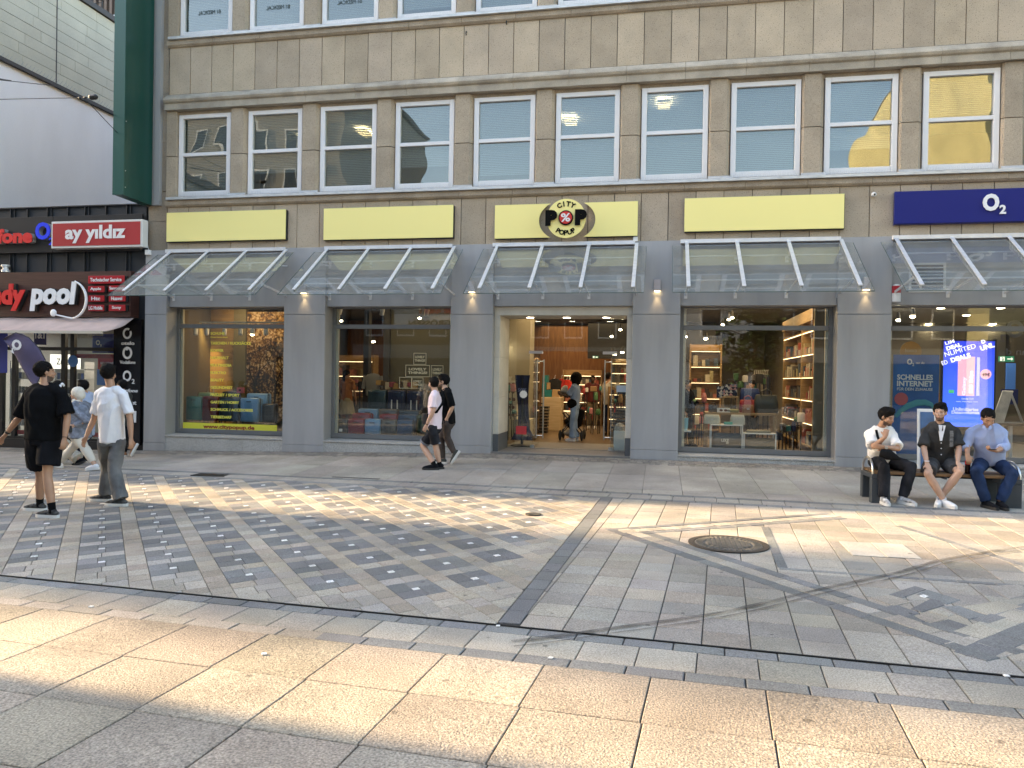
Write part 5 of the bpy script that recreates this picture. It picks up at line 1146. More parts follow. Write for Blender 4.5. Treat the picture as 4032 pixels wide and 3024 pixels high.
# sales counter at the left of window two
t = thing('sales_counter', (-8.3, 5.0, .17), 'pale sales counter with goods at the left behind the second window', 'counter'); B('body', M_wallw, t, (-9.9, -7.3, 4.9, 5.4, .17, 1.05)); B('top', M_wood, t, (-9.95, -7.25, 4.85, 5.45, 1.051, 1.09))
for k in range(7):
    x = -8.9+k*.22; h_ = random.uniform(.08, .25); t = B('carton', mat('carton_%d' % (k % 3), ((.5,.4,.28),(.5,.5,.48),(.2,.1,.08))[k % 3], .6), None, (x-.07, x+.07, 5.0, 5.15, 1.091, 1.09+h_), bevel=.005); T(t, '%s carton, %s along the sales counter' % (('tan','pale','brown')[k % 3], ('first','second','third','fourth','fifth','sixth','last')[k]), 'carton', 'cartons on the sales counter')
# ---- seen through the entrance
t = thing('birch_counter', (-3.2, 7.0, .17), 'pale birch counter with teal cartons inside the entrance', 'counter'); a = U(1850+668/2.3707, 1150+980/2.3707, 6.6); b = U(1850+845/2.3707, 1150+980/2.3707, 6.6)
B('body', wood('birch', (.50,.38,.22), (.60,.47,.30), .8, .5), t, (a.x, b.x, 6.6, 7.4, .17, a.z), bevel=.01); ctop = a.z; MB().box((a.x+b.x)/2-.3, (a.x+b.x)/2-.2, 6.59, 6.6, a.z-.2, a.z-.17).build('latch', M_black, t)
M_teal = mat('teal_carton', (.01,.17,.17), .5); M_kraft = mat('kraft_carton', (.42,.28,.14), .7)
for k, (u0, u1, v0, v1, m_, lb) in enumerate(((670,765,912,978,M_teal,'bottom teal'),(672,715,845,910,M_teal,'middle teal'),(676,728,775,843,M_teal,'top teal'),(766,832,910,978,M_kraft,'kraft brown'),(716,740,845,908,M_kraft,'narrow kraft'))):
    a = U(1850+u0/2.3707, 1150+v1/2.3707, 6.7); b = U(1850+u1/2.3707, 1150+v0/2.3707, 6.7); t = B('carton', m_, None, (a.x+.004, b.x-.004, 6.7, 7.0, max(a.z, ctop+.002), b.z-.004), bevel=.006); T(t, '%s carton on the birch counter inside the entrance' % lb, 'carton', 'cartons on the birch counter')
t = thing('basket_stack', (-3.05, 5.7, .17), 'stack of black shopping baskets in front of the birch counter', 'baskets'); mb = MB(); a = U(1850+740/2.3707, 0, 5.7)
for k in range(9): mb.prism([(a.x-.17-.004*k, 5.5, .17+k*.085), (a.x+.17+.004*k, 5.5, .17+k*.085), (a.x+.17+.004*k, 5.8, .17+k*.085), (a.x-.17-.004*k, 5.8, .17+k*.085)], (0, 0, .06))
mb.build('baskets', M_black, t); MB().tube([(a.x-.18, 5.6, .9), (a.x-.2, 5.6, 1.05)], .01, 6).build('handle', M_black, t)
t = thing('low_display', (-3.9, 4.2, .17), 'low white display block with boxes just inside the entrance', 'display'); B('body', mat('cream_display', (.55,.50,.38), .6), t, (-4.6, -3.28, 3.9, 4.9, .17, .62)); 
for k in range(10):
    x = -4.35+(k % 2)*.36+random.uniform(-.02,.02); z = .622+(k//2)*.20; t = B('glasses_box', mat('glasses_box', (.60,.56,.48), .6), None, (x, x+.32, 4.1, 4.4, z, z+.19), bevel=.006); T(t, 'white tumbler box, %s one in the %s layer of the entrance stack' % (('left','right')[k % 2], ('bottom','second','third','fourth','top')[k//2]), 'box', 'stacked tumbler boxes'); mb = MB(); mb.ell((x+.1, 4.098, z+.1), (.045,.003,.045)); mb.ell((x+.22, 4.098, z+.1), (.045,.003,.045)); mb.build('print', mat('brown_print', (.12,.04,.03), .6), t)
# clothes rail with hangers
def garment(x, y, z, col, w_, h_, label, grp):
    t = thing('garment', (x, y, z), label, 'garment', grp); mb = MB(); mb.tube([(x, y, z-.06), (x, y, z-.14), (x, y, z-h_*.6), (x, y, z-h_)], [(w_*.2,.03),(w_*.5,.04),(w_*.45,.05),(w_*.5,.06)], 12, side=(1,0,0)); mb.build('fabric', mat('cloth_%03d%03d' % (int(col[0]*999), int(col[2]*999)), col, .85, var=.2, scale=9), t, smooth=True)
    MB().tube([(x-w_*.4, y, z-.12), (x, y, z-.04), (x, y, z+.02), (x+.02, y, z+.05)], .006, 6).build('hanger', M_white, t)
for k, (u, v, c_, w_, h_, lb) in enumerate(((795,790,(.012,.012,.012),.42,.62,'black sweater'), (855,790,(.38,.02,.02),.22,.5,'dark red top'), (905,800,(.55,.03,.02),.30,.55,'bright red top'), (930,800,(.10,.05,.03),.25,.6,'brown top'))):
    p = U(1850+u/2.3707, 1150+v/2.3707, 7.8); garment(p.x, 7.8+k*.05, p.z, c_, w_, h_, '%s hanging on the lit rail behind the birch counter' % lb, 'clothes on the rail inside the entrance')
for k in range(9):
    p = U(1850+(272+k*11)/2.3707, 1150+(790+k*2)/2.3707, 4.5); garment(p.x, 4.5+k*.04, p.z, random.choice([(.3,.25,.2),(.02,.02,.025),(.12,.13,.16),(.35,.3,.3)]), .14, .5, '%s garment from the left on the rail behind the left door glass' % ('first','second','third','fourth','fifth','sixth','seventh','eighth','ninth')[k], 'clothes behind the left door glass')
# goods shelves right and in the back
def shelf(x0, x1, y0, y1, z1, n, label, rows=5, face='y', seed=1):
    rn = random.Random(seed); t = thing('goods_shelf', ((x0+x1)/2, (y0+y1)/2, .17), label, 'shelf', 'lit wooden goods shelves in the shop'); mb = MB(); mb.box(x1-.04, x1, y0, y1, .17, z1)
    if face == 'y': mb.box(x0, x0+.04, y0, y1, .17, z1)
    else: mb.box(x0, x1-.041, y0, y0+.05, .17, z1); mb.box(x0, x1-.041, y1-.05, y1, .17, z1)
    zs = [.35+(z1-.55)*k/rows for k in range(rows+1)]
    for z in zs: mb.box(x0+.041 if face == 'y' else x0+.003, x1-.041, y0 if face == 'y' else y0+.051, y1 if face == 'y' else y1-.051, z, z+.03)
    if face == 'y': mb.box(x0+.041, x1-.041, y1-.03, y1, .17, z1)
    mb.build('frame', M_wood, t); mb = MB()
    L1 = (x1-x0) if face == 'y' else (y1-y0); m_ = max(3, int(L1/.125))
    for z in zs[:-1]:
        for k in range(m_):
            if rn.random() < .12: continue
            mb.cc = rn.choice([(.5,.45,.36),(.06,.04,.03),(.35,.08,.06),(.4,.35,.2),(.12,.11,.1),(.6,.55,.45),(.05,.08,.12),(.5,.2,.15)]); h_ = rn.uniform(.08, .30); w_ = rn.uniform(.04, .062)
            if face == 'y': xc = x0+.1+(L1-.2)*(k+.5)/m_; mb.box(xc-w_, xc+w_, y0+.05, y1-.06, z+.031, z+.031+h_)
            else: yc = y0+.05+(L1-.1)*(k+.5)/m_; mb.box(x0+.03, x1-.05, yc-w_, yc+w_, z+.031, z+.031+h_)
    o = mb.build('goods', mat('goods_colours', (.3,.3,.3), .5, attr=True, var=.2, scale=20), t); mb = MB()
    for z in zs[1:]: 
        if face == 'y': mb.box(x0+.05, x1-.05, y0+.01, y0+.03, z-.012, z-.002)
        else: mb.box(x0+.0, x0+.02, y0+.03, y1-.03, z-.012, z-.002)
    mb.build('light_strip', mat('shelf_light', (1,.8,.5), .5, emit=1.0, tint=(1,.76,.46)), t)
shelf(3.0, 3.35, .97, 2.3, 2.95, 4, 'near part of the tall lit wooden shelf along the right wall of the handbag window', 5, 'x', 2)
shelf(3.0, 3.35, 2.31, 4.8, 2.95, 4, 'deeper part of the tall lit wooden shelf along the right wall of the handbag window', 5, 'x', 9)
shelf(.75, 1.6, 6.0, 6.4, 2.7, 4, 'lit wooden shelf far back behind the handbag window', 5, 'y', 3)
shelf(-1.6, -.2, 8.9, 9.3, 2.4, 4, 'lit shelf in the depth of the shop seen through the entrance at right', 6, 'y', 4)
shelf(-3.2, -1.9, 9.5, 9.9, 2.0, 4, 'lit wall of small goods behind the woman with the pram', 5, 'y', 5)
shelf(-10.2, -8.4, 6.0, 6.4, 2.3, 4, 'dim shelf far back behind the second shop window', 4, 'y', 6)
shelf(-1.35, -.6, 4.4, 4.8, 1.5, 4, 'low lit shelf behind the right door glass', 3, 'y', 7)
B('curtain_wall', mat('beige_screen', (.24,.22,.17), .8, var=.12, scale=2, stretch=(8,1,.3)), sh, (3.0, 3.64, .9, .96, .3, 3.3))
B('shelf_pediment', M_wood, sh, (2.97, 3.36, .965, 4.82, 2.96, 3.2))
# ---- handbag window: tables and bags
H = lambda u, v: (2600+u/2.3707, 1150+v/2.3707)
def pt(u, v, y): return U(*H(u, v), y)
def frame_table(x0, x1, y0, y1, z0, z1, m, label, th=.03, top=.03, name='display_table', cat='table'):
    t = thing(name, ((x0+x1)/2, (y0+y1)/2, z0), label, cat, 'display tables in the handbag window'); B('tabletop', m, t, (x0, x1, y0, y1, z1-top, z1), bevel=.003)
    for xx in (x0, x1-th):
        for yy in (y0, y1-th): B('leg', m, t, (xx, xx+th, yy, yy+th, z0, z1-top-.001))
    return t
a = pt(470, 1235, .5); b = pt(768, 1475, .5); ztop1 = a.z; frame_table(a.x, b.x, .5, .85, .27, a.z, M_white, 'left white metal frame table in the handbag window', .022, .02)
a = pt(778, 1315, .5); b = pt(1082, 1480, .5); ztop2 = a.z; frame_table(a.x, b.x, .5, .85, .27, a.z, M_white, 'lower right white metal frame table in the handbag window', .022, .02)
a = pt(420, 1120, 1.05); b = pt(1085, 1120, 1.05); zt3 = a.z; frame_table(a.x, b.x, 1.05, 1.6, .22, a.z, M_wood, 'long oak table carrying handbags in the handbag window', .06, .05)
a = pt(583, 975, 1.15); b = pt(733, 975, 1.15); zt4 = a.z; frame_table(a.x, b.x, 1.2, 1.45, zt3+.002, a.z, M_wood, 'small oak stand on top of the long oak table', .03, .03)
B('window_floor', M_floor, sh, (.4, 3.6, .31, 2.0, .171, .26))
def bag(u, v, y, w_, h_, d_, col, label, hnd=True, z=None, flap=None, m=None, name='handbag'):
    p = pt(u, v, y); z = p.z if z is None else z; t = thing(name, (p.x, y, z), label, 'bag', 'bags in the handbag window'); mm = m or mat('leather_%03d%03d%03d' % tuple(int(c*999) for c in col), col, .4, var=.08, scale=6, bump=.1, bscale=90); mb = MB()
    mb.tube([(p.x, y, z), (p.x, y, z+h_*.15), (p.x, y, z+h_*.6), (p.x, y, z+h_*.97), (p.x, y, z+h_)], [(w_*.46,d_*.46),(w_*.5,d_*.5),(w_*.48,d_*.42),(w_*.42,d_*.2),(w_*.40,d_*.12)], 20, side=(1,0,0), sq=.5); mb.build('body', mm, t, smooth=True)
    if hnd: MB().tube([(p.x-w_*.22, y-d_*.25, z+h_*.8), (p.x-w_*.2, y-d_*.1, z+h_*1.18), (p.x, y-d_*.1, z+h_*1.32), (p.x+w_*.2, y-d_*.1, z+h_*1.18), (p.x+w_*.22, y-d_*.25, z+h_*.8)], .011, 8).build('handle', mm, t, smooth=True)
    if flap: B('clasp', M_steel, t, (p.x-.025, p.x+.025, y-d_*.5-.012, y-d_*.5, z+h_*.42, z+h_*.55))
    return t
bag(815, 1085, 1.30, .36, .27, .16, (.30,.012,.015), 'glossy red handbag on the oak table', z=zt3); bag(985, 1085, 1.28, .50, .38, .18, (.035,.04,.035), 'large black holdall at the right end of the oak table', z=zt3); bag(818, 1110, 1.12, .24, .17, .08, (.23,.085,.03), 'small tan satchel in front of the red handbag', z=zt3, hnd=False, flap=True)
bag(493, 1110, 1.16, .20, .15, .10, (.02,.018,.018), 'small black handbag at the left of the oak table', z=zt3); bag(720, 1215, .68, .30, .20, .12, (.50,.47,.40), 'cream quilted bag on the left white table', z=ztop1, hnd=False); bag(480, 1215, .70, .34, .19, .12, (.52,.50,.42), 'pale woven bag at the left end of the white table', z=ztop1, hnd=False, flap=True)
bag(620, 1460, .68, .62, .38, .16, (.05,.055,.06), 'dark grey messenger bag with buckles under the left white table', z=.262, hnd=False, flap=True); bag(925, 1460, .68, .66, .30, .16, (.07,.065,.045), 'olive brown bag under the right white table', z=.262, hnd=False)
bag(915, 1290, .68, .50, .06, .14, (.12,.12,.085), 'folded olive pouch lying on the right white table', z=ztop2, hnd=False); bag(835, 960, 1.45, .42, .26, .12, (.012,.03,.13), 'royal blue sports bag behind the red handbag', z=zt3+.25, hnd=False)
p = pt(605, 1385, .59); text('LEKE', Wl, None, (p.x, .585, p.z), w=.14, h=.06, depth=.003, bold=.02).name = 'bag_patch'; T(bpy.data.objects['bag_patch'], 'pale patch lettering on the dark grey messenger bag', 'patch')
t = thing('cosmetic_box', tuple(pt(590, 1110, 1.1)), 'white box printed with sunglasses on the oak table', 'box'); p = pt(590, 1110, 1.1); B('body', M_white, t, (p.x-.13, p.x+.13, 1.08, 1.14, zt3+.001, zt3+.09)); mb = MB(); mb.ell((p.x-.05,1.078,zt3+.045),(.035,.003,.025)); mb.ell((p.x+.04,1.078,zt3+.045),(.035,.003,.025)); mb.build('print', mat('brown_print', (.12,.04,.03), .6), t)
t = B('scarf_roll', mat('olive_cloth', (.30,.29,.14), .8), None, (pt(635,0,1.1).x, pt(757,0,1.1).x, 1.08, 1.15, zt3+.001, zt3+.075), bevel=.02); T(t, 'rolled olive scarf lying on the oak table', 'scarf')
t = B('teal_case', mat('teal_case', (.03,.33,.27), .5), None, (pt(617,0,.6).x, pt(697,0,.6).x, .56, .62, ztop1+.001, ztop1+.055), bevel=.006); T(t, 'small teal case lying on the left white table', 'case')
# triangle patterned tote bags
M_tri = mat('tote_colours', (.3,.3,.3), .7, attr=True); rr = random.Random(5)
for (u0, u1, v1, lb) in ((527, 610, 985, 'left'), (600, 718, 965, 'right')):
    a = pt(u0, v1, 1.35); b = pt(u1, v1-105, 1.35); z0 = zt3+.36 if True else 0; z0 = a.z; hh = b.z-a.z; t = thing('tote_bag', ((a.x+b.x)/2, 1.4, z0), '%s tote bag with navy, white and pink triangles above the oak table' % lb, 'bag', 'bags in the handbag window')
    mb = MB(); mb.cc = (.015,.022,.06); mb.box(a.x, b.x, 1.34, 1.44, z0, z0+hh); nx_, nz_ = max(3, int((b.x-a.x)/.07)), 4
    for i in range(nx_):
        for j in range(nz_):
            x0 = a.x+(b.x-a.x)*i/nx_; x1 = a.x+(b.x-a.x)*(i+1)/nx_; za = z0+hh*j/nz_; zb = z0+hh*(j+1)/nz_
            mb.cc = rr.choice([(.6,.58,.56),(.55,.3,.33),(.015,.022,.06),(.7,.68,.66),(.03,.05,.12)]); mb.prism([(x0, 1.337, za), (x1, 1.337, za), ((x0+x1)/2, 1.337, zb)], (0, .002, 0)); mb.cc = rr.choice([(.015,.022,.06),(.2,.25,.35),(.6,.58,.56)]); mb.prism([((x0+x1)/2, 1.338, zb), (x1, 1.338, za), (x1+(x1-x0)/2 if i < nx_-1 else x1, 1.338, zb)], (0, .001, 0))
    mb.build('body', M_tri, t); MB().tube([(a.x+.04,1.39,z0+hh),(a.x+.06,1.39,z0+hh+.1),(b.x-.06,1.39,z0+hh+.1),(b.x-.04,1.39,z0+hh)], .008, 6).build('handle', mat('leather_010', (.015,.02,.05), .5), t)
t = thing('tumbler', tuple(pt(230, 1290, .5)), 'light blue drinking tumbler at the lower left of the handbag window', 'tumbler'); p = pt(230, 1290, .5); q = pt(230, 1175, .5); MB().lathe((p.x, .5, p.z), [(.045, 0), (.06, (q.z-p.z)*.5), (.065, q.z-p.z)], 18).build('body', mat('tumbler_blue', (.25,.55,.70), .3), t, smooth=True); MB().tube([(p.x, .5, q.z-.0), (p.x+.01, .5, q.z+.10)], .006, 6).build('straw', M_white, t)
t = B('tumbler_stand', M_white, None, (p.x-.1, p.x+.12, .42, .62, p.z-.03, p.z-.002)); T(t, 'small white riser under the blue tumbler', 'riser')
for k in range(6):
    p = U(1850+1395/2.3707+(k % 3)*8, 1150+(1090+k*12)/2.3707, 1.5)
    t = B('black_tray', M_black, None, (p.x-.16, p.x+.16, 1.35, 1.6, .62+k*.075, .66+k*.075), bevel=.008); T(t, 'black plastic tray, %s from the bottom behind the right door glass' % ('first','second','third','fourth','fifth','top')[k], 'tray', 'black trays behind the right door glass')
t = thing('waste_bin', (-.86, 1.25, .17), 'white bin filled with bags behind the right door glass', 'bin'); MB().prism([(-.98, 1.1, .171), (-.74, 1.1, .171), (-.74, 1.35, .171), (-.98, 1.35, .171)], (0, 0, .42)).build('body', M_white, t, bevel=.01); MB().ell((-.86, 1.22, .62), (.12, .11, .14)).build('contents', mat('crumpled_goods', (.35,.33,.3), .8, var=.5, scale=30), t)
MB().tube([(-.72, 1.2, .19), (-.75, 1.2, .3), (-.70, 1.2, .8), (-.66, 1.2, 1.0)], .012, 6).build('red_strap', M_redl, t)
# blue draped banner behind the left door glass
t = thing('banner_stand', (-3.02, 1.35, .17), 'dark blue cloth banner on a stand behind the left door glass', 'banner')
mb = MB()
for i in range(25):
    zz = .30+1.45*i/24; wv = .17-.05*math.sin(i/24*math.pi) + (.12 if i < 4 else 0)*(1-i/4)
    for j in range(9): u = j/8*2-1; mb.v.append((-3.02+u*wv+.02*math.sin(zz*3), 1.35+.04*math.sin(u*6+zz*2)+.12*abs(u)*.3, zz))
for i in range(24):
    for j in range(8): mb.face([i*9+j, i*9+j+1, i*9+10+j, i*9+9+j])
mb.build('banner_cloth', mat('indigo_cloth', (.006,.009,.05), .8), t, smooth=True); MB().lathe((-3.02, 1.35, .172), [(.25, 0), (.25, .02), (.03, .05), (.02, 1.5)], 20).build('stand', M_black, t); text('50%', mat('banner_print', (.15,.17,.35), .6), t, (-3.02, 1.27, 1.42), w=.2, h=.08, depth=.003, bold=.03)
t = thing('lit_brand_sign', tuple(U(1850+365/2.3707, 1150+738/2.3707, 6)), 'glowing white letters our deep inside behind the left door glass', 'sign'); p = t.location; text('our', mat('white_glow', (.8,.85,1), .5, emit=3), t, tuple(p), w=.45, h=.2, depth=.02, bold=.05)
B('white_bar', mat('white_glow', (.8,.85,1), .5, emit=3), t, (p.x-.2, p.x+.2, 5.99, 6.02, p.z+.68, p.z+.72))
# ================================================================ PHONE NETWORK SHOP AT THE RIGHT
t5 = thing('network_shop_interior', (6, 4, .17), 'bright interior of the blue phone network shop at the right edge', 'interior')
B('floor', mat('grey_floor', (.22,.2,.18), .5), t5, (3.77, 9.3, .31, 8, .08, .17)); B('ceiling', mat('beige_ceiling', (.33,.31,.27), .8), t5, (3.77, 9.3, .31, 8, 3.42, 3.5)); B('back_wall', mat('beige_back_wall', (.27,.245,.20), .8), t5, (3.77, 9.3, 7.9, 8, .1, 3.42)); B('divider', mat('beige_back_wall', (.27,.245,.20), .8), t5, (3.76, 3.80, .31, 7.9, .17, 3.42))
B('wood_cabinet', M_woodd, t5, (6.2, 7.6, 4.2, 4.6, .17, 1.5)); area('network_shop_light', 6, 3, 3.38, 3.5, 4, 95, (1,.95,.88))
K = lambda u, v: (3300+u/1.7459, 1100+v/1.7459)
ds = ('top left', 'top right', 'upper middle', 'left pair lower', 'right pair lower', 'lower left', 'central', 'lower middle', 'lower right', 'far right')
for k, (u, v) in enumerate(((707,195),(1118,195),(882,245),(623,303),(1063,304),(496,330),(905,332),(643,379),(1006,381),(1243,401))):
    d_ = _fw + _rt*((K(u, v)[0]-2016)/CAMF) - _up*((K(u, v)[1]-1512)/CAMF); tt = (3.41-CAM.z)/d_.z; p = CAM+d_*tt
    t = thing('downlight', (p.x, p.y, 3.41), '%s round downlight in the ceiling of the blue phone shop' % ds[k], 'downlight', 'downlights in the blue phone shop'); MB().lathe((p.x, p.y, 3.40), [(.10, .015), (.10, .0), (.08, .0)], 16).build('rim', M_white, t); MB().lathe((p.x, p.y, 3.395), [(.078, 0), (.07, .003)], 16).build('diffuser', M_bulb, t)
p = U(*K(513, 256), 1.2); glow(p.x, 1.2, p.z, 'bright track spot near the left edge of the blue phone shop', .05, 'track spots in the blue phone shop'); p = U(*K(414, 282), 1.3); glow(p.x, 1.3, p.z, 'tilted track spot beside the pillar in the blue phone shop', .042, 'track spots in the blue phone shop')
def quad_on(u0, v0, u1, v1, y): a = U(*K(u0, v1), y); b = U(*K(u1, v0), y); return a.x, b.x, a.z, b.z
x0, x1, z0, z1 = quad_on(368, 520, 697, 1225, .42)
pb = B('wall_poster', mat('poster_teal_blue', (.012,.11,.36), .5, var=.35, scale=1.5), None, (x0, x1, .42, .45, z0, z1)); T(pb, 'tall blue poster advertising fast internet behind the bench', 'poster')
def kt(par, s_, u0, u1, v, hpx, m, y, bold=.02, rot=0): a = U(*K(u0, v), y); b = U(*K(u1, v), y); text(s_, m, par, ((a.x+b.x)/2, y, (a.z+b.z)/2), w=b.x-a.x, h=hpx/1.7459/2950*15.7, depth=.004, bold=bold, rot=rot)
kt(pb, 'O', 474, 510, 566, 38, Wl, .415, .04); kt(pb, '2', 510, 523, 585, 20, Wl, .415, .03); kt(pb, 'can do', 534, 594, 574, 14, Wl, .415, .02); kt(pb, 'SCHNELLES', 406, 652, 673, 34, Wl, .415, .03); kt(pb, 'INTERNET', 405, 652, 717, 34, Wl, .415, .03); kt(pb, 'F\u00dcR DEIN ZUHAUSE', 405, 650, 753, 22, Wl, .415, .015)
p = U(*K(434, 822), .41); MB().lathe((p.x, .41, p.z), [(.12, 0), (.12, .005)], 28, axis='y').build('badge', mat('coral_badge', (.55,.10,.12), .5), pb)
p = U(*K(500, 495), .50); o = MB().lathe((p.x, .50, p.z), [(.19, 0), (.19, .01)], 28, axis='y').build('cool_badge', mat('amber_disc', (.55,.25,.06), .5)); T(o, 'amber round disc hanging above the internet poster', 'disc'); text('cool', mat('amber_pale', (.6,.45,.25), .5), o, (p.x, .49, p.z+.02), w=.2, h=.07, depth=.003, mirror=True)
mb = MB(); pth = [U(*K(u, v), .405) for u, v in ((395,945),(430,905),(480,870),(540,848),(600,846),(640,860),(660,890))]; mb.tube([tuple(q) for q in pth], [(.03,.008),(.045,.008),(.055,.008),(.06,.008),(.055,.008),(.04,.008),(.02,.008)], 8, side=(0,0,1)); mb.build('print_swoosh', mat('swoosh_teal', (.05,.30,.36), .5), pb)
x0, x1, z0, z1 = quad_on(703, 415, 1090, 1020, .55)
sc_ = thing('display_screen', ((x0+x1)/2, .55, z0), 'large upright glowing blue advertising screen with a pink phone', 'screen'); B('casing', M_black, sc_, (x0, x1, .551, .62, z0-.0, z1)); 
M_scr = bpy.data.materials.new('screen_glow'); M_scr.use_nodes = True; nt = M_scr.node_tree; L = nt.links; b_ = nt.nodes['Principled BSDF']; b_.inputs['Base Color'].default_value = (.01,.01,.05,1)
tc = _n(nt, 'ShaderNodeTexCoord'); sx = _n(nt, 'ShaderNodeSeparateXYZ'); L.new(tc.outputs['Object'], sx.inputs[0]); mr = _n(nt, 'ShaderNodeMapRange'); mr.inputs[1].default_value = 0; mr.inputs[2].default_value = 2.0; L.new(sx.outputs[2], mr.inputs[0]); cr = _n(nt, 'ShaderNodeValToRGB'); cr.color_ramp.elements[0].color = (.03,.12,.80,1); cr.color_ramp.elements[1].color = (.005,.012,.42,1)
L.new(mr.outputs[0], cr.inputs[0]); L.new(cr.outputs[0], b_.inputs['Emission Color']); b_.inputs['Emission Strength'].default_value = .5
B('screen', M_scr, sc_, (x0+.03, x1-.03, .545, .5505, z0+.03, z1-.03)); M_scw = mat('screen_white', (.5,.5,.8), .5, emit=.40, tint=(.72,.74,1)); M_scp = mat('screen_pink', (.5,.3,.5), .5, emit=.22, tint=(.95,.50,.72)); M_scl = mat('screen_lilac', (.5,.5,.8), .5, emit=.2, tint=(.55,.60,1))
a = U(*K(820, 800), .54); b = U(*K(942, 532), .54); B('phone_picture', M_scp, sc_, (a.x, b.x, .538, .544, a.z, b.z), bevel=.001); a = U(*K(950, 800), .54); b = U(*K(976, 535), .54); B('phone_edge_picture', M_scl, sc_, (a.x, b.x, .538, .544, a.z, b.z))
for s_, u0, u1, v, h_, bo in (('LIM', 735, 800, 432, 20, .02), ('DEAL', 742, 850, 462, 26, .05), ('D', 985, 1012, 428, 24, .05), ('NLIMITED', 728, 950, 487, 28, .0), ('UNL', 975, 1075, 462, 32, .05), ('ED', 712, 752, 572, 26, .0), ('DEALS', 772, 912, 538, 30, .05)): kt(sc_, s_, u0, u1, v, h_, M_scw, .537, bo, .32)
kt(sc_, 'Galaxy A56', 848, 932, 822, 13, M_scl, .537); kt(sc_, 'super deal, super stark', 812, 962, 841, 9, M_scl, .537); kt(sc_, 'Unlimitiertes', 790, 965, 893, 22, M_scl, .537, .04); kt(sc_, 'Datenvolumen', 780, 970, 915, 20, M_scl, .537, .04)
p = U(*K(1017, 652), .53); MB().lathe((p.x, .536, p.z), [(.095, 0), (.095, .004)], 28, axis='y').build('price_disc', M_scp, sc_); kt(sc_, '49\u20ac', 990, 1044, 655, 22, mat('screen_purple', (.2,.02,.3), .5), .532, .04)
p = U(*K(782, 771), .53); B('energy_label', mat('label_green', (.05,.5,.2), .5, emit=.2), sc_, (p.x-.05, p.x+.04, .538, .544, p.z-.03, p.z+.03))
a = U(*K(879, 800), .536); text('Galaxy', M_scw, sc_, (a.x-.03, .536, a.z+.18), w=.34, h=.07, depth=.003, rot=math.pi/2); text('S25 Edge', M_scw, sc_, (a.x+.09, .536, a.z+.26), w=.42, h=.08, depth=.003, bold=.02, rot=math.pi/2)
B('screen_foot', M_black, sc_, ((x0+x1)/2-.2, (x0+x1)/2+.2, .55, .8, .17, z0-.001))
t = thing('hanging_badge', tuple(U(*K(1215, 360), .5)), 'large pale mirrored O2 can do lettering behind the glass at the right edge', 'window sign'); p = t.location; text('O', mat('dull_pale', (.25,.22,.22), .6), t, (p.x, .5, p.z+.05), w=.3, h=.33, depth=.004, bold=.03, mirror=True); text('2', mat('dull_pale', (.25,.22,.22), .6), t, (p.x-.2, .5, p.z-.12), w=.11, h=.15, depth=.004, bold=.03, mirror=True); text('can do', mat('dull_pale', (.25,.22,.22), .6), t, (p.x+.02, .5, p.z-.37), w=.55, h=.12, depth=.004, mirror=True)
p = U(*K(1158, 547), 3); exitsign(p.x, 3, p.z, .15, 'green exit sign inside the blue phone shop')
t = thing('a_frame_sign', tuple(U(*K(1185, 985), 1.4)), 'white A shaped table sign standing on a counter at the right edge', 'sign'); a = U(*K(1185, 985), 1.4); mb = MB(); mb.prism([(a.x-.42, 1.2, a.z), (a.x-.17, 1.35, a.z+.62), (a.x+.02, 1.35, a.z+.62), (a.x-.2, 1.2, a.z)], (0, .02, .01)); mb.build('front_panel', mat('pale_print', (.6,.55,.5), .6, var=.3, scale=8), t); MB().bar((a.x-.02, 1.4, a.z+.62), (a.x+.30, 1.6, a.z), .03).build('rear_leg', M_white, t)
t = thing('high_table', (a.x, 1.5, .17), 'dark high table under the white A shaped sign', 'table'); B('tabletop', M_black, t, (a.x-.6, a.x+.6, 1.1, 1.8, a.z-.05, a.z-.002)); B('leg', M_white, t, (a.x-.1, a.x-.04, 1.2, 1.26, .17, a.z-.051)); B('leg', M_white, t, (a.x+.34, a.x+.4, 1.2, 1.26, .17, a.z-.051))
t = B('menu_board', mat('poster_light_blue', (.06,.20,.62), .5), None, (U(*K(1170,0),3.5).x, U(*K(1235,0),3.5).x, 3.5, 3.53, 1.3, 2.2)); T(t, 'narrow light blue panel under the exit sign of the phone shop', 'panel'); t = B('blue_panel', M_navy, None, (U(*K(1140,0),2.5).x, U(*K(1255,0),2.5).x, 2.5, 2.53, 1.30, 1.62)); T(t, 'dark blue screen on the back counter of the phone shop', 'screen')
x0, x1, z0, z1 = quad_on(548, 895, 655, 1215, .32); t = thing('pavement_sign', ((x0+x1)/2, -.8, .1), 'grey framed blue pavement sign behind the dark shirted man on the bench', 'sign'); a = U(*K(540, 1240), -.9); b = U(*K(650, 895), -.9)
MB().prism([(a.x, -.95, .13), (b.x+.12, -.95, .13), (b.x+.12, -.72, b.z), (a.x+.05, -.72, b.z)], (0, .02, .005)).build('frame', M_alu, t); MB().prism([(a.x+.05, -.957, .22), (b.x+.07, -.957, .22), (b.x+.07, -.748, b.z-.05), (a.x+.09, -.748, b.z-.05)], (0, .004, .002)).build('panel', mat('dull_blue_print', (.05,.11,.22), .5, var=.4, scale=4), t); MB().bar((b.x, -.70, b.z-.05), (b.x, -.45, .13), .03).build('rear_leg', M_alu, t)

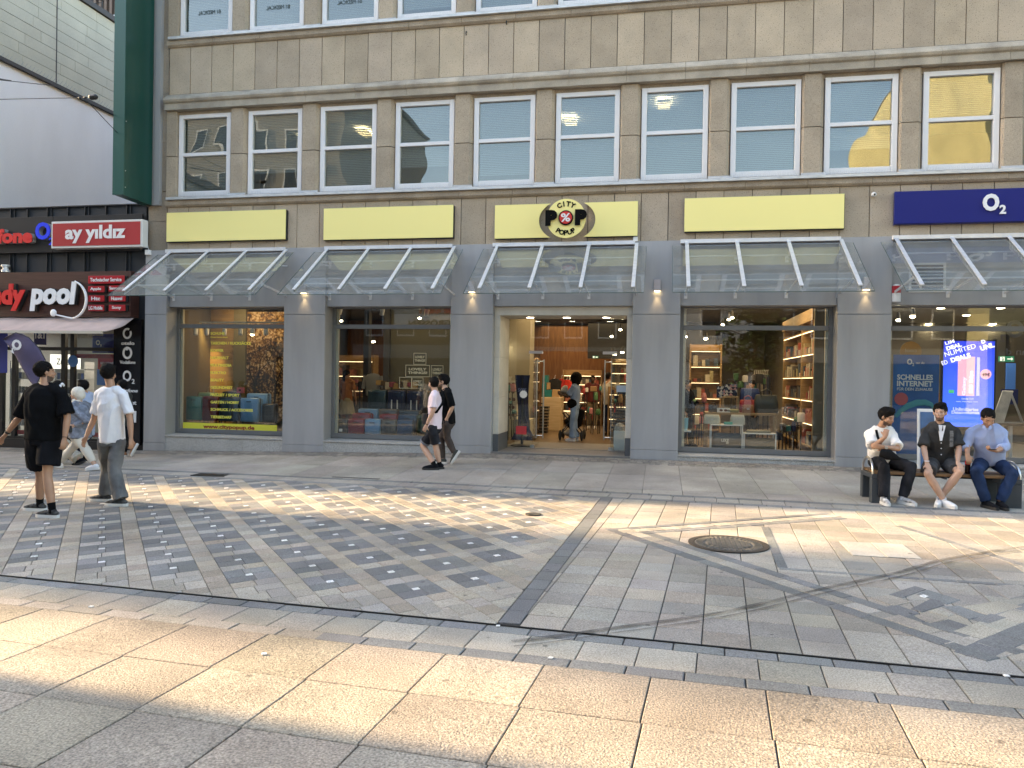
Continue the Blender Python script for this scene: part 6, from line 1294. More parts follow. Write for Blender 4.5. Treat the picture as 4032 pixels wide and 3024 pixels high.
# denser stock
ORD = ('first','second','third','fourth','fifth','sixth','seventh','eighth','ninth','tenth')
rs = random.Random(11)
def stock(n, zf, u0, u1, v0, v1, y0, y1, where, group):
    """small boxed and bagged goods standing on low stands inside the shop"""
    kinds = [('box','carton'), ('tin','tin'), ('pouch','pouch')]; cols = [('red',(.30,.02,.02)),('navy',(.01,.02,.07)),('white',(.6,.58,.54)),('teal',(.02,.16,.16)),('tan',(.36,.22,.11)),('black',(.015,.015,.015)),('pink',(.5,.2,.22)),('green',(.05,.15,.06))]
    for k in range(n):
        u = u0+(u1-u0)*(k+.5)/n; v = rs.uniform(v0, v1); y = rs.uniform(y0, y1); p = zf(u, v, y); cn, cc = cols[rs.randrange(8)]; nm = rs.choice(kinds)[0]; w_, h_ = rs.uniform(.05,.12), rs.uniform(.08,.22); m_ = mat('stock_'+cn, cc, .55)
        t = thing('stock_stand', (p.x, y, .17), '%s %s %s, %s from left' % (cn, nm, where, ORD[k]), 'display', group); B('post', M_dark, t, (p.x-.012, p.x+.012, y-.012, y+.012, .171, p.z-.012)); B('plate', M_dark, t, (p.x-w_, p.x+w_, y-.08, y+.08, p.z-.011, p.z-.001))
        if nm == 'tin': MB().lathe((p.x, y, p.z), [(w_*.7, 0), (w_*.7, h_), (w_*.5, h_+.02)], 14).build('goods', m_, t, smooth=True)
        elif nm == 'box': B('goods', m_, t, (p.x-w_*.85, p.x+w_*.85, y-.06, y+.06, p.z, p.z+h_), bevel=.006)
        else: MB().tube([(p.x,y,p.z),(p.x,y,p.z+h_*.4),(p.x,y,p.z+h_*.8),(p.x,y,p.z+h_)], [(w_*.6,.05),(w_*.85,.06),(w_*.6,.03),(w_*.5,.01)], 12, side=(1,0,0), sq=.6).build('goods', m_, t, smooth=True)
z6 = lambda u, v, y: U(1850+u/2.3707, 1150+v/2.3707, y); z7 = lambda u, v, y: U(2600+u/2.3707, 1150+v/2.3707, y); z5q = lambda u, v, y: U(1240+u/2.2117, 1150+v/2.2117, y)
stock(9, z6, 285, 440, 900, 1230, 2.4, 4.2, 'behind the left door glass', 'goods behind the left door glass'); stock(8, z6, 1330, 1440, 880, 1240, 2.6, 4.2, 'behind the right door glass', 'goods behind the right door glass')
stock(8, z6, 1060, 1230, 900, 1150, 5.5, 8.0, 'in the aisle right of the pram', 'goods in the aisle'); stock(9, z7, 215, 420, 1000, 1250, 1.6, 3.2, 'at the left of the handbag window', 'goods at the left of the handbag window'); stock(9, z7, 640, 1030, 820, 960, 3.0, 5.0, 'behind the oak table', 'goods behind the oak table')
stock(7, z7, 1090, 1330, 1150, 1380, 1.2, 2.4, 'low at the right of the handbag window', 'goods low at the right of the handbag window'); stock(10, z5q, 330, 740, 770, 870, 3.0, 4.5, 'above the suitcases of the second window', 'goods above the suitcases')
for k in range(8):
    p = z7(880+k*19, 745, 3.6); garment(p.x, 3.6+k*.03, p.z, rs.choice([(.02,.02,.025),(.10,.10,.11),(.3,.27,.22),(.04,.05,.09)]), .16, .75, 'hanging garment behind the black holdall, %s from the left on its rail' % ORD[k], 'clothes rail behind the handbags')
# ================================================================ PEOPLE
V = Vector
PEND = []                                                      # meshes waiting for the voxel union
def grow(mb, name, m, parent, vox, sm=3, wr=0, wf=9, paint=None, stretch=(1, 1, .45)):
    o = mb.build(name, m, parent, fixn=False)
    r_ = o.modifiers.new('r', 'REMESH'); r_.mode = 'VOXEL'; r_.voxel_size = vox; r_.use_smooth_shade = True
    if sm: s_ = o.modifiers.new('s', 'SMOOTH'); s_.iterations = sm; s_.factor = .5
    PEND.append((o, wr, wf, paint, stretch)); return o
def flush():
    bpy.context.view_layer.update(); dg = bpy.context.evaluated_depsgraph_get()
    for o, wr, wf, paint, st in PEND:
        me = bpy.data.meshes.new_from_object(o.evaluated_get(dg)); old = o.data; o.modifiers.clear(); o.data = me; me.name = old.name; bpy.data.meshes.remove(old)
        if wr:
            n = len(me.vertices); co = np.zeros(n*3); me.vertices.foreach_get('co', co); no = np.zeros(n*3); me.vertices.foreach_get('normal', no)
            co = co.reshape(-1, 3); no = no.reshape(-1, 3); seed = V((hash(o.name) % 17, 3.1, 0)); out = np.empty(n)
            for i in range(n):
                p = V((co[i][0]*st[0], co[i][1]*st[1], co[i][2]*st[2]))*wf + seed
                p2 = p + V((noise.noise(p*.6), 0, noise.noise(p*.6+V((5, 5, 5)))))*1.6
                a = noise.noise(p2); out[i] = (1-abs(a)*2.4)*.6 + noise.noise(p*2.3)*.4
            co += no*(out*wr)[:, None]; me.vertices.foreach_set('co', co.ravel())
        for p in me.polygons: p.use_smooth = True
        if paint: paint(me)
        me.update()
    PEND.clear()
def frame(f):
    f = V((f[0], f[1], f[2] if len(f) > 2 else 0)).normalized(); r_ = f.cross(V((0, 0, 1))).normalized(); u = r_.cross(f); return r_, f, u
def hand(mb, w, d_, n_, curl=.5, s_=1.0, side=1):
    """palm and five fingers from the wrist w along d_; n_ is the palm normal, thumb on the given side"""
    w, d_, n_ = V(w), V(d_).normalized(), V(n_); n_ = (n_ - d_*n_.dot(d_)).normalized(); x = d_.cross(n_)*side
    mb.tube([w-d_*.015, w+d_*.02*s_, w+d_*.06*s_, w+d_*.095*s_], [(.026*s_,.019*s_),(.036*s_,.017*s_),(.042*s_,.015*s_),(.038*s_,.011*s_)], 10, side=x)
    for k, (off_, ln) in enumerate(((-.030,.060),(-.010,.075),(.010,.080),(.030,.070))):
        b = w+d_*.088*s_ + x*(off_*s_); c1 = curl*.7; d1 = (d_*math.cos(c1)+n_*math.sin(c1)); d2 = (d_*math.cos(c1+curl)+n_*math.sin(c1+curl)); d3 = (d_*math.cos(c1+curl*1.8)+n_*math.sin(c1+curl*1.8))
        p1 = b+d1*ln*.45*s_; p2 = p1+d2*ln*.32*s_; p3 = p2+d3*ln*.25*s_; mb.tube([b, p1, p2, p3], [.0095*s_,.009*s_,.008*s_,.006*s_], 7)
    b = w+d_*.03*s_+x*.034*s_; d1 = (d_*.65+x*.65+n_*.25).normalized(); d2 = (d_*.9+x*.25+n_*.4).normalized(); mb.tube([b-x*.01, b+d1*.035*s_, b+d1*.035*s_+d2*.032*s_], [.013*s_,.011*s_,.008*s_], 7)
def shoe(par, an, fd, mu, ms, L_=.27, pitch=0, name='shoe', lace=None, low=False, ws=.036, ground=None):
    """shoe under the ankle an pointing along fd; pitch raises the heel"""
    r_, f, u = frame((fd[0], fd[1], 0)); an = V(an); cp, sp = math.cos(pitch), math.sin(pitch); F = f*cp - V((0, 0, 1))*sp; Uz = f*sp + V((0, 0, 1))*cp
    b = an - Uz*.085; Pp = lambda a, s_, z: b + F*a + r_*s_ + Uz*z
    k = L_/.27
    mb = MB(); mb.tube([Pp(-.065*k,0,.045), Pp(-.03*k,0,.055), Pp(.03*k,0,.056), Pp(.09*k,0,.050), Pp(.15*k,0,.042), Pp(.192*k,0,.036)], [(.026,.030),(.036,.042),(.040,.044),(.043,.036),(.040,.026),(.022,.014)], 12, side=r_)
    if not low: mb.tube([Pp(-.012,0,.06), Pp(-.012,0,.100)], [(.038,.044),(.035,.042)], 12, side=r_)
    o = grow(mb, name, mu, par, .0085, 2)
    out = [(-.082,0),(-.075,.025),(-.04,.036),(.03,.037),(.09,.044),(.15,.043),(.19,.026),(.203,0)]; pts = out + [(a, -s_) for a, s_ in out[-2:0:-1]]
    MB().prism([Pp(a*k, s_, -.004) for a, s_ in pts], Uz*(ws+.004)).build('sole', ms, o, bevel=.004) if False else None
    mb = MB(); mb.prism([Pp(a*k, s_, .0) for a, s_ in pts], Uz*ws); so_ = mb.build('sole', ms, par); so_.parent = o
    if lace:
        mb = MB()
        for q in range(4): mb.tube([Pp(.035*k+q*.022, -.028, .082-q*.006), Pp(.045*k+q*.022, 0, .101-q*.008), Pp(.035*k+q*.022, .028, .082-q*.006)], .0035, 5)
        l_ = mb.build('laces', lace, par); l_.parent = o
    return o
HAIR = mat('dark_hair', (.006,.005,.0045), .8, var=.3, scale=60, spec=.15)
def head(body, par, c, fh, skin_i=0, s_=1.0, hair='short', tilt=0, hairm=None, vox=.01, beard=False, brow=True):
    """adds the head to the body mesh, returns a function telling head-space coordinates"""
    r_, f, u = frame(fh); 
    if tilt: q = Matrix.Rotation(tilt, 3, r_); f = q @ f; u = q @ u
    c = V(c); M_ = Matrix((r_, f, u)).transposed(); Hh = lambda x, y, z: c + r_*(x*s_) + f*(y*s_) + u*(z*s_)
    rot = M_
    body.ell(Hh(0,-.012,.028), (.076*s_,.095*s_,.088*s_), rot, 16, 12); body.ell(Hh(0,.018,-.03), (.060*s_,.070*s_,.075*s_), rot, 14, 10); body.ell(Hh(0,.058,-.083), (.030*s_,.026*s_,.024*s_), rot, 10, 8)
    body.ell(Hh(0,.072,.028), (.050*s_,.018*s_,.018*s_), rot, 10, 8)
    body.tube([Hh(0,.080,.020), Hh(0,.104,-.022), Hh(0,.088,-.035)], [.009*s_,.015*s_,.012*s_], 8); body.ell(Hh(0,.085,-.058), (.026*s_,.010*s_,.012*s_), rot, 10, 6)
    for q in (-1, 1):
        body.ell(Hh(q*.078,-.008,-.004), (.010*s_,.018*s_,.032*s_), rot, 8, 8); body.ell(Hh(q*.045,.060,-.02), (.022*s_,.022*s_,.022*s_), rot, 8, 6)
    hm = hairm or HAIR; hb = MB()
    if hair in ('short', 'crop', 'full'):
        g_ = {'short': .012, 'crop': .007, 'full': .020}[hair]
        hb.ell(Hh(0,-.030,.043), ((.077+g_*.5)*s_,(.096+g_*.5)*s_,(.080+g_)*s_), rot, 16, 12); hb.ell(Hh(0,-.054,.008), (.071*s_,.058*s_,.062*s_), rot, 12, 10)
        if hair == 'full': hb.ell(Hh(.01,.042,.100), (.058*s_,.042*s_,.030*s_), rot, 12, 8); hb.ell(Hh(-.025,.0,.118), (.055*s_,.07*s_,.028*s_), rot, 12, 8)
        grow(hb, 'hair', hm, par, max(vox, .008), 1, .012*s_, 34, None, (1,1,1))
    elif hair == 'afro': hb.ell(Hh(0,-.035,.035), (.150*s_,.150*s_,.150*s_), rot, 16, 12); hb.ell(Hh(0,-.03,-.07), (.13*s_,.11*s_,.11*s_), rot, 14, 10); grow(hb, 'hair', hm, par, .014, 1, .016, 26, None, (1,1,1))
    elif hair == 'tail':
        hb.ell(Hh(0,-.020,.045), (.086*s_,.104*s_,.090*s_), rot, 16, 12); hb.tube([Hh(0,-.10,.03), Hh(0,-.13,-.03), Hh(0,-.12,-.14), Hh(0,-.10,-.24)], [.03,.035,.03,.012], 10); grow(hb, 'hair', hm, par, .011, 2, .005, 30, None, (1,1,.3))
    def paint(me):
        o3 = worigin(par); co = np.zeros(len(me.polygons)*3); me.polygons.foreach_get('center', co); co = co.reshape(-1, 3)+np.array(o3)-np.array(c)
        x = co@np.array(r_)/s_; y = co@np.array(f)/s_; z = co@np.array(u)/s_; mi = np.zeros(len(x), dtype=np.int32)
        nr = (abs(x) < .11)&(abs(y) < .13)&(abs(z) < .14)
        if hair in ('short', 'crop', 'full'): mi[nr&(y < -.005)&(z > -.030)&(z < .12)&((abs(x) < .074)|(z > .03))] = 1; mi[nr&(y < -.01)&(z > -.06)&(z <= -.030)&(abs(x) < .072)] = 4
        if beard: mi[nr&(z < -.048-.25*np.maximum(0,y-.02)+.3*np.maximum(0,abs(x)-.03))&(z > -.115)&(y > .0)&~((abs(x) < .020)&(z > -.066)&(z < -.05)&(y > .07))] = 4
        if brow: mi[nr&(y > .05)&(z > .026)&(z < .034)&(abs(x) > .014)&(abs(x) < .050)] = 4; mi[nr&(y > .05)&(z > -.001)&(z < .007)&(abs(x) > .020)&(abs(x) < .042)] = 2
        mi[nr&(y > .08)&(z > -.064)&(z < -.052)&(abs(x) < .022)] = 3
        me.polygons.foreach_set('material_index', mi)
    return Hh, paint, (r_, f, u)
EYE = mat('eye', (.10,.07,.055), .3); 
SK = [mat('skin_light', (.50,.30,.21), .5, var=.06, scale=20), mat('skin_tan', (.41,.225,.14), .5, var=.06, scale=20), mat('skin_dark', (.055,.028,.018), .45)]
LIP = [mat('lip_light', (.38,.15,.13), .5), mat('lip_tan', (.26,.10,.08), .5), mat('lip_dark', (.05,.02,.018), .5)]
BRD = [mat('stubble_light', (.16,.10,.075), .8), mat('stubble_tan', (.09,.055,.04), .8), HAIR]
def lim(mb, a, m_, b, ra, rm, rb, mid1=None, mid2=None, n=12):
    a, m_, b = V(a), V(m_), V(b); mid1 = mid1 or (ra+rm)/2; mid2 = mid2 or (rm+rb)/2
    mb.tube([a, a.lerp(m_, .45), m_-(m_-a).normalized()*.03, m_+(b-m_).normalized()*.03, m_.lerp(b, .35), m_.lerp(b, .7), b], [ra, mid1, rm, rm, mid2, (mid2+rb)/2, rb], n); mb.ell(m_, (rm, rm, rm), None, 10, 8); mb.ell(a, (ra, ra, ra), None, 10, 8)
def person(label, J, f, fh, outfit, skin=1, hair='short', bulk=1.0, tilt=0, vox=.011, beard=False, group=None, s_=1.0, hs=None, fc=None, soft=None, grp='people on the square'):
    """J: world joints - pel, neck, head, elL wrL elR wrR knL anL knR anR, optional shL shR; f hips, fc chest, fh head facing"""
    par = thing('person', (J['pel'][0], J['pel'][1], gz(J['pel'][0], min(J['pel'][1], 0)) if J['pel'][1] < 0 else .17), label, 'person', grp)
    pel, nk, hd = V(J['pel']), V(J['neck']), V(J['head']); rp, fp, _ = frame(f); rc, fcv, _ = frame(fc or f); B_ = bulk*s_; sp = (nk-pel)
    shR = V(J['shR']) if 'shR' in J else nk - V((0,0,.055*s_)) + rc*.185*s_*(.9+.1*bulk); shL = V(J['shL']) if 'shL' in J else nk - V((0,0,.055*s_)) - rc*.185*s_*(.9+.1*bulk)
    hpR, hpL = pel + rp*.092*s_ - V((0,0,.02)), pel - rp*.092*s_ - V((0,0,.02)); body = MB(); body.m = 0
    body.tube([pel-V((0,0,.06)), pel+sp*.05, pel+sp*.30, pel+sp*.60, pel+sp*.84, pel+sp*.95, nk], [(.12*B_,.09*B_),(.155*B_,.105*B_),(.135*B_,.10*B_),(.155*B_,.115*B_),(.160*B_,.095*B_),(.10*B_,.07*B_),(.058*s_,.055*s_)], 18, side=rc)
    body.tube([nk-V((0,0,.03)), nk.lerp(hd, .35), hd-V((0,0,.04))], [.062*s_, .054*s_, .055*s_], 12)
    for h_, k_, a_ in ((hpR, 'knR', 'anR'), (hpL, 'knL', 'anL')): lim(body, h_, J[k_], V(J[a_]), .072*B_, .052*s_, .034*s_, .066*B_, .056*s_)
    for q, s0, e_, w_ in ((1, shR, 'elR', 'wrR'), (-1, shL, 'elL', 'wrL')):
        lim(body, s0, J[e_], V(J[w_]), .050*B_, .038*s_, .025*s_, .046*B_, .039*s_); wd = (V(J[w_])-V(J[e_])).normalized(); hd_ = (hs or {}).get('R' if q > 0 else 'L', {})
        hand(body, J[w_], hd_.get('d', wd), hd_.get('n', -rc*q*1.0), hd_.get('curl', .45), .98*s_, hd_.get('side', 1))
    for a_, k_ in (('anR', 'ftR'), ('anL', 'ftL')):
        if outfit.get('bare_feet'): body.tube([V(J[a_])-V((0,0,.04)), V(J[a_])+V((*J[k_][:2],0)).normalized()*.15-V((0,0,.06))], [.036,.03], 10)
    body.tube([shL, shL.lerp(nk, .55)+V((0,0,.012)), nk-V((0,0,.02)), shR.lerp(nk, .55)+V((0,0,.012)), shR], [.046*B_, .052*B_, .06*B_, .052*B_, .046*B_], 12)
    Hh, paint, fr_ = head(body, par, hd, fh, s_=s_, hair=hair, tilt=tilt, vox=vox, beard=beard)
    ob = grow(body, 'body', [SK[skin], HAIR, EYE, LIP[skin], BRD[skin]], par, vox, 2, 0, 9, paint)
    # top
    o_ = outfit; col = o_['top']; t = MB(); hem = pel - V((0,0,o_.get('hem', .06))); fl_ = o_.get('loose', 1.12)
    t.tube([hem, pel+sp*.05, pel+sp*.30, pel+sp*.60, pel+sp*.82, pel+sp*.93, nk+sp*.0-V((0,0,.012))], [(.170*B_*fl_/1.05,.125*B_*fl_/1.05),(.168*B_*fl_/1.05,.125*B_*fl_/1.05),(.150*B_*fl_,.120*B_*fl_),(.162*B_*fl_,.126*B_*fl_),(.168*B_*fl_,.105*B_*fl_),(.125*B_*fl_,.080*B_*fl_),(.070*s_,.066*s_)], 20, side=rc)
    t.tube([shL, shL.lerp(nk, .5)+V((0,0,.010)), nk-V((0,0,.045)), shR.lerp(nk, .5)+V((0,0,.010)), shR], [.058*B_, .064*B_, .066*B_, .064*B_, .058*B_], 14)
    for s0, e_, w_ in ((shR, 'elR', 'wrR'), (shL, 'elL', 'wrL')):
        e, w = V(J[e_]), V(J[w_]); t.ell(s0, (.057*B_,)*3, None, 12, 10)
        if o_.get('sleeve', 'short') == 'short': k = o_.get('slen', .80); t.tube([s0-(e-s0).normalized()*.02, s0.lerp(e, k*.5), s0.lerp(e, k)], [.058*B_, .061*B_, o_.get('sr', .068)*B_], 14)
        elif o_['sleeve'] == 'long': t.tube([s0, s0.lerp(e, .5), e, e.lerp(w, .5), e.lerp(w, o_.get('cuff', .95))], [.064*B_, .058*B_, .054*B_, .048*B_, .040*B_], 14); t.ell(e, (.053*B_,)*3)
    grow(t, o_.get('topname', 'tshirt'), col, par, vox*1.1, 2, o_.get('wr', .024), o_.get('wf', 6))
    # bottom
    b = MB(); kind = o_.get('bottom', 'pants'); bm_ = o_['bot']
    if kind in ('pants', 'shorts', 'crop'):
        b.tube([pel+sp*.08, pel, pel-V((0,0,.07))], [(.140*B_,.105*B_),(.162*B_,.120*B_),(.150*B_,.115*B_)], 18, side=rp)
        for h_, k_, a_ in ((hpR, 'knR', 'anR'), (hpL, 'knL', 'anL')):
            kn, an = V(J[k_]), V(J[a_]); lw = o_.get('leg', 1.0)
            if kind == 'shorts': k = o_.get('short_len', .85); b.tube([h_, h_.lerp(kn, k*.5), h_.lerp(kn, k)], [.098*B_, .096*B_*lw, .094*B_*lw], 16); b.ell(h_, (.098*B_,)*3)
            else: e_ = .97 if kind == 'pants' else .82; lim(b, h_, kn, kn.lerp(an, e_), .096*B_, .070*s_*lw, o_.get('cuffr', .062)*s_*lw, .086*B_*lw, .070*s_*lw)
    elif kind == 'skirt': b.tube([pel+sp*.08, pel-V((0,0,.1)), pel-V((0,0,.38))], [(.15*B_,.12*B_),(.19*B_,.16*B_),(.25*B_,.22*B_)], 20, side=rp)
    grow(b, {'pants': 'trousers', 'shorts': 'shorts', 'crop': 'trousers', 'skirt': 'skirt'}[kind], bm_, par, vox*1.1, 2, o_.get('wrb', .015), 7)
    if o_.get('sock'):
        for a_, k_ in (('anR', 'knR'), ('anL', 'knL')):
            an, kn = V(J[a_]), V(J[k_]); MB().tube([an-V((0,0,.03)), an, an.lerp(kn, o_.get('sock_len', .25))], [.042*s_, .039*s_, .044*s_], 14).build('sock', o_['sock'], par, smooth=True)
    if 'shoe' in o_:
        for a_, k_ in (('anR', 'ftR'), ('anL', 'ftL')):
            fd = J[k_]; shoe(par, J[a_], fd, o_['shoe'], o_['sole'], o_.get('shoe_len', .285)*s_, fd[2] if len(fd) > 2 else 0, lace=o_.get('lace'))
    return par, Hh, fr_
def strap(par, pts, wd, m, name='strap'): MB().tube(pts, [(wd, .004)]*len(pts), 6).build(name, m, par)
zB = lambda u, v, y: U(u/2.0743, 1300+v/2.0738, y)
z5_ = lambda u, v, y: U(1240+u/2.2117, 1150+v/2.2117, y)
z6_ = lambda u, v, y: U(1850+u/2.3707, 1150+v/2.3707, y)
z8_ = lambda u, v, y: U(3300+u/1.7459, 1100+v/1.7459, y)
def gnd(p, h=.085): q = V(p); q.z = gz(q.x, q.y)+h; return q
C_blk = mat('black_cotton', (.0045,.005,.006), .95, var=.2, scale=12, spec=.12); C_blk2 = mat('black_jersey', (.007,.0075,.01), .9, var=.2, scale=10, spec=.15); C_wht = mat('white_cotton', (.76,.76,.79), .9, var=.04, scale=10, bump=1.0, bscale=11); C_rub = mat('white_rubber', (.70,.69,.66), .6); C_grub = mat('black_rubber', (.02,.02,.02), .6)
def denim(name, c, v=.45): return mat(name, c, .9, var=v, scale=5, var2=.15, scale2=200, spec=.15, bump=1, bscale=13)
C_gj = denim('washed_grey_denim', (.15,.152,.155)); C_bj = denim('black_washed_denim', (.022,.023,.028), .7); C_nj = denim('blue_denim', (.018,.035,.085), .5); C_lj = denim('light_blue_denim', (.24,.35,.52), .3)
C_snk = mat('black_white_knit', (.06,.06,.06), .8, var=.95, scale=22, spec=.2)
# 1 man in black at the far left
y = -7.40
J = dict(pel=zB(352,880,y), neck=zB(368,452,y), head=zB(372,345,y+.02), shL=zB(243,525,y), shR=zB(498,525,y), elL=zB(165,705,y+.02), wrL=zB(52,845,y), elR=zB(552,700,y), wrR=zB(528,885,y-.05), knL=zB(330,1190,-7.22), knR=zB(385,1185,-7.45), anL=gnd(zB(325,1440,-7.12)), anR=gnd(zB(428,1465,-7.47)), ftL=(-1,-.05), ftR=(-1,.02))
p1, H1, F1 = person('man in black T-shirt and shorts at far left seen from behind, arm swung out', J, (-.15,1), (.55,.85), dict(top=C_blk, hem=.02, loose=1.20, slen=.92, sr=.090, bot=C_blk2, bottom='shorts', short_len=.72, leg=1.22, sock=C_blk, sock_len=.22, shoe=C_snk, sole=C_rub, lace=C_wht, shoe_len=.30), skin=1, hair='short', bulk=1.09, beard=True, vox=.009, hs={'L': dict(n=(.3,0,-1), curl=.5), 'R': dict(n=(-1,.3,0), curl=.7)})
w_ = V(J['wrL']); e_ = V(J['elL']); dd = (w_-e_).normalized(); MB().tube([w_-dd*.035, w_-dd*.012], .031, 14).build('watch', C_grub, p1)
MB().tube([H1(.06,.0,-.10), H1(.0,-.07,-.105), H1(-.06,.0,-.10)], .004, 6).build('necklace', mat('leather_cord', (.12,.03,.02), .6), p1); w_ = V(J['wrR']); dd = (w_-V(J['elR'])).normalized(); MB().tube([w_-dd*.02, w_-dd*.012], .030, 12).build('bracelet', C_grub, p1)
# 2 man in white
y = -6.5
J = dict(pel=zB(912,900,y), neck=zB(905,468,y), head=zB(888,362,y), shL=zB(805,530,y), shR=zB(1008,530,y), elL=zB(772,715,y+.05), wrL=zB(705,868,y-.05), elR=zB(1062,720,y), wrR=zB(1070,885,y-.03), knL=zB(880,1140,-6.32), knR=zB(930,1140,-6.55), anL=gnd(zB(860,1385,-6.30)), anR=gnd(zB(990,1415,-6.58)), ftL=(-1,-.15), ftR=(-1,-.1))
p2, H2, F2 = person('man in white T-shirt and washed grey jeans walking away at left', J, (-.2,1), (-.25,1), dict(top=C_wht, hem=.03, loose=1.12, slen=.80, sr=.078, bot=C_gj, bottom='pants', leg=1.15, cuffr=.075, shoe=C_snk, sole=C_rub, lace=C_wht, wr=.02, shoe_len=.30), skin=1, hair='full', bulk=.88, vox=.009, hs={'L': dict(n=(1,0,0), curl=.4), 'R': dict(n=(-1,.2,0), curl=.6)})
# 3 woman with white headscarf
y = -3.5; C_jk = mat('marbled_blue_jacket', (.17,.19,.24), .85, var=.5, scale=14, var2=.25, scale2=90); C_crm = mat('cream_trousers', (.62,.57,.49), .85, var=.05); C_scf = mat('cream_headscarf', (.66,.62,.54), .85, var=.08, scale=14)
J = dict(pel=zB(655,850,y), neck=zB(652,600,y), head=zB(625,525,y), elL=zB(705,740,y-.12), wrL=zB(612,775,y-.18), elR=zB(640,740,y+.2), wrR=zB(590,780,y+.1), knL=zB(692,960,y-.06), knR=zB(580,970,y+.08), anL=gnd(zB(775,1120,y-.05), .10), anR=gnd(zB(485,1115,y+.1), .10), ftL=(-1,0,.12), ftR=(-1,0,-.12))
p3, H3, F3 = person('woman with cream headscarf, blue marbled jacket and white trousers walking left', J, (-1,.05), (-1,-.1), dict(top=C_jk, topname='jacket', hem=.06, loose=1.2, sleeve='long', bot=C_crm, bottom='crop', leg=1.05, cuffr=.05, shoe=mat('white_canvas', (.72,.72,.74), .8), sole=C_rub, shoe_len=.27), skin=0, hair='none', bulk=1.05, vox=.011)
hb = MB(); r3 = Matrix(F3).transposed(); hb.ell(H3(0,-.03,.035), (.095,.118,.105), r3, 16, 12); hb.ell(H3(0,-.075,-.01), (.080,.085,.09), r3, 14, 10); hb.tube([H3(0,-.02,-.10), H3(0,-.02,-.17)], [(.07,.075),(.11,.11)], 14, side=F3[0]); grow(hb, 'headscarf', C_scf, p3, .011, 2, .006, 22, None, (1,1,.4))
hb = MB(); hb.tube([zB(600,565,y-.10), zB(605,640,y-.15), zB(598,720,y-.17), zB(588,830,y-.18)], [(.03,.02),(.05,.02),(.045,.018),(.02,.012)], 10, side=(1,0,0)); grow(hb, 'scarf_end', C_scf, p3, .011, 1, .005, 20)
hb = MB(); hb.tube([zB(570,780,y-.2), zB(570,835,y-.2)], [(.05,.03),(.055,.035)], 14, side=(1,0,0), sq=.6); hb.build('handbag', C_grub, p3, smooth=True)
# 4 woman behind the man in black
y = -2.9; C_bge = mat('beige_patterned_cloth', (.42,.36,.28), .85, var=.3, scale=18)
J = dict(pel=zB(530,880,y), neck=zB(478,545,y), head=zB(462,468,y), elL=zB(500,700,y-.1), wrL=zB(450,790,y-.1), elR=zB(470,700,y+.2), wrR=zB(430,790,y+.1), knL=zB(570,1000,y-.05), knR=zB(500,990,y+.1), anL=gnd(zB(655,1080,y-.05), .11), anR=gnd(zB(450,1080,y+.1), .085), ftL=(-1,0,.35), ftR=(-1,0,0))
p4, H4, F4 = person('woman in black with white flower in her hair, half hidden behind the black T-shirt man', J, (-1,.05), (-1,0), dict(top=C_blk, topname='blouse', loose=1.15, sleeve='long', bot=C_bge, bottom='crop', leg=1.35, cuffr=.08, shoe=C_blk2, sole=C_grub), skin=0, hair='tail', vox=.012)
mb = MB()
for k in range(7): a = k*.9; mb.ell(H4(.04*math.cos(a),-.10+.03*math.sin(a),.035+.03*math.sin(a*1.7)), (.028,.028,.028), None, 8, 6)
mb.build('flower', C_wht, p4, smooth=True)
# 5 man in a light blue shirt behind
y = -2.3
J = dict(pel=zB(700,830,y), neck=zB(700,520,y), head=zB(672,465,y), elL=zB(745,660,y-.1), wrL=zB(720,760,y-.15), elR=zB(670,660,y+.2), wrR=zB(640,760,y+.1), knL=zB(690,950,y), knR=zB(640,950,y+.1), anL=gnd(zB(690,1035,y)), anR=gnd(zB(600,1030,y+.15)), ftL=(-1,0), ftR=(-1,0))
person('man in light blue shirt and jeans, mostly hidden behind the woman with the headscarf', J, (-1,0), (-1,0), dict(top=mat('light_blue_cotton', (.36,.43,.58), .85, var=.05), topname='shirt', loose=1.1, sleeve='long', bot=C_nj, shoe=C_blk2, sole=C_grub), skin=1, hair='full', vox=.013)
# 6 person in dark clothes behind the man in white
y = -1.5
J = dict(pel=zB(1020,770,y), neck=zB(1005,520,y), head=zB(990,455,y), elL=zB(1065,640,y-.1), wrL=zB(1060,740,y-.1), elR=zB(980,640,y+.2), wrR=zB(960,740,y+.1), knL=zB(1065,890,y-.05), knR=zB(985,880,y+.1), anL=zB(1085,955,y-.05)+V((0,0,.03)), anR=gnd(zB(1010,985,y)), ftL=(-.35,-.1,1.1), ftR=(-1,0))
person('person in dark clothes and tan shoes, mostly hidden behind the man in white', J, (-1,0), (-1,0), dict(top=mat('dark_olive_cloth', (.03,.032,.03), .9), loose=1.15, bot=C_blk2, bottom='pants', shoe=mat('tan_suede', (.26,.13,.07), .85), sole=C_rub), skin=1, hair='short', vox=.013)
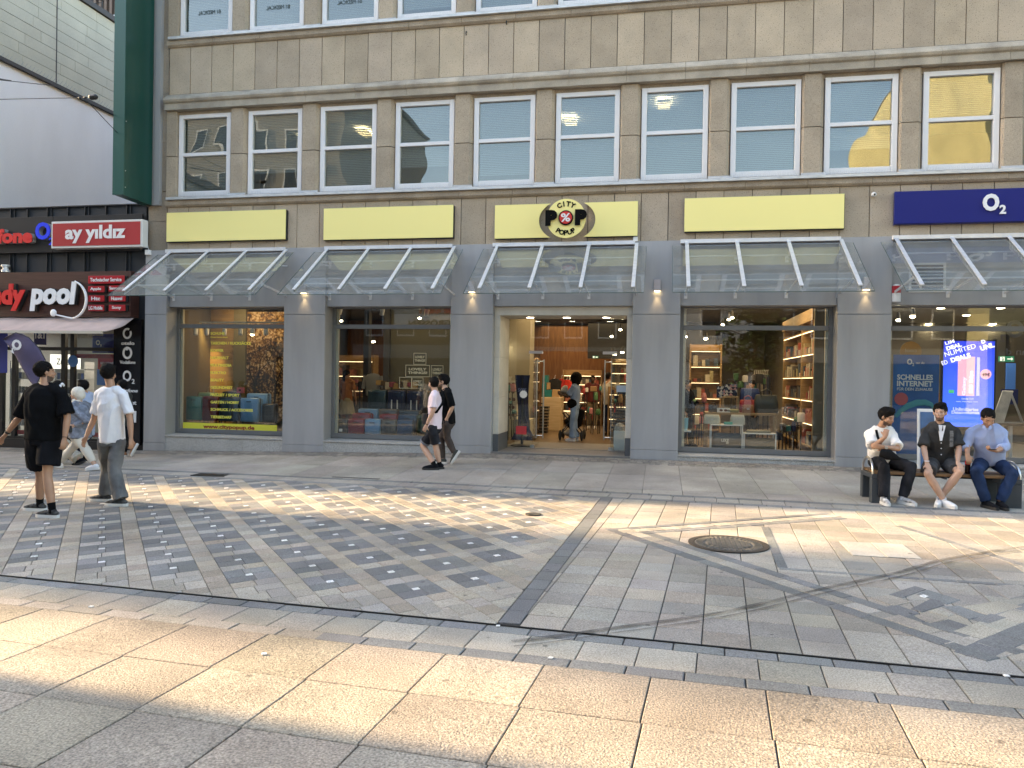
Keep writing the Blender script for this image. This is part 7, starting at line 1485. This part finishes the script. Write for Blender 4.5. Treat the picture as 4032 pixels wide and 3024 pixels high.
# 7 man in pale pink T-shirt
y = -2.35; C_pnk = mat('pale_pink_cotton', (.78,.64,.68), .9, var=.04, scale=10, bump=1.0, bscale=11)
J = dict(pel=z5_(1045,1175,y), neck=z5_(1048,862,y), head=z5_(1030,800,y), shL=z5_(1035,915,y-.17), shR=z5_(1060,905,y+.17), elL=z5_(1030,1035,y-.20), wrL=z5_(972,1160,y-.20), elR=z5_(1060,1020,y+.22), wrR=z5_(1010,1120,y+.2), knL=z5_(1052,1345,y-.02), knR=z5_(938,1335,y+.05), anL=gnd(z5_(1085,1560,y)), anR=gnd(z5_(1040,1560,y-.1)), ftL=(-1,-.1), ftR=(-1,-.25))
p7, H7, F7 = person('man in pale pink T-shirt and black denim shorts with a crossbody bag walking left', J, (-1,.12), (-.75,.65), dict(top=C_pnk, hem=.03, loose=1.02, slen=.75, sr=.072, bot=C_bj, bottom='shorts', short_len=.84, leg=.98, sock=C_blk, sock_len=.12, shoe=C_blk2, sole=C_grub, wr=.013, shoe_len=.29), skin=0, hair='crop', beard=True, vox=.0095, bulk=.92, hs={'L': dict(n=(0,1,0), curl=.7)})
strap(p7, [z5_(1100,878,y+.02), z5_(1122,915,y-.14), z5_(1110,970,y-.17), z5_(1060,1045,y-.16), z5_(985,1070,y-.08)], .022, C_blk); mb = MB(); mb.tube([z5_(962,1058,y-.05), z5_(958,1100,y-.05), z5_(958,1150,y-.05)], [(.05,.04),(.06,.05),(.045,.04)], 14, side=(1,0,0), sq=.6); mb.build('bag', C_grub, p7, smooth=True)
w_ = V(J['wrL']); dd = (w_-V(J['elL'])).normalized(); MB().tube([w_-dd*.03, w_-dd*.012], .029, 12).build('watch', mat('brown_strap', (.12,.06,.04), .5), p7)
for k_, a_ in (('knL', 'L'), ('knR', 'R')):
    h_ = V(J['pel']); kn = V(J[k_]); q = h_.lerp(kn, .80); MB().tube([q, h_.lerp(kn, .87)], [.094, .094], 16).build('rolled_hem', mat('grey_turn_up', (.20,.21,.24), .85), p7, smooth=True)
# 8 man in black T-shirt next to him
y = -1.75
J = dict(pel=z5_(1160,1130,y), neck=z5_(1135,845,y), head=z5_(1112,782,y), shL=z5_(1165,890,y-.16), elL=z5_(1198,1000,y-.18), wrL=z5_(1150,1100,y-.16), elR=z5_(1120,1000,y+.2), wrR=z5_(1080,1080,y+.2), knL=z5_(1152,1265,y-.03), knR=z5_(1098,1280,y+.05), anL=z5_(1213,1398,y-.03), anR=gnd(z5_(1112,1490,y)), ftL=(-.8,0,1.0), ftR=(-1,0))
p8, H8, F8 = person('bearded man in black T-shirt and sunglasses walking beside the man in pink', J, (-1,.05), (-1,-.25), dict(top=C_blk, hem=.03, loose=1.08, slen=.95, bot=mat('dark_brown_cloth', (.055,.04,.035), .9, var=.15), bottom='pants', leg=.92, cuffr=.05, shoe=mat('dark_grey_knit', (.05,.055,.05), .8), sole=C_rub, shoe_len=.29), skin=0, hair='full', beard=True, vox=.0105, bulk=.98)
mb = MB(); r8 = Matrix(F8).transposed()
for q in (-1, 1): mb.ell(H8(q*.032,.088,.005), (.024,.006,.018), r8, 10, 8); mb.tube([H8(q*.055,.08,.010), H8(q*.08,-.01,.012)], .003, 5)
mb.build('sunglasses', C_grub, p8, smooth=True)
# ---- bench and the three men on it
t = thing('bench', (3.75, -3.70, .05), 'wooden slatted bench with dark block feet and round steel armrests', 'bench')
M_bw = wood('bench_slat', (.16,.085,.035), (.24,.135,.06), 2, .6, stretch=(1, 6, 6)); M_bf = mat('anthracite_bench_foot', (.035,.045,.055), .55, var=.15); zs = .44
for x0, x1 in ((2.86, 3.10), (4.46, 4.72)):
    mb = MB(); gb = gz(x0, -3.7)
    for yy in ((-3.98, -3.86), (-3.50, -3.38)): mb.box(x0, x1, yy[0], yy[1], gb-.02, .37)
    mb.box(x0, x1, -3.98, -3.38, .371, .435); mb.build('foot', M_bf, t, bevel=.006)
    mb = MB(); xa = x0+.02 if x0 < 4 else x1-.02; mb.tube([(xa, -3.95, .43)] + [(xa, -3.69+.26*math.cos(R(a)), .47+.17*math.sin(R(a))) for a in range(180, -1, -15)] + [(xa, -3.43, .43)], .017, 10); mb.build('armrest', M_steel, t, smooth=True)
for k in range(5): B('slat', M_bw, t, (2.90, 4.68, -3.97+k*.118, -3.875+k*.118, .437, .475), bevel=.004)
mb = MB(); mb.box(3.1, 4.46, -3.72, -3.64, .39, .436); [mb.box(x, x+.03, -3.97, -3.4, .40, .436) for x in (3.3, 3.78, 4.25)]; mb.build('rail', M_bf, t)
def sitJ(pel, neck, head_, kR, kL, aR, aL, eR, wR, eL, wL, fR, fL, yp=-3.60, sh=None):
    J = dict(pel=z8_(*pel, yp), neck=z8_(*neck[:2], neck[2]), head=z8_(*head_[:2], head_[2]), knR=z8_(*kR), knL=z8_(*kL), anR=gnd(z8_(*aR)), anL=gnd(z8_(*aL)), elR=z8_(*eR), wrR=z8_(*wR), elL=z8_(*eL), wrL=z8_(*wL), ftR=fR, ftL=fL); J['pel'].z = max(J['pel'].z, .575)
    if sh: J['shR'], J['shL'] = z8_(*sh[0]), z8_(*sh[1])
    return J
# 9 white shirt
J = sitJ((300,1240), (295,1015,-3.76), (335,950,-3.86), (315,1290,-3.98), (505,1290,-3.95), (312,1490,-4.02), (445,1478,-3.95), (245,1150,-3.92), (322,1085,-4.02), (410,1165,-3.95), (318,1155,-4.05), (.05,-1), (.55,-.8), sh=((215,1070,-3.70), (375,1075,-3.75)))
p9, H9, F9 = person('man in white shirt on the bench, hand at his chin, leftmost of three', J, (.25,-1), (.65,-.75), dict(top=mat('white_pique', (.80,.78,.75), .9, var=.04, bump=1, bscale=11), topname='shirt', hem=.0, loose=1.12, slen=.85, sr=.075, bot=C_bj, bottom='pants', leg=1.05, cuffr=.058, sock=C_wht, sock_len=.15, shoe=mat('white_black_leather', (.42,.41,.40), .5, var=.9, scale=16), sole=C_rub, lace=C_blk, shoe_len=.29), skin=1, hair='full', tilt=-.30, beard=True, vox=.0095, bulk=1.02, hs={'R': dict(d=(.2,.1,1), n=(.3,.8,0), curl=1.0), 'L': dict(d=(-1,-.1,.1), n=(0,1,.2), curl=.4)}, grp='people on the bench')
mb = MB(); mb.tube([z8_(288,1190,-4.04), z8_(345,1205,-4.06), z8_(420,1235,-4.02)], [(.05,.05),(.075,.07),(.02,.03)], 14, side=(0,0,1), sq=.6); mb.build('crossbody_bag', mat('black_check_canvas', (.008,.008,.009), .8, var=.5, scale=60, spec=.15), p9, smooth=True); strap(p9, [z8_(262,1035,-3.86), z8_(272,1080,-3.93), z8_(290,1130,-3.99), z8_(320,1190,-4.06)], .018, C_blk)
w_ = V(J['wrL']); MB().lathe((w_.x+.02, w_.y-.028, w_.z), [(.022, 0), (.022, .008)], 14, axis='y').build('watch', M_steel, p9)
# 10 dark shirt
J = sitJ((700,1250), (700,985,-3.74), (700,918,-3.80), (615,1335,-4.05), (835,1325,-4.05), (728,1478,-4.05), (695,1478,-3.98), (588,1155,-3.80), (610,1262,-3.98), (832,1155,-3.80), (822,1258,-3.98), (.45,-1), (-.45,-1), sh=((602,1045,-3.68), (800,1045,-3.68)))
p10, H10, F10 = person('man in dark open shirt and shorts on the bench, hands on his knees', J, (.0,-1), (-.45,-.9), dict(top=mat('charcoal_shirt', (.045,.045,.045), .9, var=.25, scale=9, bump=1, bscale=10, spec=.2), topname='shirt', hem=.0, loose=1.10, slen=.92, sr=.078, bot=mat('charcoal_shorts', (.05,.05,.052), .85, var=.1), bottom='shorts', short_len=.78, leg=1.05, sock=C_wht, sock_len=.06, shoe=mat('white_leather', (.72,.72,.72), .5), sole=C_rub, lace=C_blk, shoe_len=.29), skin=0, hair='full', beard=True, vox=.0095, bulk=1.0, hs={'R': dict(d=(.15,-.55,-.8), n=(0,.6,-.6), curl=.35, side=-1), 'L': dict(d=(.25,-.55,-.7), n=(0,.6,-.6), curl=.35)}, grp='people on the bench')
mb = MB(); mb.prism([z8_(688,1000,-3.90), z8_(740,1005,-3.90), z8_(715,1110,-3.93), z8_(703,1110,-3.93)], (0,.02,0)); mb.build('undershirt', C_wht, p10); mb = MB(); [mb.ell(z8_(709, v, -3.925), (.007,.006,.007), None, 8, 6) for v in (1125, 1162, 1205)]; mb.build('buttons', C_wht, p10)
for k in range(3): p = z8_(772+k*8, 1095, -3.885); text('NEW DAY ANEW', mat('shirt_print', (.35,.35,.35), .8), p10, tuple(p), w=.22, h=.018, depth=.003, rot=math.pi/2)
mb = MB(); 
for q, uu in ((1, 668), (-1, 742)): mb.prism([z8_(uu, 985, -3.86), z8_(uu+q*22, 998, -3.90), z8_(uu+q*28, 1045, -3.92), z8_(uu-q*6, 1015, -3.88)], (0,.012,0))
mb.build('collar', mat('charcoal_shirt', (.045,.045,.045), .85), p10); w_ = V(J['wrR']); MB().tube([w_+V((0,0,.03)), w_+V((0,0,.022))], .031, 12).build('bracelet', C_wht, p10)
# 11 light blue shirt
J = sitJ((1045,1250), (1025,1010,-3.76), (1030,958,-3.86), (945,1320,-4.02), (1200,1340,-4.02), (1020,1500,-4.02), (1112,1505,-4.02), (885,1130,-3.74), (890,1205,-3.95), (1150,1150,-3.80), (1085,1180,-4.02), (.3,-1), (.05,-1), sh=((915,1055,-3.68), (1125,1055,-3.68)))
p11, H11, F11 = person('man in light blue shirt on the bench looking down at his hand', J, (.0,-1), (-.05,-1), dict(top=mat('sky_blue_shirt', (.33,.40,.60), .85, var=.05, bump=1, bscale=10), topname='shirt', hem=.0, loose=1.16, sleeve='long', cuff=.45, bot=C_nj, bottom='pants', leg=.98, cuffr=.064, shoe=C_blk2, sole=C_grub, shoe_len=.29), skin=1, hair='short', tilt=-.55, vox=.0095, bulk=1.03, hs={'R': dict(d=(.1,-.3,-.9), n=(0,.7,-.3), curl=.8), 'L': dict(d=(-1,-.2,.2), n=(0,.3,1), curl=.9)}, grp='people on the bench')
mb = MB(); mb.box(*sum(([a-.035, a+.035] for a in (z8_(1068,1172,-4.1).x,)), []), -4.12, -4.05, z8_(1068,1172,-4.1).z-.002, z8_(1068,1172,-4.1).z+.008); T(mb.build('phone', M_black, None), 'dark phone held by the man in the light blue shirt', 'phone')
p = z8_(895,1290,-3.86); mb = MB().lathe((p.x, -3.84, .477), [(.03, 0), (.033, .04), (.033, .15), (.016, .20), (.016, .23)], 14); t = T(mb.build('drink_bottle', mat('cola_bottle', (.03,.01,.008), .25)), 'small dark drink bottle standing on the bench between the middle and right man', 'bottle'); MB().lathe((p.x, -3.84, .60), [(.034, 0), (.034, .05)], 14).build('label_band', M_redl, t); MB().lathe((p.x, -3.84, .707), [(.018, 0), (.018, .015)], 12).build('cap', M_redl, t)
for q, uu in ((1, 1000), (-1, 1052)):
    mb = MB(); mb.prism([z8_(uu, 1000, -3.90), z8_(uu+q*14, 1012, -3.93), z8_(uu+q*20, 1040, -3.95), z8_(uu-q*8, 1025, -3.93)], (0,.010,0)); mb.build('collar', mat('sky_blue_shirt', (.33,.40,.60), .85), p11)
# ---- people in the shop
def inJ(zf, u0, vh, vf, y, fx, s_=1.0, arms=None, zfloor=.17):
    """upright figure: column u0, head centre row vh; stands on the shop floor"""
    h = zf(u0, vh, y); x = h.x; z0 = zfloor; Ht = (h.z-z0)/1.62; r_, f, u = frame(fx); P_ = lambda a, b, c: V((x, y, z0)) + r_*(a*Ht) + f*(b*Ht) + V((0,0,c*Ht))
    J = dict(pel=P_(0,0,.93), neck=P_(0,-.01,1.47), head=P_(0,.01,1.62), knR=P_(.1,.03,.50), knL=P_(-.1,.03,.50), anR=P_(.11,-.05,.085), anL=P_(-.10,.06,.085), elR=P_(.24,0,1.15), wrR=P_(.23,.10,.90), elL=P_(-.24,0,1.15), wrL=P_(-.23,.10,.90), ftR=(f.x, f.y), ftL=(f.x, f.y))
    for k, v in (arms or {}).items(): J[k] = P_(*v)
    return J, Ht, P_
gin = 'people inside the shop'
J, Ht, P_ = inJ(z6_, 985, 812, 0, 3.19, (-1,.15), arms=dict(elL=(-.18,.16,1.16), wrL=(-.08,.36,1.22), elR=(.18,.14,1.16), wrR=(.06,.36,1.24), anR=(.08,-.02,.085), anL=(-.08,.02,.085)))
pw, Hw, Fw = person('woman with afro hair, blue top and flared jeans standing with a pram', J, (-1,.15), (-1,.25), dict(top=mat('dusty_blue_top', (.22,.31,.48), .85, var=.05), loose=1.02, bot=C_lj, bottom='pants', leg=1.0, cuffr=.10, shoe=C_wht, sole=C_rub), skin=2, hair='afro', vox=.012, s_=Ht, grp=gin)
MB().ell(P_(-.16,.04,.98), (.13*Ht,.05,.13*Ht), None, 16, 12).build('round_bag', C_blk, pw, smooth=True); strap(pw, [P_(.02,-.05,1.43), P_(-.12,.0,1.25), P_(-.16,.04,1.1)], .012, C_blk); mb = MB(); mb.tube([P_(-.04,.30,1.26), P_(.0,.28,1.36), P_(.06,.26,1.42)], [.09,.08,.05], 12); grow(mb, 'held_cloth', mat('grey_white_cloth', (.42,.42,.40), .9, var=.4, scale=14), pw, .013, 1, .01, 12)
t = thing('pram', (-1.55, 3.5, .17), 'dark pram standing behind the woman in the entrance', 'pram'); a = z6_(850,1320,3.35); b = z6_(1060,1325,3.6); mb = MB()
for x, yy in ((a.x, 3.2), (a.x, 3.8), (b.x, 3.2), (b.x, 3.8)):
    o = MB().ell((x, yy, .17+.13), (.045, .06, .13), None, 16, 12).build('wheel', C_grub, t, smooth=True)
mb.bar((a.x, 3.22, .3), (b.x-.05, 3.22, 1.05), .025); mb.bar((a.x, 3.78, .3), (b.x-.05, 3.78, 1.05), .025); mb.bar((b.x, 3.22, .3), (a.x+.05, 3.22, .85), .025); mb.bar((b.x, 3.78, .3), (a.x+.05, 3.78, .85), .025); mb.build('frame', M_dark, t)
mb = MB(); mb.tube([((a.x+b.x)/2-.1, 3.5, .52), ((a.x+b.x)/2+.05, 3.5, .62), ((a.x+b.x)/2+.18, 3.5, .95)], [(.2,.18),(.24,.2),(.2,.14)], 14, side=(0,1,0)); mb.build('seat', C_blk, t, smooth=True); mb = MB(); mb.ell(((a.x+b.x)/2, 3.5, .34), (.22,.2,.1)); mb.build('basket', mat('crumpled_goods', (.35,.33,.3), .8), t, smooth=True)
J, Ht, P_ = inJ(z6_, 1147, 815, 0, 8.2, (.1,-1)); Ht = Ht
person('man in dark red top and khaki trousers walking towards the entrance inside the shop', J, (.1,-1), (.0,-1), dict(top=mat('dark_red_top', (.09,.012,.012), .85), loose=1.12, sleeve='long', bot=mat('khaki_cloth', (.15,.12,.08), .85), shoe=C_wht, sole=C_rub), skin=2, hair='short', vox=.016, s_=Ht, grp=gin)
J, Ht, P_ = inJ(z6_, 1300, 795, 0, 5.2, (.6,.6)); person('person in white shirt standing behind the right door glass', J, (.6,.6), (.8,.5), dict(top=mat('dull_white_cloth', (.40,.38,.34), .85), loose=1.1, bot=C_nj, shoe=C_blk2, sole=C_grub), skin=1, hair='short', vox=.016, s_=Ht, grp=gin)
J, Ht, P_ = inJ(z5_, 278, 718, 0, 3.3, (.1,1)); person('woman in orange top and pale skirt seen from behind through the second shop window', J, (.1,1), (.3,1), dict(top=mat('orange_top', (.50,.22,.11), .85), loose=1.0, bot=mat('pale_skirt', (.45,.42,.32), .85), bottom='skirt', shoe=C_blk2, sole=C_grub), skin=0, hair='tail', vox=.014, s_=Ht, grp=gin)
J, Ht, P_ = inJ(z5_, 178, 752, 0, 4.6, (.5,-1)); person('dark haired person in dark clothes at the left edge of the second shop window', J, (.5,-1), (.5,-1), dict(top=C_blk, loose=1.1, bot=C_nj, shoe=C_blk2, sole=C_grub), skin=0, hair='full', vox=.016, s_=Ht, grp=gin)
J, Ht, P_ = inJ(lambda u, v, y: U(2600+u/2.3707, 1150+v/2.3707, y), 255, 868, 0, 1.7, (.8,-.6), arms=dict(wrL=(-.1,.28,1.2), elL=(-.22,.08,1.12)), zfloor=.26); person('woman in black standing at the left edge of the handbag window', J, (.8,-.6), (.8,-.7), dict(top=C_blk, topname='sweater', loose=1.15, sleeve='long', bot=C_blk2, shoe=C_blk2, sole=C_grub), skin=0, hair='full', vox=.014, s_=Ht, grp=gin)
J, Ht, P_ = inJ(lambda u, v, y: U(2600+u/2.3707, 1150+v/2.3707, y), 860, 868, 0, 3.4, (-.6,-.6)); person('man in dark top bending over goods behind the red handbag', J, (-.6,-.6), (-.7,-.5), dict(top=C_blk, loose=1.12, sleeve='long', bot=C_blk2, shoe=C_blk2, sole=C_grub), skin=0, hair='short', tilt=-.3, vox=.014, s_=Ht, grp=gin)
flush()
